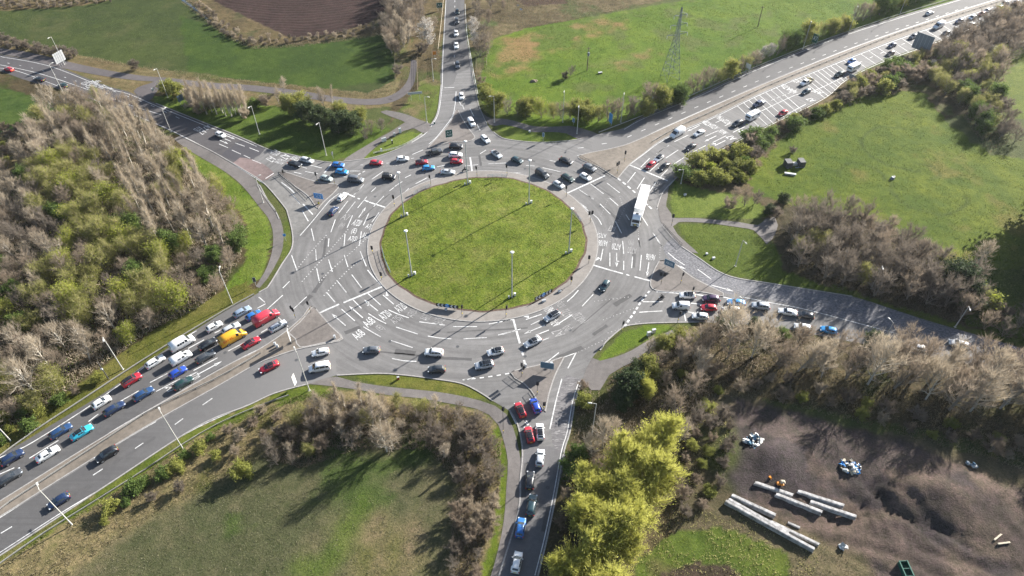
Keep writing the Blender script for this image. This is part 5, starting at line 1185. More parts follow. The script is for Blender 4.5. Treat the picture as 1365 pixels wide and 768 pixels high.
for base, lab, face, kw in (
    ((424, 244.5), 'traffic light on the north-west island behind the grey green hatchback', (-20, -7), {}),
    ((447, 247.5), 'traffic light at the right tip of the north-west island', (-20, -7), {}),
    ((574.5, 248), 'traffic light on the island rim behind the silver saloon', (-20, 3), {}),
    ((636, 236), 'traffic light on the island rim right of the top stop line', (-20, 2), {}),
    ((676, 234), 'traffic light on the island rim below the teal blue hatchback', (-20, 2), {}),
    ((526, 275), 'traffic light between the lane line and the upper left rim of the island', (-10, 14), {}),
    ((497, 338), 'low traffic light on the left rim of the island', (-6, 16), dict(h=2.6)),
    ((509, 373), 'low traffic light on the grass edge below left of the island', (-6, 16), dict(h=2.6)),
    ((823, 231), 'double headed traffic light at the tip of the north-east island', (-16, -8), dict(heads=2)),
    ((832, 216), 'traffic light in the middle of the north-east island', (14, -12), {}),
    ((754.7, 262.5), 'traffic light on the island rim at the top right stop line', (-16, -9), {}),
    ((898, 240), 'traffic light on the right kerb of the north-east stop line', (14, -14), dict(h=4.4)),
    ((786.7, 297), 'double headed traffic light on the right rim of the island', (-10, -14), dict(heads=2)),
    ((895, 301), 'traffic light at the crossing of the eastern path', (3, -18), {}),
    ((784.7, 351), 'low traffic light on the right edge of the island paving', (3, -18), dict(h=2.4)),
    ((761, 379), 'low traffic light on the lower right edge of the island', (10, -16), dict(h=2.4)),
    ((881, 379), 'double headed traffic light on the south-east island', (3, -18), dict(heads=2)),
    ((907, 378), 'traffic light on the south-east island right of the double one', (18, 2), {}),
    ((922, 391), 'low traffic light on the lower edge of the south-east island', (18, 2), dict(h=2.2)),
    ((828, 443), 'traffic light at the left end of the grass triangle by the south-east entry', (18, 2), {}),
    ((903, 430), 'traffic light beside the bush at the south-east stop line', (18, 2), {}),
    ((695.5, 501.5), 'double headed traffic light at the left tip of the southern island', (18, -8), dict(heads=2)),
    ((716, 526), 'tall narrow traffic light in the middle of the southern island', (4, 18), dict(h=4.6)),
    ((725, 546), 'small traffic light at the lower tip of the southern island', (4, 18), dict(h=2.6)),
    ((414.5, 416.5), 'traffic light at the top tip of the south-west island', (-18, 10), {}),
    ((394, 424), 'double headed traffic light on the upper edge of the south-west island', (-18, 10), dict(heads=2)),
    ((616, 421.5), 'traffic light beside the left chevron board', (14, 6), {}),
    ((674.5, 422.5), 'traffic light beside the foot of the mast between the chevron boards', (16, 4), {}),
    ((378.5, 233), 'low signal post at the left tip of the north-west island', (-20, -7), dict(h=1.6)),
    ((670.8, 577.6), 'very tall slim signal pole on the path left of the southern queue', (10, 18), dict(h=9.5))):
    signal(base, lab, face, **kw)

def sign(base, w, h, z0, mat, lab, face, legs=2, back=True, name='road_sign', band=None, cat='sign', text=None):
    g = G(base[0], base[1], .1); q = G(base[0] + face[0], base[1] + face[1], .1) - g; rz = math.atan2(q.y, q.x)
    t = empty(name, g, rz, lab, cat)
    for k in range(legs):
        y = 0 if legs == 1 else (k / (legs - 1) - .5) * w * .6
        b = MB(); b.tube((-.08, y, -.2), (-.08, y, z0 + h), .055); b.build('leg', M['steel'], t)
    b = MB(); b.box((0, 0, z0 + h / 2), (.04, w, h)); b.build('panel', M[mat], t)
    b = MB()
    for k in range(3): b.box((-.045, 0, z0 + h * (.2 + .3 * k)), (.04, w * .96, .06))
    b.build('stiffener', M['sign_back'], t)
    b = MB()
    m = 'sign_white'
    for s in (-1, 1): b.box((.022, s * (w / 2 - .05), z0 + h / 2), (.012, .05, h - .06))
    for z in (z0 + .05, z0 + h - .05): b.box((.022, 0, z), (.012, w - .12, .05))
    if text:
        for i, tx in enumerate(text):
            vs, fs = text_mesh(tx); zz = z0 + h * (1 - (i + 1) / (len(text) + 1))
            b.add([(.03, u * w * .7, zz + v * h * .5 / len(text)) for u, v in vs], fs)
    b.build('border', M['sign_white'] if mat != 'sign_white' else M['dark_steel'], t)
    return t
sign((426, 269), 3.0, 2.0, 1.1, 'sign_blue', 'blue route sign on two legs at the corner of the north-west island', (-10, 14), text=('A720', 'A7'))
sign((599, 186), 2.4, 2.8, .9, 'sign_green', 'dark green route sign on the northern island', (6, 14), text=('A7', 'A68'))
sign((891, 358), 3.0, 2.1, .8, 'sign_slate', 'blue route sign at the top corner of the south-east island', (-10, 12), text=('A6106',))
sign((729, 495), 3.2, 2.2, 1.0, 'sign_slate', 'slate blue route sign seen from behind on the southern island', (-3, 14))
sign((388.6, 457), 1.2, 3.8, 1.0, 'sign_white', 'narrow white sign standing on the south-west island', (-18, 3), legs=1)
sign((395.5, 516), 1.2, 3.4, 1.0, 'sign_white', 'narrow white sign on the grass left of the lamp post at the south-west exit', (18, 3), legs=1)
sign((84, 87), 4.6, 4.0, 1.4, 'steel', 'large pale direction sign seen from behind top left', (-20, -4), legs=4)
sign((244, 140), 2.6, 2.4, 1.6, 'sign_slate', 'grey sign standing before the bare poplars', (-20, -6))
sign((206, 124), 1.4, 1.4, .8, 'sign_white', 'small white sign at the mouth of the old track', (18, 10), legs=1)
sign((586.3, 14), 2.6, 2.2, 1.2, 'sign_green', 'green sign left of the northern road at the top', (2, 12), text=('A7',))
sign((554, 133), 5.2, .9, 2.2, 'sign_white', 'long low white sign on the grass left of the northern road', (-2, -12))
sign((579.5, 76), 1.6, 1.6, .8, 'orange', 'small orange sign left of the northern road', (2, 12), legs=1)
sign((813, 167), 2.2, 3.6, 1.0, 'sign_blue', 'blue and white sign before the hedge by the north-east road', (-16, 4))
sign((764, 167), 1.0, 1.6, 1.2, 'sign_slate', 'small blue sign beside the path under the hedge', (-10, 10), legs=1)
sign((995, 98), 2.6, 2.0, 2.0, 'sign_white', 'white sign among the bushes of the dual carriageway', (-16, 6))
sign((1083.5, 62), 2.6, 3.6, 1.6, 'sign_green', 'green sign standing in the hedge above the dual carriageway', (-16, 6), text=('A7',))
sign((1223, 74), 7.0, 6.4, 2.2, 'sign_back', 'large grey gantry sign seen from behind among the trees top right', (18, -11), legs=4)
sign((1135, 114), 4.2, 1.8, 2.2, 'sign_back', 'low grey sign back beside the farther caravan', (18, -11), legs=3)
sign((724, 188), .8, 1.6, 1.6, 'sign_slate', 'small sign on a thin pole on the grass strip by the northern corner', (-3, 12), legs=1)
sign((444, 211), .9, 1.2, 1.3, 'dark_steel', 'small dark sign on the verge below the lamp post and evergreen shrubs', (-18, -4), legs=1)
sign((381, 321), .8, .9, 1.6, 'sign_blue', 'small blue sign on the grass strip left of the roundabout', (-2, 14), legs=1)
sign((341.5, 381), .8, 1.6, 1.4, 'dark_steel', 'small dark sign at the lower end of the left verge path', (4, 14), legs=1)

def chevron(a, b, lab):
    A, B = G(*a, .5), G(*b, .5); d = B - A; L = d.length; c = (A + B) / 2
    n = Vector((d.y, -d.x, 0)).normalized()
    t = empty('chevron_board', (c.x, c.y, dome(c.x, c.y) * .6), math.atan2(n.y, n.x), lab, 'chevron sign', 'chevron boards on the island')
    H = 1.15
    b = MB(); b.box((0, 0, .95), (.05, L, H)); b.build('panel', M['black'], t)
    for y in (-L * .36, 0, L * .36):
        b = MB(); b.tube((-.08, y, -.2), (-.08, y, 1.5), .05); b.build('leg', M['steel'], t)
    b = MB()
    for s in (-1, 1):
        for k in range(2):
            y = s * L * (.18 + .17 * k + .03); q = .36; w = .42
            b.add([(.032, y + q, .40), (.032, y + q - w, .40), (.032, y - w, .95), (.032, y, .95)], [(0, 1, 2, 3)])
            b.add([(.032, y, .95), (.032, y - w, .95), (.032, y + q - w, 1.50), (.032, y + q, 1.50)], [(0, 1, 2, 3)])
    b.build('chevrons', M['sign_white'], t)
    b = MB(); b.tube((.0, 0, 1.0), (.05, 0, 1.0), .62, n=24); ds = b.build('disc', M['sign_blue'], t)
    b = MB(); b.box((.056, .06, 1.0), (.01, .6, .14)); b.add([(.062, -.45, 1.0), (.062, -.15, 1.28), (.062, -.15, .72)], [(0, 1, 2)]); b.build('arrow', M['sign_white'], ds)
chevron((581.5, 408), (611, 411.5), 'black and white chevron board with blue arrow disc on the lower left of the island')
chevron((712.5, 401), (736, 389), 'black and white chevron board with blue arrow disc on the lower right of the island')

def cabinet(px, py, d, mat, lab, name='utility_cabinet', cat='cabinet', rz=.3, group=None, z=.05):
    g = G(px, py, z); t = empty(name, g, rz, lab, cat, group)
    b = MB(); b.box((0, 0, d[2] / 2), d); b.build('body', M[mat], t)
    b = MB(); b.box((0, 0, d[2] + .03), (d[0] * 1.1, d[1] * 1.1, .06)); b.build('lid', M['steel'], t)
    b = MB(); b.box((0, -d[1] / 2 - .012, d[2] * .5), (d[0] * .8, .02, d[2] * .8)); b.build('door', M[mat], t)
for px, py, d, mt, lab in ((510.5, 189, (.7, .5, 1.3), 'sign_white', 'left white cabinet of a pair by the north junction path'), (513.6, 188, (.7, .5, 1.3), 'sign_white', 'right white cabinet of a pair by the north junction path'),
    (526, 181.5, (.6, .5, 1.2), 'steel', 'grey cabinet on the edge of the grass triangle by the north junction path'), (533.5, 177, (.8, .5, 1.7), 'sign_white', 'tall white cabinet at the upper end of the grass triangle'),
    (508.5, 201.5, (.5, .4, .9), 'sign_white', 'small white cabinet alone on the grass triangle near the red hatchback'), (523, 191.5, (.4, .4, 1.3), 'dark_steel', 'dark cabinet in the middle of the northern grass triangle'),
    (864.5, 447, (.9, .5, 1.2), 'sign_white', 'left white cabinet on the south-east grass triangle'), (871, 443.5, (.9, .5, 1.2), 'sign_white', 'right white cabinet on the south-east grass triangle'),
    (913, 260.5, (.7, .4, .5), 'sign_white', 'low white box on the grass right of the lorry'), (951, 345, (.7, .5, .5), 'sign_white', 'low white box on the grass left of the south-east lamp post'), (942, 339, (.5, .5, .4), 'sign_white', 'tiny pale box on the grass above the south-east exit'),
    (446.5, 451, (.5, .5, 1.0), 'sign_white', 'white bollard at the right tip of the south-west island'), (735, 487, (.5, .5, 1.0), 'sign_white', 'white bollard beside the slate sign on the southern island'), (531, 505.5, (.5, .4, .8), 'taillamp', 'small red box on the long verge strip'),
    (367, 460, (.5, .4, .9), 'sign_white', 'left white box at the end of the reserve barrier'), (370, 463, (.5, .4, .9), 'sign_white', 'right white box at the end of the reserve barrier'),
    (579, 165, (.5, .4, .7), 'sign_green', 'small green box on the grass by the northern footpath'), (706, 176, (.6, .4, .6), 'sign_white', 'pale box on the grass strip at the northern corner'),
    (425, 272, (.35, .35, .9), 'yellow', 'yellow bollard at the tip of the north-west island'), (701, 489, (.4, .4, .9), 'sign_white', 'white bollard beside the double signal of the southern island'),
    (594.5, 413.5, (.6, .4, .5), 'sign_white', 'small white box below the left chevron board'), (725, 402, (1.0, .4, .6), 'sign_white', 'pale box below the right chevron board'), (746, 389.5, (.8, .5, .5), 'pale_post', 'pale box on the lower right rim of the island')):
    cabinet(px, py, d, mt, lab)

def barrier(s, lab, h=.62, step=4.0, name='crash_barrier', z=.02, mat='rail', gap=0):
    pl = resample(smooth(GP(P(s), z), step=2), step)
    g0 = pl[0]; t = empty(name, (g0.x, g0.y, z), 0, lab, 'crash barrier')
    loc = [p - Vector((g0.x, g0.y, z)) for p in pl]
    b = MB(); b.bar([p + Vector((0, 0, h - .3)) for p in loc], .09, .30); b.build('rail', M[mat], t)
    pm = MB(); pm.box((0, 0, (h - .1) / 2), (.12, .12, h)); me = pm.mesh('post', M['dark_steel'])
    loc = loc[::max(1, math.ceil(len(loc) / 95))]
    for p in loc:
        q = link(bpy.data.objects.new('post', me), t); q.location = p + Vector((.0, .12, 0))
barrier("-30,632 45,577 103,539 150,508 190,482 240,451 300,415 340,393", 'long crash barrier along the verge of the left wood')
barrier("-40,714 0,680 60,640 150,581 205,546 290,505 342,475 366,460", 'crash barrier on the reserve of the south-west dual carriageway', z=.12)
barrier("-30,775 50,718 120,674 190,630 250,590 300,562 350,541 400,523", 'crash barrier along the outbound south-west carriageway')
barrier("798,178 850,158 900,137.5 955,113.5 1024,83.5 1100,54 1198,20.5 1290,-7 1350,-26", 'crash barrier under the hedge of the far north-east carriageway')
barrier("869,190 905,169.5 955,147 1024,115 1100,84 1198,45 1274,21 1340,0", 'crash barrier on the reserve of the north-east dual carriageway', z=.12)
def railing(s, lab, h=1.1, z=.13, mat='railing', name='guard_railing', rails=(.15, .6, 1.05), step=1.5, cat='railing', pw=.06, group=None):
    pl = resample(smooth(GP(P(s), z), step=1), step); g0 = pl[0].copy(); t = empty(name, g0, 0, lab, cat, group); loc = [p - g0 for p in pl]
    for r in rails:
        b = MB(); b.bar([p + Vector((0, 0, r * h)) for p in loc], .05, .07); b.build('rail', M[mat], t)
    if name == 'guard_railing':
        b = MB()
        for p in resample(loc, .2): b.box(p + Vector((0, 0, .6 * h)), (.02, .02, .9 * h))
        b.build('bars', M[mat], t)
    pm = MB(); pm.box((0, 0, h / 2), (pw, pw, h)); me = pm.mesh('post', M[mat])
    for p in loc[::max(1, math.ceil(len(loc) / 95))]:
        q = link(bpy.data.objects.new('post', me), t); q.location = p
railing("552,260 562,254 575,249", 'blue grey guard railing on the upper left rim of the island')
railing("650,237 663,236 677,237", 'blue grey guard railing on the top rim of the island')
railing("763,285 770,291 776,298", 'blue grey guard railing on the right rim of the island')
railing("509,332 514,350 521,365", 'low guard railing on the left rim of the island')
railing("498,205 530,197.5 550,188 563,179", 'low pale wall railing along the grass triangle edge', mat='pale_post', name='low_wall', rails=(.2, .5, .8), h=.7)
for s, lab in (("592,-5 588,35 584,68", 'pale post and rail fence beside the northern road'), ("576,72 577,107", 'short post and rail fence on the grass by the northern road'), ("556,70 557,125", 'post and rail fence beside the bend of the old track'),
    ("526,42 527,108", 'field fence at the right end of the top left meadow'), ("635,80 636,120", 'post and rail fence right of the northern road'), ("650,60 648,95", 'fence at the left end of the top meadow'),
    ("1037,268 1100,282 1190,312 1260,345 1300,362", 'old fence along the lower edge of the right meadow')):
    railing(s, lab, h=1.2, z=.05, mat='pale_wood' if 'pale' in lab else 'wood', name='fence', rails=(.35, .65, .95), step=2.5, cat='fence', pw=.12)
for s, lab in (("679.5,500 688,507 699,514", 'dark railing at the left tip of the southern island'), ("706,522 716,536 726,549", 'dark railing on the lower left edge of the southern island'), ("372,232 390,248 410,268", 'dark railing on the lower edge of the north-west island'),
    ("773,210 790,219 815,235", 'dark railing on the lower edge of the north-east island'), ("884,301 897,316 910,329", 'dark railing beside the eastern path')):
    railing(s, lab, h=.9, z=.13, mat='dark_steel', rails=(.1, .95), step=1.2)

# lattice pylon
def pylon():
    g = G(893, 104, 0); t = empty('electricity_pylon', g, .35, 'grey lattice electricity pylon standing in the top meadow', 'pylon')
    H = 27.
    def wd(z): return 2.7 - 2.1 * min(1, z / 17) if z < 17 else .6 - .45 * (z - 17) / (H - 17)
    b = MB(); zs = [0, 3, 5.8, 8.4, 10.8, 13, 15, 17, 19, 21, 23, 25, H]
    for z0, z1 in zip(zs, zs[1:]):
        a, c = wd(z0), wd(z1)
        k0 = [(-a, -a, z0), (a, -a, z0), (a, a, z0), (-a, a, z0)]; k1 = [(-c, -c, z1), (c, -c, z1), (c, c, z1), (-c, c, z1)]
        for i in range(4):
            j = (i + 1) % 4
            b.tube(k0[i], k1[i], .085, n=4); b.tube(k0[i], k1[j], .045, n=4); b.tube(k0[j], k1[i], .045, n=4); b.tube(k1[i], k1[j], .05, n=4)
    b.build('lattice_tower', M['sign_back'], t)
    for z, w in ((17, 4.2), (20.5, 3.4), (24, 2.6)):
        for s in (-1, 1):
            b = MB(); b.tube((s * .4, .4, z), (s * w, 0, z + .3), .07, n=4); b.tube((s * .4, -.4, z), (s * w, 0, z + .3), .07, n=4); b.tube((s * .3, 0, z + 1.3), (s * w, 0, z + .3), .06, n=4)
            ar = b.build('cross_arm', M['sign_back'], t)
            b = MB(); b.tube((s * w, 0, z + .25), (s * w, 0, z - .9), .09, n=6); b.build('insulator', M['sign_white'], ar)
pylon()
for base, h, lab in (((782.5, 94), 9.5, 'wooden pole with a grey transformer in the top meadow'), ((1010, 36), 9, 'wooden pole alone in the top meadow near the pylon')):
    t = empty('utility_pole', G(*base), 0, lab, 'utility pole')
    b = MB(); b.tube((0, 0, 0), (0, 0, h), .2, .13); b.build('pole', M['wood'], t)
    b = MB(); b.box((0, 0, h - .6), (1.8, .12, .14)); b.build('cross_arm', M['wood'], t)
    if 'transformer' in lab: b = MB(); b.tube((.0, -.55, h - 3.2), (0, -.55, h - 1.9), .42, n=12); b.build('transformer', M['sign_back'], t)
cabinet(800, 98, (1.5, .7, .5), 'reserve', 'low grey feed trough in the top meadow', 'feed_trough', 'trough')
t = empty('straw_heap', G(711, 109), 0, 'small brown heap on the grass of the top meadow', 'heap')
b = MB(); b.box((0, 0, .4), (2.4, 1.8, .8), taper=.3); b.box((.9, .5, .25), (1.4, 1.2, .5), taper=.4); b.build('pile', M['wood'], t)

# objects in the right meadow
t = empty('shed', G(1058, 221), .1, 'dark low shed with a pale gap in the right meadow', 'shed')
b = MB(); b.box((-2.1, 0, 1.0), (2.0, 2.6, 2.0)); b.build('left_bay', M['dark_steel'], t); b = MB(); b.box((2.2, 0, 1.0), (1.8, 2.6, 2.0)); b.build('right_bay', M['dark_steel'], t)
b = MB(); b.box((.2, .3, .45), (1.6, 1.2, .9)); b.build('pale_drum', M['pale_post'], t); b = MB(); b.box((0, 0, .06), (6.0, 3.0, .12)); b.build('slab', M['sign_back'], t)
cabinet(1053, 233, (3.2, .7, .5), 'pale_post', 'long pale trough below the shed', 'feed_trough', 'trough', -.25)
t = empty('bush_stump', G(1189, 239), 0, 'dark stump with pale top alone in the right meadow', 'stump'); b = MB(); b.tube((0, 0, 0), (.1, 0, .9), .7, .5, 9); b.build('stump', M['sign_back'], t); b = MB(); b.box((.5, .2, .9), (.5, .4, .25)); b.build('pale_slab', M['pale_post'], t)

# builders' yard
def beam(a, c, w, h, lab, z=.25):
    A, B = G(*a, z), G(*c, z); d = B - A; L = d.length; m = (A + B) / 2
    t = empty('precast_beam', (m.x, m.y, gz(m.x, m.y) * .5), math.atan2(d.y, d.x), lab, 'beam', 'white beams in the builders yard')
    b = MB(); b.box((0, 0, h * .12 + .1), (L, w, h * .2)); b.box((0, 0, h * .5 + .1), (L * .998, w * .55, h * 1.2)); q = .05 * ((len(lab) * 7) % 5)
    for s in (-1, 1): b.box((q * s, s * w * .36, h * .62 + .1), (L * .985, w * .2, h * .76))
    b.build('beam', M['beam'], t)
    for s in (-1, 1):
        b = MB(); b.box((s * (L / 2 - .8), 0, .04), (.25, w * 1.15, .14)); b.build('bearer', M['wood'], t)
beam((966, 670.5), (1084, 735), .8, .95, 'longest white beam on the lower edge of the lower stack')
beam((970, 668), (1050, 713), .8, .85, 'white beam second from the lower edge of the lower stack')
beam((974, 663), (1032, 690), .9, .9, 'short white beam at the top left of the lower stack')
beam((1024, 695), (1091, 727), .7, .5, 'narrow pale beam with rusty end at the top right of the lower stack')
beam((1005, 646), (1055, 663), .9, .7, 'white beam with orange end at the left of the upper stack')
beam((1033, 661.5), (1094, 685.5), .9, .9, 'white beam on the lower edge of the upper stack')
beam((1062, 657.5), (1123, 677), .9, .8, 'white beam on the upper edge of the upper stack')
beam((1079, 670.5), (1140, 691), .9, .8, 'white beam at the right end of the upper stack')
beam((1050, 697), (1066, 704), .5, .3, 'short pale plank lying beside the lower stack')
def rubbish(px, py, r, n, cols, lab, seed, name='rubbish_heap'):
    g = G(px, py); rnd = random.Random(seed); t = empty(name, (g.x, g.y, gz(g.x, g.y)), 0, lab, 'rubbish')
    for ci, c in enumerate(cols):
        b = MB()
        for k in range(n):
            if (n < 8 or ci == 2) and k: b.build('scrap', M[c], t); b = MB()
            a, q = rnd.uniform(0, 6.28), r * math.sqrt(rnd.random()); s = rnd.uniform(.3, 1.2)
            Mx = Matrix.Translation((q * math.cos(a), q * math.sin(a) * .8, rnd.uniform(.1, .8) * (1.2 - q / r))) @ Matrix.Rotation(rnd.uniform(0, 6), 4, Vector((rnd.random(), rnd.random(), rnd.random() + .1)))
            b.box((0, 0, 0), (s, s * rnd.uniform(.4, 1), rnd.uniform(.1, .5)), Mx, taper=rnd.uniform(.5, 1))
        b.build(('bags', 'sheets', 'scraps', 'boards')[ci] if n >= 8 and ci != 2 else 'scrap', M[c], t)
rubbish(1003, 593, 2.2, 16, ('sign_white', 'pale_post', 'sign_slate'), 'heap of white bags and sheets at the left side of the yard', 3)
rubbish(1131, 625, 2.1, 20, ('sign_white', 'dark_steel', 'sign_blue', 'pale_wood'), 'mixed rubbish heap with white and blue scraps in the middle of the yard', 5)
rubbish(1124, 730, .8, 7, ('sign_white', 'pale_post'), 'small white rubbish bag below the beam stacks', 8)
rubbish(1293, 624, 1.2, 5, ('pale_post', 'sign_slate'), 'scatter of pale litter under the trees on the right of the yard', 9)
rubbish(1041, 649, .9, 3, ('orange', 'pale_wood'), 'small orange scraps above the upper beam stack', 12)
rubbish(1024, 641, .3, 2, ('orange',), 'small orange scrap left of the beams', 14)
t = empty('timber_pile', G(1325, 708), .3, 'tangled brown timber pile at the right of the yard', 'timber pile'); rnd = random.Random(4)
for k in range(14):
    b = MB(); Mx = Matrix.Translation((rnd.uniform(-1.4, 1.4), rnd.uniform(-1, 1), .1 + .05 * k)) @ Matrix.Rotation(rnd.uniform(0, 3.1), 4, 'Z'); b.box((0, 0, 0), (rnd.uniform(1.2, 2.8), .16, .12), Mx); b.build('plank', M['wood'], t)
for a, c, lab in (((1323, 722), (1335, 712), 'pale plank leaning off the timber pile'), ((1328, 727), (1344, 725), 'single pale plank lying below the timber pile')):
    A, B = G(*a, .2), G(*c, .2); b = MB(); L = (B - A).length; b.box((0, 0, .2), (L, .3, .2)); o = b.build('plank', M['pale_wood']); o.location = (*((A + B) / 2).xy, gz(*((A + B) / 2).xy)); o.rotation_euler = (0, 0, math.atan2(B.y - A.y, B.x - A.x)); tag(o, lab, 'plank')
t = empty('skip', G(1207.5, 766), R(92), 'green open skip with three compartments at the bottom edge', 'skip')
b = MB(); Lx, Wy, Hh = 4.2, 1.5, 1.1
for s in (-1, 1): b.box((0, s * Wy / 2, Hh / 2), (Lx, .1, Hh))
for x in (-Lx / 2, -Lx / 6, Lx / 6, Lx / 2): b.box((x, 0, Hh / 2 + .002), (.1, Wy - .1, Hh))
b.box((0, 0, .1), (Lx - .1, Wy - .1, .1)); b.build('body', M['sign_green'], t)
b = MB()
for s in (-1, 1): b.box((0, s * Wy / 2, Hh + .04), (Lx + .16, .18, .09))
b.build('rim', M['sign_green'], t)
# ditch with water
b = MB(); b.strip(smooth(GP(P("232,-8 255,8 270,19 285,31 300,42 318,54"), .09), step=2), 1.3)
m = NT('ditch_water'); m.P('Base Color', m.ramp(m.noise(.6, 2, .5, m.coords()), [(.3, (.01, .02, .035)), (.7, (.03, .06, .10))])); m.P('Roughness', .08)
tag(b.build('water', m.mat), 'narrow blue water in the field ditch', 'water', kind='structure')
b = MB(); b.strip(smooth(GP(P("674,-10 690,6 695,14"), .09), step=2), 1.0); tag(b.build('water', m.mat), 'short stretch of ditch water at the top', 'water', kind='structure')
# ------------------------------------------------------------------ trees and shrubs
class Plant: pass
def skeleton(rnd, H, spread, base, n1, n2, up, shape, lean=.04, stems=1):
    """limb polylines [(points, radius0, radius1, level)] of a tree grown from the origin"""
    out = []; tips = []
    for s in range(stems):
        a0 = rnd.uniform(0, 6.28); sp = 0 if stems == 1 else rnd.uniform(.25, .55)
        hh = H * (1 if stems == 1 else rnd.uniform(.7, 1.)); pts = []
        bx, by = rnd.gauss(0, lean), rnd.gauss(0, lean)
        for i in range(7):
            t = i / 6
            pts.append(Vector((bx * hh * t * t + rnd.gauss(0, .012) * hh * t + sp * spread * math.cos(a0) * t, by * hh * t * t + rnd.gauss(0, .012) * hh * t + sp * spread * math.sin(a0) * t, hh * .94 * t)))
        r0 = .016 * hh + .03
        out.append((pts, r0, r0 * .18, 0))
        tips.append((pts[-2:], 0))
        k1 = max(3, int(n1 / stems))
        for k in range(k1):
            t = base + (1 - base) * ((k + rnd.random() * .6) / k1) * .97
            i = min(5, int(t * 6)); p = pts[i].lerp(pts[i + 1], t * 6 - i)
            q = (t - base) / (1 - base)
            L = spread * shape(q) * rnd.uniform(.75, 1.15) * (1 if stems == 1 else .75)
            a = a0 + k * 2.4 + rnd.uniform(-.4, .4); el = up + .55 * q + rnd.uniform(-.15, .15)
            d = Vector((math.cos(a) * math.cos(el), math.sin(a) * math.cos(el), math.sin(el)))
            lp = [p]
            for j in range(3):
                d = (d + Vector((rnd.gauss(0, .13), rnd.gauss(0, .13), rnd.uniform(.0, .22)))).normalized(); lp.append(lp[-1] + d * L / 3)
            rr = max(.018, r0 * .42 * (1 - .65 * q)); out.append((lp, rr, rr * .25, 1)); tips.append((lp[1:], 1))
            for m in range(n2):
                u = rnd.uniform(.3, .98); jj = min(2, int(u * 3)); pp = lp[jj].lerp(lp[jj + 1], u * 3 - jj)
                dd = (d * .8 + Vector((rnd.gauss(0, .55), rnd.gauss(0, .55), rnd.gauss(.12, .4)))).normalized()
                l2 = L * rnd.uniform(.28, .5); e = [pp, pp + dd * l2 * .5]; dd = (dd + Vector((0, 0, .18))).normalized(); e.append(e[-1] + dd * l2 * .5)
                out.append((e, rr * .35, .008, 2)); tips.append((e, 2))
    return out, tips
def tri_tube(b, pts, r0, r1, n):
    m = len(pts); vs = []
    for i, p in enumerate(pts):
        d = (pts[min(i + 1, m - 1)] - pts[max(i - 1, 0)]).normalized(); u = d.cross(Vector((.3, .9, .2))).normalized(); w = d.cross(u); r = r0 + (r1 - r0) * i / (m - 1)
        for k in range(n):
            t = 6.2832 * k / n; vs.append(p + (u * math.cos(t) + w * math.sin(t)) * r)
    b.add(vs, [(i * n + k, i * n + (k + 1) % n, (i + 1) * n + (k + 1) % n, (i + 1) * n + k) for i in range(m - 1) for k in range(n)])
def np_mesh(name, V, nper, mat):
    """V: (faces, nper, 3) loose polygons"""
    F = len(V); me = bpy.data.meshes.new(name); co = V.reshape(-1, 3).astype(np.float32)
    me.vertices.add(len(co)); me.vertices.foreach_set('co', co.ravel()); me.loops.add(len(co)); me.loops.foreach_set('vertex_index', np.arange(len(co), dtype=np.int32))
    me.polygons.add(F); me.polygons.foreach_set('loop_start', np.arange(0, F * nper, nper, dtype=np.int32)); me.polygons.foreach_set('loop_total', np.full(F, nper, np.int32))
    me.update(calc_edges=True); me.materials.append(mat); return me
def unit(a): return a / np.maximum(1e-9, np.linalg.norm(a, axis=-1, keepdims=True))
def crown_pts(rng, tips, n, wl=(.5, 1., 1.6)):
    w = np.array([wl[l] * (sum((b - a).length for a, b in zip(p, p[1:])) + .05) for p, l in tips]); w /= w.sum()
    idx = rng.choice(len(tips), n, p=w); P_ = np.zeros((n, 3)); D = np.zeros((n, 3))
    for i, k in enumerate(idx):
        p, l = tips[k]; t = rng.random() * (len(p) - 1); j = min(len(p) - 2, int(t)); q = p[j].lerp(p[j + 1], t - j); P_[i] = q; D[i] = (p[j + 1] - p[j]).normalized()
    return P_, D
def twigs(rng, tips, n, length, width, upb=.7, spread=.45):
    P_, D = crown_pts(rng, tips, n)
    d = unit(D * .7 + rng.normal(0, spread, (n, 3)) + np.array([0, 0, upb])); L = length * rng.uniform(.5, 1.3, (n, 1))
    s = unit(np.cross(d, rng.normal(0, 1, (n, 3)))) * width * rng.uniform(.6, 1.3, (n, 1))
    return np.stack([P_ - s * .5, P_ + s * .5, P_ + d * L], 1)
def leaves(rng, tips, n, size, jit=.35, vert=0.):
    P_, D = crown_pts(rng, tips, n); P_ = P_ + rng.normal(0, jit, (n, 3))
    u = unit(rng.normal(0, 1, (n, 3)) + D * vert * 2); w = unit(np.cross(u, rng.normal(0, 1, (n, 3)))); s = size * rng.uniform(.55, 1.35, (n, 1))
    u = u * s * (1 + vert); w = w * s * .8
    return np.stack([P_ - u - w * .3, P_ + w * .6 - u * .1, P_ + u, P_ - w * .6 + u * .1], 1)
round_ = lambda q: math.sqrt(max(.05, 1 - (1.55 * q - .62) ** 2)); vase_ = lambda q: max(.35, 1.05 - .75 * abs(q - .38) * 1.5); cone_ = lambda q: max(.12, 1.05 - q); whip_ = lambda q: max(.2, .9 - .7 * q)
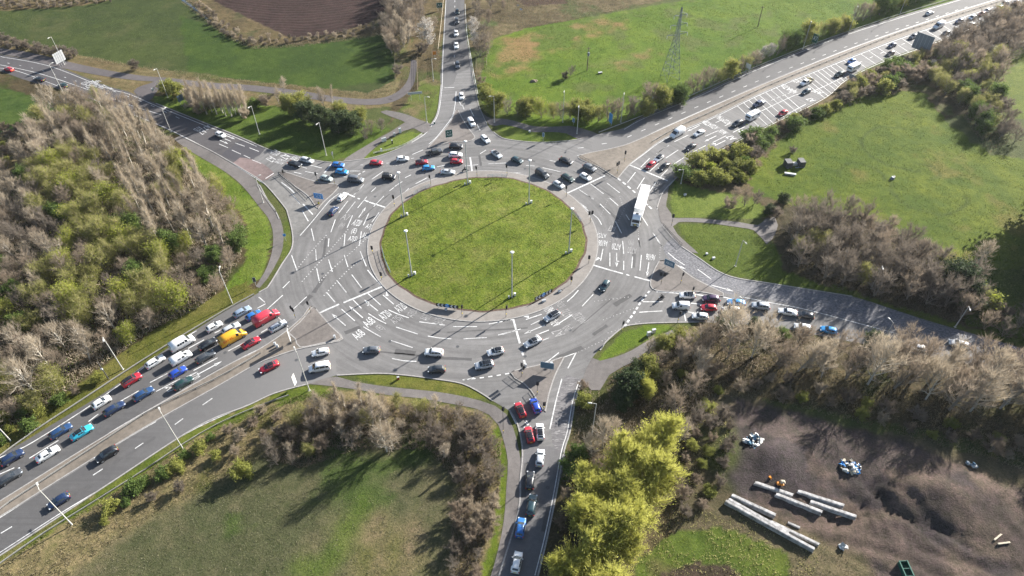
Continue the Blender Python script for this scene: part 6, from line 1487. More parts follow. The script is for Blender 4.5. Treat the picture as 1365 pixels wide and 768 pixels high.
KIND = {   # name, H, spread, base, n1, n2, up, shape, stems, bark, [crown layers]
 'tan':   ('bare_tree', 9., 3.9, .15, 30, 8, .62, vase_, 2, 'bark_grey', [('tw', 1700, 1.25, .040, 'twig_tan')]),
 'brown': ('bare_tree', 8., 4.0, .12, 30, 8, .55, vase_, 2, 'bark', [('tw', 1900, 1.1, .040, 'twig_brown')]),
 'dark':  ('dark_bare_tree', 7., 3.9, .08, 28, 8, .48, round_, 2, 'bark', [('tw', 2200, .95, .042, 'twig_dark')]),  # ordinary bare tree with dark twigs, no particular species
 'whip':  ('slender_tree', 11., 2.3, .22, 20, 4, 1.05, whip_, 1, 'bark_pale', [('tw', 950, 1.9, .042, 'twig_tan')]),
 'pale':  ('pale_bare_tree', 9., 4.2, .16, 24, 7, .65, vase_, 1, 'bark_pale', [('tw', 1900, 1.4, .04, 'twig_tan')]),  # bare tree with pale bark, species left open
 'olivet': ('budding_tree', 8., 3.7, .10, 28, 8, .55, vase_, 2, 'bark', [('tw', 1700, 1.15, .040, 'twig_olive'), ('lf', 2300, .11, .55, 'leaf_olive')]),
 'lime':  ('leafy_tree', 7.5, 3.3, .10, 26, 8, .55, vase_, 2, 'bark', [('tw', 900, 1.1, .05, 'twig_olive'), ('lf', 3000, .13, .6, 'leaf_lime')]),
 'olive': ('leafy_tree', 7., 3.4, .06, 22, 7, .45, round_, 2, 'bark', [('tw', 1200, .9, .07, 'twig_olive'), ('lf', 4600, .18, .42, 'leaf_olive')]),
 'green': ('leafy_tree', 7., 3.4, .06, 22, 7, .40, round_, 2, 'bark', [('lf', 5600, .19, .42, 'leaf_green')]),
 'ever':  ('evergreen_tree', 6.5, 3.0, .04, 24, 7, .35, round_, 1, 'bark', [('lf', 7000, .20, .36, 'leaf_dark')]),
 'willow': ('willow_tree', 12.5, 5.8, .10, 34, 10, .75, vase_, 3, 'bark', [('tw', 1000, 1.2, .05, 'twig_olive'), ('tw', 9000, 1.5, .055, 'leaf_willow', 1.0, .28), ('wl', 8500, .105, .6, 'leaf_willow')]),
 'white': ('blossom_tree', 7., 3.0, .15, 22, 7, .45, round_, 1, 'bark', [('tw', 1800, .8, .05, 'twig_brown'), ('lf', 3600, .13, .3, 'blossom')]),
 'bush':  ('bush', 3., 2.1, .02, 16, 7, .35, round_, 3, 'bark', [('lf', 2600, .15, .25, 'leaf_olive')]),
 'bushg': ('bush', 2.6, 2.0, .02, 16, 7, .35, round_, 3, 'bark', [('lf', 2600, .15, .25, 'leaf_green')]),
 'bushl': ('bush', 2.6, 2.0, .02, 16, 7, .35, round_, 3, 'bark', [('lf', 2600, .15, .25, 'leaf_lime')]),
 'bushb': ('bare_bush', 3., 2.2, .02, 18, 7, .45, round_, 3, 'bark', [('tw', 2600, .75, .05, 'twig_brown')]),
 'bushd': ('bare_bush', 3., 2.2, .02, 18, 7, .45, round_, 3, 'bark', [('tw', 2600, .75, .05, 'twig_dark')]),
 'busht': ('bare_bush', 3., 2.2, .02, 18, 7, .55, round_, 3, 'bark', [('tw', 2300, .85, .05, 'twig_tan')]),
}
TP = {}
def tproto(kind, v):
    if (kind, v) not in TP:
        nm, H, sp, base, n1, n2, up, shp, stems, bark, layers = KIND[kind]
        sd = sum(map(ord, kind)) * 13 + v; rnd = random.Random(sd); rng = np.random.default_rng(sd)
        limbs, tips = skeleton(rnd, H, sp, base, n1, n2, up, shp, stems=stems)
        b = MB()
        for p, a, c, l in limbs: tri_tube(b, p, a * (1.25 if l else 1), c * 1.25, 7 if l == 0 else 4 if l == 1 else 3)
        tm = b.mesh('trunk', M[bark], True); cm = []
        for ly in layers:
            if ly[0] == 'tw': cm.append(np_mesh('twigs', twigs(rng, tips, ly[1], ly[2], ly[3], *ly[5:]), 3, M[ly[4]]))
            elif ly[0] == 'lf': cm.append(np_mesh('crown', leaves(rng, tips, ly[1], ly[2], ly[3]), 4, M[ly[4]]))
            else: cm.append(np_mesh('crown', leaves(rng, tips, ly[1], ly[2], ly[3], .9), 4, M[ly[4]]))
        TP[kind, v] = (nm, H, tm, cm)
    return TP[kind, v]
NT_ = 0
BIG = {'bush': 1.35, 'bushg': 1.3, 'bushl': 1.3, 'bushb': 1.25, 'bushd': 1.25, 'busht': 1.2, 'olive': 1.22, 'green': 1.22, 'ever': 1.3, 'willow': 1.22, 'lime': 1.15, 'olivet': 1.12}
def plant(x, y, kind, h, lab, group=None, wide=1., rnd=random, cat=None):
    global NT_; NT_ += 1
    nm, H, tm, cm = tproto(kind, rnd.randrange(6 if kind not in ('willow',) else 4)); s = h / H; wide *= BIG.get(kind, 1.); s *= 1 + (BIG.get(kind, 1.) - 1) * .4
    t = empty(nm, (x, y, gz(x, y) * .6 - .05), rnd.uniform(0, 6.28), lab, cat or ('bush' if 'bush' in nm else 'tree'), group)
    w = s * wide * rnd.uniform(.9, 1.12); t.scale = (w, w, s)
    t.rotation_euler[0] = rnd.gauss(0, .03); t.rotation_euler[1] = rnd.gauss(0, .03)
    link(bpy.data.objects.new('trunk' if 'bush' not in nm else 'stems', tm), t)
    for m in cm: link(bpy.data.objects.new(m.name.split('.')[0], m), t)
    return t
def at(px, py, kind, h, lab, group=None, wide=1., rnd=random.Random(99)):
    g = G(px, py); return plant(g.x, g.y, kind, h, lab, group, wide, rnd)
def scatter(poly, spacing, seed, tries=6000, avoid=()):
    pg = GP(poly); rnd = random.Random(seed); xs = [p.x for p in pg]; ys = [p.y for p in pg]; pts = []
    n = tries; cand = np.array([(rnd.uniform(min(xs), max(xs)), rnd.uniform(min(ys), max(ys))) for _ in range(n)])
    ok = inside(pg, cand[:, 0], cand[:, 1])
    for a in avoid: ok &= ~inside(GP(a), cand[:, 0], cand[:, 1])
    for x, y in cand[ok]:
        if all((x - a) ** 2 + (y - b) ** 2 > spacing ** 2 for a, b in pts): pts.append((float(x), float(y)))
    return pts
def pick(rnd, mix):
    t = rnd.random() * sum(w for _, w, *_ in mix)
    for m in mix:
        t -= m[1]
        if t <= 0: return m
    return mix[-1]
LOOK = {'tan': 'tan twigged bare tree', 'brown': 'brown bare tree', 'dark': 'dark bare tree', 'whip': 'slender upright bare tree', 'pale': 'pale barked bare tree', 'olivet': 'olive budding tree', 'lime': 'fresh lime green tree', 'olive': 'olive green leafy tree',
        'green': 'green leafy tree', 'ever': 'dark evergreen', 'willow': 'bright yellow green willow', 'white': 'white blossom tree', 'bush': 'olive green bush', 'bushg': 'green bush', 'bushl': 'lime green bush', 'bushb': 'brown bare bush', 'bushd': 'dark bare bush', 'busht': 'tan bare bush'}
def wood(poly, spacing, seed, mixf, where, avoid=()):
    rnd = random.Random(seed); n = 0
    for x, y in scatter(poly, spacing, seed, avoid=avoid):
        p = px_of([(x, y, 0)])[0]; mix = mixf(p[0], p[1]) if callable(mixf) else mixf
        k, _, h0, h1 = pick(rnd, mix)
        plant(x, y, k, rnd.uniform(h0, h1), LOOK[k] + ' ' + where, LOOK[k] + 's ' + where, rnd.uniform(.9, 1.15), rnd); n += 1
    return n
# wood west of the roundabout
def west(px, py):
    if 150 < px - (py - 200) * .30 < 262 and 165 < py < 335: return [('whip', 5, 10, 13.5), ('tan', 3, 8, 11), ('olivet', .8, 6, 8)]
    if 205 < px and py < 230: return [('lime', 3, 6, 8), ('olivet', 3, 6, 8), ('brown', 2, 6, 8), ('tan', 2, 8, 10)]
    if px > 240: return [('brown', 4, 6, 8.5), ('dark', 1.5, 5, 7), ('olivet', 3, 5, 7.5), ('green', .7, 4, 6), ('lime', .5, 5, 6.5)]
    if py < 225: return [('tan', 4, 8, 11), ('brown', 4, 8, 10), ('whip', 2, 9, 12), ('olivet', 2, 7, 9)]
    if px < 60 and py < 420: return [('brown', 4, 7, 9), ('dark', 3, 6, 8), ('tan', 2, 7, 9), ('olivet', 1.5, 7, 8), ('green', .8, 5, 7)]
    if py < 430: return [('lime', 2.2, 7, 9.5), ('olivet', 7, 7, 9.5), ('tan', 2, 8, 10), ('brown', 2, 7, 9), ('green', .8, 5, 7), ('dark', 1, 6, 8)]
    return [('tan', 3, 7, 10), ('pale', 1.5, 7, 10), ('brown', 3, 6, 9), ('olivet', 4, 6, 8.5), ('lime', .5, 6, 7.5), ('green', .7, 5, 6), ('dark', 1.5, 6, 8)]
WEST = P("62,150 110,140 165,150 215,178 233,200 240,226 262,232 298,258 326,303 322,345 296,385 270,408 205,440 140,485 100,515 60,545 0,578 -40,598 -40,380 -30,260 20,230 50,190")
NW_ = wood(WEST, 4.1, 11, west, 'in the dense wood left of the roundabout')
for px, py, k, h, lab in ((130, 135, 'olivet', 6, 'olive budding tree at the top end of the left wood by the road'), (62, 160, 'dark', 5, 'dark round bush like tree at the top left corner of the left wood'), (182, 92, 'bushd', 3.2, 'dark round bush alone beside the old track'),
    (96, 408, 'lime', 7.5, 'brightest lime tree in the lower left wood'), (15, 425, 'lime', 7, 'lime green tree near the left edge of the lower wood'), (98, 430, 'lime', 6.5, 'smaller bright lime tree below the brightest one in the left wood'), (250, 330, 'lime', 5.5, 'lime green tree near the right side of the left wood'), (285, 350, 'green', 5, 'green leafy tree at the right side of the left wood')): at(px, py, k, h, lab)
wood(P("0,560 60,548 100,520 140,497 130,512 60,562 0,598"), 3.2, 5, [('bush', 3, 1.6, 2.6), ('bushg', 2, 1.4, 2.2), ('bushb', 3, 1.6, 2.6)], 'on the bank between left wood and crash barrier')
wood(P("232,205 245,203 262,226 244,230"), 3.0, 6, [('bushl', 3, 2, 3), ('bush', 2, 2, 3)], 'at the top corner of the left verge')
wood(P("0,178 40,165 70,170 40,205 0,230"), 4.5, 15, [('busht', 3, 1.6, 2.6), ('bushb', 3, 1.6, 2.6), ('bush', 1, 2, 3)], 'on the rough ground above the left wood')
# shrubs by the north-west road
wood(P("256,150 285,154 330,158 332,143 292,138 256,136"), 1.9, 21, [('whip', 5, 8, 10.5), ('busht', 1, 3, 4)], 'in the pale clump beside the north-west road')
for px, py, k, h, lab in ((222, 125, 'bush', 4, 'olive bush left of the pale poplar clump'), (238, 130, 'bush', 4.5, 'second olive bush left of the pale poplar clump'), (340, 145, 'bushg', 3, 'green bush right of the pale poplar clump'), (355, 142, 'bushb', 3.4, 'brown bush right of the pale poplar clump'),
    (388, 153, 'olive', 7, 'yellowish olive tree at the left of the evergreen clump'), (402, 150, 'olive', 7.5, 'tall yellowish olive tree behind the evergreens'), (412, 163, 'ever', 6, 'left dark evergreen of the clump above the north-west queue'), (432, 172, 'ever', 6.5, 'middle dark evergreen of the clump above the north-west queue'), (452, 178, 'ever', 5.6, 'lower dark evergreen of the clump above the north-west queue'), (468, 176, 'ever', 6, 'right dark evergreen of the clump above the north-west queue'),
    (455, 160, 'olive', 6, 'olive tree on top of the evergreen clump'), (478, 165, 'olive', 5.6, 'olive tree at the upper right of the evergreen clump'), (495, 180, 'brown', 5.5, 'brown bare tree at the right end of the evergreen clump'), (508, 175, 'dark', 4.5, 'dark bare tree at the right end of the evergreen clump'), (486, 186, 'dark', 4.5, 'dark bare tree at the foot of the evergreen clump'),
    (372, 140, 'tan', 6.5, 'tan bare tree left of the evergreen clump'), (378, 122, 'tan', 5.5, 'small tan bare tree beside the old track'), (432, 142, 'tan', 7, 'tan bare tree standing behind the evergreen clump'), (443, 138, 'whip', 7, 'slender bare tree standing behind the evergreen clump')): at(px, py, k, h, lab)
# trees along the northern road
wood(P("516,70 512,20 530,-20 560,-20 566,30 552,62 530,80"), 4.2, 31, [('dark', 4, 7, 9), ('brown', 3, 7, 9), ('tan', 1.5, 8, 10)], 'left of the northern road at the top')
for px, py, k, h, lab in ((571, 63, 'white', 10, 'large white blossom tree left of the northern road'), (579, 40, 'brown', 6, 'brown bare tree behind the large white blossom tree'), (562, 72, 'bushd', 3.5, 'dark bush below the large white blossom tree'), (530, 100, 'bushd', 3, 'dark bush at the corner of the top left meadow'), (527, 70, 'bushb', 3.5, 'brown bush along the right fence of the top left meadow'),
    (632, 48, 'white', 7, 'upper pale blossom tree right of the northern road'), (634, 62, 'white', 5.5, 'lower pale blossom tree right of the northern road'), (640, 76, 'dark', 8.5, 'lowest dark purple bare tree right of the northern road'), (646, 60, 'dark', 8.5, 'dark purple bare tree behind the pale blossom'), (651, 72, 'brown', 8, 'brown bare tree beside the dark purple one right of the northern road'), (640, 28, 'dark', 8, 'dark bare tree right of the northern road near the top'), (650, 35, 'brown', 8, 'brown bare tree right of the northern road near the top'), (638, 8, 'brown', 8, 'brown bare tree at the top edge right of the northern road'), (655, 12, 'dark', 8, 'dark bare tree at the top edge further right of the northern road'), (672, 14, 'brown', 5, 'brown low tree in the scrub at the top'), (641, 112, 'bushb', 2.5, 'brown bush at the foot of the northern road fence'), (646, 125, 'bush', 3, 'olive bush at the foot of the northern road')): at(px, py, k, h, lab)
# hedge row above the dual carriageway
HW = 'in the hedge row above the dual carriageway'
for i, (px, py, k, h) in enumerate(((652, 142, 'olive', 5.5), (664, 147, 'olive', 5), (656, 152, 'bush', 3.2), (676, 152, 'dark', 5), (690, 153, 'brown', 5), (700, 155, 'olive', 5), (738, 158, 'olivet', 5.5), (748, 158, 'brown', 6), (760, 158, 'olivet', 6.5), (772, 160, 'olive', 6.5), (785, 161, 'olive', 6.5), (797, 163, 'olivet', 6), (810, 162, 'brown', 6.5), (823, 160, 'brown', 6.5), (836, 158, 'brown', 6), (846, 155, 'dark', 6),
    (858, 150, 'brown', 8), (868, 143, 'brown', 8.5), (862, 155, 'olive', 5.5), (880, 145, 'olive', 7.5), (892, 138, 'green', 5), (903, 138, 'green', 5.5), (914, 131, 'brown', 6.5), (925, 126, 'brown', 7), (937, 120, 'brown', 7), (947, 117, 'dark', 6), (958, 111, 'olivet', 6), (970, 106, 'olive', 6), (981, 101, 'dark', 5.5), (990, 95, 'olivet', 6), (1000, 90, 'brown', 6), (1008, 88, 'dark', 5), (1035, 74, 'dark', 6), (1048, 68, 'green', 6.5), (1058, 63, 'green', 6), (1070, 57, 'olive', 7), (1082, 54, 'olivet', 6), (1094, 49, 'olivet', 6), (1106, 46, 'olive', 6),
    (1117, 43, 'olivet', 6), (1126, 40, 'bush', 4), (1138, 32, 'dark', 7), (1150, 28, 'brown', 7), (1160, 25, 'olivet', 6), (1172, 20, 'green', 6.5), (1184, 16, 'green', 7), (1196, 12, 'olive', 6), (1208, 8, 'green', 6), (1220, 3, 'green', 6), (1234, -3, 'olive', 6), (1250, -10, 'green', 6))): at(px, py, k, h * 1.15, LOOK[k] + ' ' + HW, LOOK[k] + 's ' + HW)
for px, py, k, h, lab in ((722, 157, 'lime', 7.5, 'round yellow green tree left in the hedge row, near the feed of lamp posts'), (708, 150, 'bush', 4.5, 'low olive bush behind the round yellow green tree'), (1015, 80, 'white', 5, 'pale blossom tree in the hedge row beside the white sign'), (1026, 78, 'white', 5.5, 'whitest blossom tree in the hedge row above the dual carriageway'), (760, 102, 'dark', 4, 'small dark tree with long shadow in the top meadow'), (752, 106, 'bushd', 2.4, 'dark low bush in the top meadow')): at(px, py, k, h, lab)
# bank between the dual carriageway and the right meadow
BK = 'on the bank between dual carriageway and right meadow'
wood(P("908,238 925,222 985,196 1050,165 1110,140 1128,118 1160,103 1235,70 1262,80 1252,105 1190,120 1120,146 1075,160 1030,190 1000,232 985,246 930,250"), 3.4, 41, lambda x, y: [('bush', 4, 2.4, 4), ('bushl', 2, 2.2, 3.2), ('bushg', 1.5, 2, 3.4), ('busht', 2, 1.6, 2.4)] if x < 990 else [('bushb', 3, 2.5, 4), ('bush', 3, 2.5, 4), ('bushg', 2, 2.5, 4), ('bushd', 2, 2, 3.2), ('olivet', 1.2, 4, 5.5)], BK)
TR = 'in the wood at the top right'
wood(P("1240,78 1290,47 1330,26 1365,8 1420,-10 1440,60 1365,70 1332,88 1325,120 1300,110 1262,98"), 4.2, 43, [('brown', 4, 8, 10), ('dark', 5, 7, 9), ('olivet', 1, 7, 8)], TR)
wood(P("1245,95 1300,112 1322,130 1345,165 1330,190 1308,180 1290,150 1262,130 1235,112"), 4.0, 44, [('olivet', 3, 5, 7), ('green', 2, 5, 7), ('dark', 2, 5, 7), ('bushd', 1, 3, 4)], 'in the tree belt between the two right meadows')
for px, py, k, h, lab in ((1318, 80, 'white', 5, 'pale blossom tree at the edge of the top right wood'), (1240, 93, 'white', 3.5, 'small pale blossom bush behind the large grey sign'), (1282, 95, 'olive', 7, 'olive tree with pale green top right of the large grey sign'), (1270, 80, 'olive', 6.5, 'olive tree just right of the large grey sign'), (1290, 110, 'lime', 5.5, 'yellow green tree in the belt below the large grey sign'), (1352, 190, 'dark', 6, 'dark bare tree at the right edge between the meadows'), (1345, 180, 'dark', 5, 'smaller dark bare tree at the right edge between the meadows'), (1308, 170, 'green', 6, 'rounded green tree at the lower end of the belt'),
    (978, 270, 'brown', 5.5, 'left half of the wide brown bush on the eastern grass'), (992, 275, 'brown', 5.8, 'wide brown bush on the eastern grass'), (1005, 272, 'dark', 5, 'dark right part of the brown bushes on the eastern grass'), (970, 278, 'bushb', 3, 'low brown bush in front of the wide one on the eastern grass'), (1043, 272, 'ever', 3, 'small dark evergreen bush at the start of the meadow fence'), (1024, 286, 'ever', 2.6, 'low dark evergreen at the end of the eastern path'), (1034, 290, 'bushd', 3, 'dark bush at the end of the eastern path'), (1056, 205, 'bushd', 1.8, 'dark tiny bush above the shed')): at(px, py, k, h, lab)
# wood above the south-east road
wood(P("1046,318 1060,292 1100,286 1150,302 1210,332 1262,362 1300,395 1290,428 1236,418 1160,396 1090,376 1050,352"), 4.2, 51, [('dark', 8, 7, 9.5), ('brown', 2.5, 7, 10), ('olivet', 1., 6, 8)], 'in the wood above the south-east road')
for px, py, k, h, lab in ((1266, 388, 'ever', 7.5, 'round pale tipped evergreen at the right end of the wood above the south-east road'), (1278, 402, 'ever', 6, 'lower evergreen at the right end of the wood above the south-east road'), (1240, 372, 'olive', 6, 'yellowish olive tree left of the round evergreen'), (1298, 405, 'bushl', 4, 'yellow green bush right of the round evergreen'), (1310, 415, 'bush', 4, 'olive bush right of the round evergreen'), (1302, 352, 'pale', 7.5, 'leafless grey tree at the end of the meadow hedge'), (1180, 312, 'bushd', 2.6, 'dark bush on the meadow hedge line'), (1215, 330, 'bushd', 2.6, 'second dark bush on the meadow hedge line'), (1250, 345, 'bushb', 2.6, 'brown bush on the meadow hedge line'), (1150, 300, 'bushb', 2.6, 'brown bush at the left of the meadow hedge line')): at(px, py, k, h, lab)
for px, py, k, h in ((1412, 288, 'ever', 16), (1440, 322, 'ever', 17), (1405, 345, 'ever', 12), (1460, 290, 'ever', 16), (1430, 370, 'ever', 14), (1480, 345, 'ever', 17), (1400, 400, 'ever', 10), (1450, 405, 'ever', 14), (1385, 372, 'ever', 8)): at(px, py, k, h, 'tall dark evergreen beyond the right edge casting the dark shade', 'tall evergreens beyond the right edge')
wood(P("1310,440 1330,425 1400,420 1420,450 1400,465 1340,455"), 4., 52, [('dark', 3, 5, 7), ('brown', 2, 5, 7), ('bushd', 2, 3, 4)], 'on the dark bank at the right edge')
# tall row between the south-east road and the yard
wood(P("925,458 1000,460 1040,462 1100,470 1200,488 1300,512 1430,545 1430,592 1300,556 1200,532 1100,508 1030,494 960,486 905,492"), 4.4, 61, lambda x, y: [('tan', 4, 10.5, 13.5), ('pale', 1.8, 11, 14), ('brown', 5, 10, 13)] if x > 1130 else [('tan', 4, 9.5, 12.5), ('pale', 1.8, 10, 13), ('brown', 5, 8.5, 11.5)], 'in the tall row between road and yard')
wood(P("1195,476 1230,482 1300,498 1420,528 1420,548 1300,514 1215,494"), 4.2, 64, [('tan', 3, 10, 13), ('brown', 4, 9.5, 12.5), ('pale', 1, 11, 13)], 'along the far end of the south-east road')
wood(P("905,500 960,498 1040,508 1100,522 1200,548 1300,575 1420,612 1420,640 1300,600 1200,572 1090,542 1000,522 930,525"), 3.6, 62, [('bushb', 3, 1.8, 3), ('bushd', 3, 1.6, 2.8), ('bush', 1.6, 1.4, 2.2), ('busht', 2, 1.6, 2.6)], 'in the brambles along the top of the yard')
for px, py, k, h, lab in ((962, 438, 'ever', 3.4, 'dark conifer bush beside the cream estate'), (1003, 438, 'ever', 2.6, 'dark conifer bush below the silver tall car'), (1044, 450, 'green', 3, 'green bush at the road edge behind bare trees'), (1163, 462, 'ever', 3.6, 'dark evergreen tip among the bare tall row'), (882, 470, 'olive', 5.2, 'pale olive tree left at the south-east stop line'), (905, 462, 'olive', 4.8, 'pale olive tree right at the south-east stop line'), (920, 456, 'olivet', 4.2, 'budding tree nearest the white hatchback of the south-east queue'), (944, 460, 'dark', 4.2, 'dark bare tree between the conifer and the pale olive trees'),
    (836, 527, 'ever', 5.4, 'left dark evergreen beside the yellow bush'), (828, 543, 'ever', 3.4, 'lower dark evergreen beside the yellow bush'), (846, 506, 'ever', 4.2, 'upper dark evergreen beside the path'), (866, 505, 'olive', 5.5, 'olive tree behind the yellow bush'), (858, 528, 'willow', 6.8, 'vivid yellow bush among the dark evergreens'), (883, 515, 'brown', 6, 'brown bare tree right of the yellow bush'), (778, 540, 'bush', 2.6, 'olive bush at the corner of the southern exit lane'), (776, 520, 'bushb', 1.8, 'brown bush at the path by the southern exit lane'), (862, 475, 'tan', 6, 'tan bare tree beside the path at the south-east'), (878, 488, 'brown', 6, 'brown bare tree behind the path at the south-east'),
    (803, 598, 'pale', 9, 'large pale bare tree left of the yellow willows'), (788, 610, 'pale', 7, 'smaller pale bare tree by the southern road'), (818, 585, 'tan', 8, 'tan bare tree above the pale one left of the willows'), (900, 555, 'brown', 8.5, 'brown bare tree right of the yellow bush and above the willows'), (920, 530, 'brown', 8, 'brown bare tree left of the yard at the top'), (905, 590, 'tan', 7, 'tan bare tree right of the topmost willow'), (935, 505, 'tan', 9, 'tan bare tree at the left end of the tall row'), (762, 630, 'bushg', 3, 'green bush beside the southern road'), (770, 612, 'bushg', 2.6, 'upper green bush beside the southern road'), (745, 700, 'bushb', 2.2, 'brown bush at the road edge under the willows'), (930, 560, 'dark', 5, 'dark bare tree on the left bank of the yard')): at(px, py, k, h, lab)
for i, (px, py, h, lab) in enumerate(((868, 604, 12.5, 'topmost yellow green willow of the row'), (848, 628, 12, 'willow just below the topmost one'), (812, 678, 11.5, 'willow filling the left middle of the row'), (846, 690, 11, 'willow filling the right middle of the row'), (824, 640, 12, 'willow left of the topmost one'), (862, 668, 13, 'rightmost yellow green willow'), (790, 660, 10, 'leftmost upper willow near the pale bare tree'), (828, 704, 13, 'willow in the middle of the row'), (778, 712, 11, 'left willow in the middle of the row beside the road'), (800, 748, 12, 'willow below the middle of the row'), (758, 768, 10, 'lower left willow beside the road'), (832, 742, 9, 'right lower willow of the row'), (795, 798, 12, 'willow at the bottom edge'), (752, 815, 10, 'willow at the bottom edge nearest the road'))): at(px, py, 'willow', h, lab, None)
# scrub belt around the lower left field
SB = 'in the scrub belt round the lower left field'
wood(P("352,612 378,575 415,545 462,535 540,545 600,548 640,558 660,592 666,640 655,700 632,775 600,775 612,690 606,630 580,600 540,590 480,596 420,604 375,630"), 2.6, 71, lambda x, y: [('brown', 3, 3.6, 5.2), ('dark', 6, 3.2, 4.6), ('tan', 1.5, 4.2, 5.8), ('bushd', 2, 2, 3.2), ('olivet', .8, 4, 5)] if y < 640 else [('busht', 4, 1.8, 3), ('bushb', 3, 1.8, 3), ('dark', 1.5, 2.8, 3.6), ('bushd', 2, 1.6, 2.4)], SB)
wood(P("425,548 450,538 510,545 520,570 470,572 430,570"), 2.8, 72, [('whip', 5, 7, 9), ('tan', 2, 6, 8)], 'in the pale clump at the top of the scrub belt')
for px, py, k, h, lab in ((516, 602, 'pale', 9.5, 'whitish dead tree leaning out of the scrub belt'), (524, 598, 'pale', 7.5, 'smaller whitish dead tree beside the leaning one'), (325, 632, 'bush', 3, 'olive round bush at the left end of the scrub belt'), (240, 655, 'bushd', 2, 'dark low bush on the dry bank'), (205, 668, 'bushd', 1.6, 'small dark bush on the dry bank'), (430, 600, 'bushb', 2.4, 'reddish brown bush at the top of the lower left field')): at(px, py, k, h, lab)
wood(P("130,692 175,655 225,625 262,598 290,578 300,584 270,606 230,634 182,664 140,700"), 2.6, 73, [('bushg', 3, 1.2, 2), ('bush', 2, 1.2, 2)], 'on the bank below the outbound carriageway')
wood(P("300,575 350,552 370,560 350,585 310,610 280,620"), 3.4, 74, [('busht', 3, 1.4, 2.4), ('bushb', 3, 1.4, 2.4), ('bush', 1, 1.4, 2.2)], 'at the left end of the scrub belt')
wood(P("930,545 965,545 975,590 968,640 940,690 905,690 900,640 915,590"), 3.2, 75, [('bushd', 3, 1.4, 2.4), ('bush', 2, 1.2, 2), ('bushb', 2, 1.2, 2.2)], 'on the slope between willows and yard')
wood(P("770,600 800,612 790,650 760,690 748,690 757,640"), 2.8, 76, [('bushb', 3, 1.4, 2.2), ('bushd', 3, 1.4, 2.2)], 'in the shade between willows and road')
# hedges and strips of rough growth
wood(P("-20,50 0,54 60,66 105,74 95,79 55,73 0,62 -20,60"), 2.6, 81, [('bushd', 3, 1.6, 2.6), ('bushb', 2, 1.4, 2.2)], 'along the track at the top left')
wood(P("255,8 268,4 292,26 330,52 400,50 470,40 520,26 524,36 470,50 400,58 335,62 300,46 275,30"), 2.6, 82, [('busht', 3, 1.0, 1.8), ('bushd', 3, 1.0, 1.7)], 'in the hedge below the ploughed field')
wood(P("-20,2 60,2 150,-6 150,4 60,12 -20,14"), 2.8, 83, [('busht', 3, 1.0, 1.8), ('bushd', 2, 1.0, 1.6)], 'in the hedge at the top left edge')

def cover(name, poly, dens, hgt, wid, mat, lab, seed, mask=None, zf=None, off=True):
    """ground cover: thin blades standing on the ground, far too many to count"""
    pg = GP(poly); rng = np.random.default_rng(seed); a = np.array([(p.x, p.y) for p in pg]); lo, hi = a.min(0), a.max(0)
    n = int((hi - lo).prod() * dens); q = lo + rng.random((n, 2)) * (hi - lo); ok = inside(pg, q[:, 0], q[:, 1])
    for pl, mt in PATHS.values():
        if mt: ok &= ~inside(GP(pl), q[:, 0], q[:, 1])
    if off: ok &= ~inside(GP(ROAD_MAIN), q[:, 0], q[:, 1])
    else: ok &= np.hypot(q[:, 0] - ICX, q[:, 1] - ICY) < IR - .6
    ok &= fbm(q[:, 0] * .25, q[:, 1] * .25, seed, 3) > (mask or .3)
    q = q[ok]; n = len(q); xs, ys, Z = ZG
    i = np.clip(np.searchsorted(ys, q[:, 1]) - 1, 0, len(ys) - 2); j = np.clip(np.searchsorted(xs, q[:, 0]) - 1, 0, len(xs) - 2)
    P_ = np.column_stack([q, (Z[i, j] if off else .12 + .75 * (1 - (np.hypot(q[:, 0] - ICX, q[:, 1] - ICY) / IR) ** 2)) - .03]); d = unit(rng.normal(0, .5, (n, 3)) + np.array([.1, .05, 1.])); d[:, 2] = np.abs(d[:, 2]); L = hgt * rng.uniform(.4, 1.3, (n, 1))
    s = unit(np.cross(d, rng.normal(0, 1, (n, 3)))) * wid * rng.uniform(.6, 1.3, (n, 1))
    o = bpy.data.objects.new(name, np_mesh(name, np.stack([P_ - s * .5, P_ + s * .5, P_ + d * L], 1), 3, M[mat])); link(o); tag(o, lab, 'ground cover', kind='stuff')
cover('rough_grass', P("480,200 800,200 800,440 480,440"), 14, .22, .16, 'grass_isl', 'tufts of uncut grass on the central island', 30, .36, off=False)
cover('rough_grass', P("1000,232 1036,190 1085,152 1150,128 1230,122 1262,165 1320,205 1400,240 1400,420 1340,400 1240,335 1180,300 1100,282 1036,268"), 5, .24, .18, 'grass', 'tussocks in the right meadow', 31, .42)
cover('rough_grass', P("640,110 652,60 700,40 770,30 835,18 915,4 960,-30 1180,-30 1198,5 1123,40 1024,76 932,112 855,140 790,150 700,150"), 4, .26, .2, 'grass', 'tussocks in the top meadow', 32, .42)
cover('rough_grass', P("-40,20 0,20 110,12 235,0 260,20 300,60 400,66 520,50 522,106 440,115 330,104 250,93 100,68 0,52"), 2.5, .22, .2, 'grass', 'tussocks in the top left meadow', 33, .45)
cover('rough_grass', P("55,800 130,740 200,690 280,650 340,625 420,600 520,590 590,590 600,640 604,690 600,830"), 9, .25, .13, 'dry_olive', 'short dead grass in the lower left field', 34, .4)
cover('rough_grass', P("208,140 300,182 400,214 470,208 500,188 400,170 300,160 230,132"), 7, .2, .14, 'grass', 'uncut grass on the north-west verge', 35, .4)
cover('rough_grass', P("240,205 290,222 340,275 360,320 345,365 310,405 290,415 326,350 330,300 300,256 262,230"), 9, .25, .15, 'grass_isl', 'uncut grass on the left verge', 36, .38)
cover('rough_grass', P("905,298 1000,305 1040,340 1050,370 960,362 915,325"), 8, .2, .14, 'grass', 'uncut grass on the eastern triangle', 37, .4)
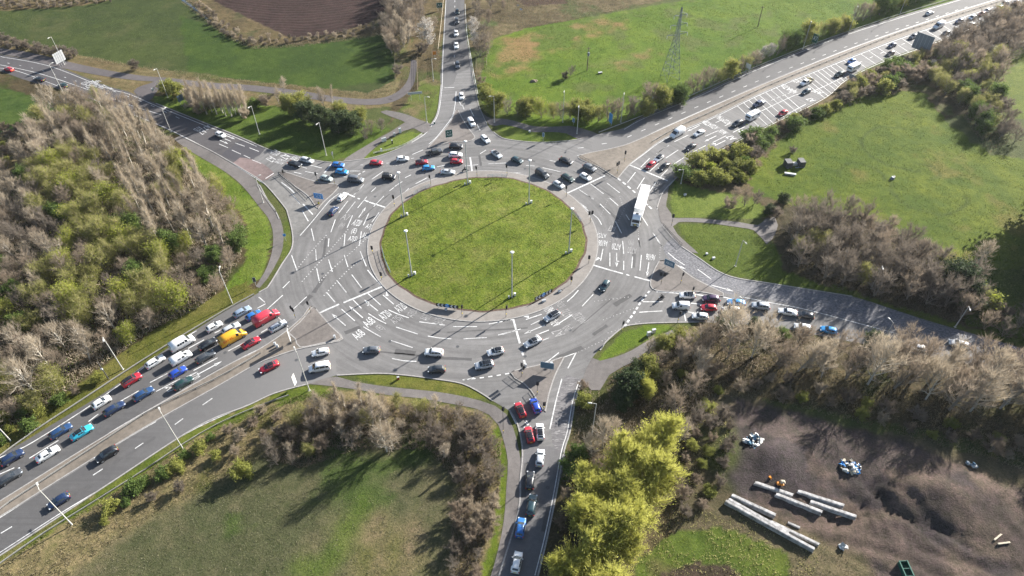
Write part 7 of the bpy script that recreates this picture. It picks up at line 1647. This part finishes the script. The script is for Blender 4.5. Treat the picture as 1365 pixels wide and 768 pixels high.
cover('dry_grass', P("5,748 80,700 150,658 270,580 335,552 395,528 450,520 440,560 370,600 300,640 200,690 120,745 60,800 -30,800"), 14, .55, .12, 'dry', 'tufts of dry straw coloured grass on the lower left bank', 1)
cover('undergrowth', WEST, 8, 1.3, .16, 'twig_tan', 'brown bramble undergrowth beneath the left wood', 2)
cover('undergrowth', WEST, 4, .6, .22, 'leaf_green', 'low green undergrowth beneath the left wood', 3, .5)
cover('undergrowth', P("905,500 930,470 1040,475 1200,515 1430,580 1430,650 1300,608 1200,580 1090,550 1000,532 960,530 930,560"), 8, .8, .14, 'dry', 'dry brambles along the top edge of the yard', 4)
cover('undergrowth', P("905,600 930,545 975,560 968,640 985,668 1090,740 1080,790 1000,800 860,790 850,740 890,690"), 7, .5, .14, 'twig_olive', 'rough dead growth on the slope left of the yard', 5, .42)
cover('undergrowth', P("350,610 380,570 420,540 470,532 560,540 640,552 668,590 668,650 650,720 634,780 598,780 606,640 570,600 480,600 400,625"), 16, 1.1, .14, 'twig_brown', 'brown undergrowth in the scrub belt of the lower left field', 6)
cover('dry_grass', P("-20,50 0,54 100,72 190,88 250,96 330,108 440,119 490,124 526,110 548,80 552,100 535,128 500,135 440,126 330,112 240,102 180,92 100,78 0,64"), 7, .6, .14, 'dry', 'dry verge growth along the old track', 7)
cover('dry_grass', P("255,2 285,28 330,58 400,58 470,49 524,38 524,46 470,54 400,63 335,66 300,50 272,28 240,2"), 8, .7, .14, 'dry', 'dry reeds in the field ditch', 8)
cover('dry_grass', P("900,240 985,198 1100,142 1240,72 1262,100 1190,124 1100,152 1040,190 1000,235 960,250"), 5, .7, .14, 'dry', 'dry growth on the bank beside the dual carriageway', 9)
cover('dry_grass', P("1290,90 1262,125 1290,165 1318,205 1345,190 1330,150"), 6, .6, .14, 'dry', 'dry growth below the tree belt on the right', 10)
cover('dry_grass', P("655,52 700,38 770,26 835,12 915,-6 760,-20 660,-20"), 5, .6, .14, 'dry', 'dry scrub growth at the top of the photo', 11)
cover('dry_grass', P("552,70 590,70 588,112 572,150 548,130 556,112"), 7, .5, .12, 'dry', 'dry grass left of the northern road', 12, .42)
cover('undergrowth', P("776,508 800,522 820,500 870,462 930,440 1020,440 1100,462 930,540 905,600 860,600 790,640 757,650 765,580"), 6, .8, .15, 'twig_brown', 'brambles around the evergreens south-east of the roundabout', 13)
cover('undergrowth', P("1046,318 1060,280 1150,296 1262,350 1330,420 1330,440 1236,424 1160,400 1090,380 1046,352"), 6, .8, .15, 'twig_dark', 'dark undergrowth of the wood above the south-east road', 14)
cover('dry_grass', P("1040,735 1080,712 1130,740 1200,775 1060,790"), 8, .45, .12, 'dry', 'dry grass at the lower edge of the yard', 15)
for o in COL.objects:
    if o.get('label') and len(o['label'].replace('-', ' ').split()) > 16: print('LONG', o.name, o['label'])
print('plants', NT_, 'wood', NW_, 'objects', len(bpy.data.objects))
def haze_box(dens):
    b = MB(); b.box((0, 180, 64), (900, 700, 138))
    m = NT('thin_haze'); m.t.nodes.remove(m.b)
    pv = m.n('ShaderNodeVolumePrincipled', {'Density': dens, 'Anisotropy': .3}); pv.inputs['Color'].default_value = (.86, .91, 1., 1)
    m.t.links.new(pv.outputs[0], m.out.inputs['Volume'])
    tag(b.build('haze', m.mat), 'thin pale haze in the air over the junction', 'haze', kind='stuff')
HAZE = .000038
if HAZE: haze_box(HAZE)
# ------------------------------------------------------------------ light, camera, render
w = bpy.data.worlds.new('World'); SC.world = w; w.use_nodes = True
nt = w.node_tree; bg = nt.nodes['Background']; sky = nt.nodes.new('ShaderNodeTexSky'); sky.sky_type = 'NISHITA'; sky.sun_disc = False
sky.sun_elevation = SUN_EL; sky.sun_rotation = R(90) - SUN_AZ; sky.altitude = 100; sky.air_density = 1.0; sky.dust_density = 1.2
nt.links.new(sky.outputs[0], bg.inputs[0]); bg.inputs[1].default_value = .06
sd = bpy.data.lights.new('sun', 'SUN'); sd.energy = 5.0; sd.angle = R(.5); sd.color = (1., .955, .885)
so = bpy.data.objects.new('sun', sd); COL.objects.link(so)
v = Vector((math.cos(SUN_EL) * math.cos(SUN_AZ), math.cos(SUN_EL) * math.sin(SUN_AZ), math.sin(SUN_EL))); so.rotation_euler = v.to_track_quat('Z', 'Y').to_euler()
cd = bpy.data.cameras.new('camera'); cam = bpy.data.objects.new('camera', cd); COL.objects.link(cam)
cd.sensor_width = 36; cd.lens = 36 * FPX / 1365; cd.clip_start = 1; cd.clip_end = 6000
cam.location = (0, 0, CAMH); cam.rotation_euler = (math.pi / 2 - PITCH, 0, 0); SC.camera = cam
SC.view_settings.view_transform = 'Standard'; SC.view_settings.look = 'None'; SC.view_settings.exposure = 1.92; SC.view_settings.gamma = 1; SC.view_settings.use_curve_mapping = False
SC.cycles.max_bounces = 6; SC.cycles.diffuse_bounces = 4; SC.cycles.glossy_bounces = 2; SC.cycles.transmission_bounces = 2
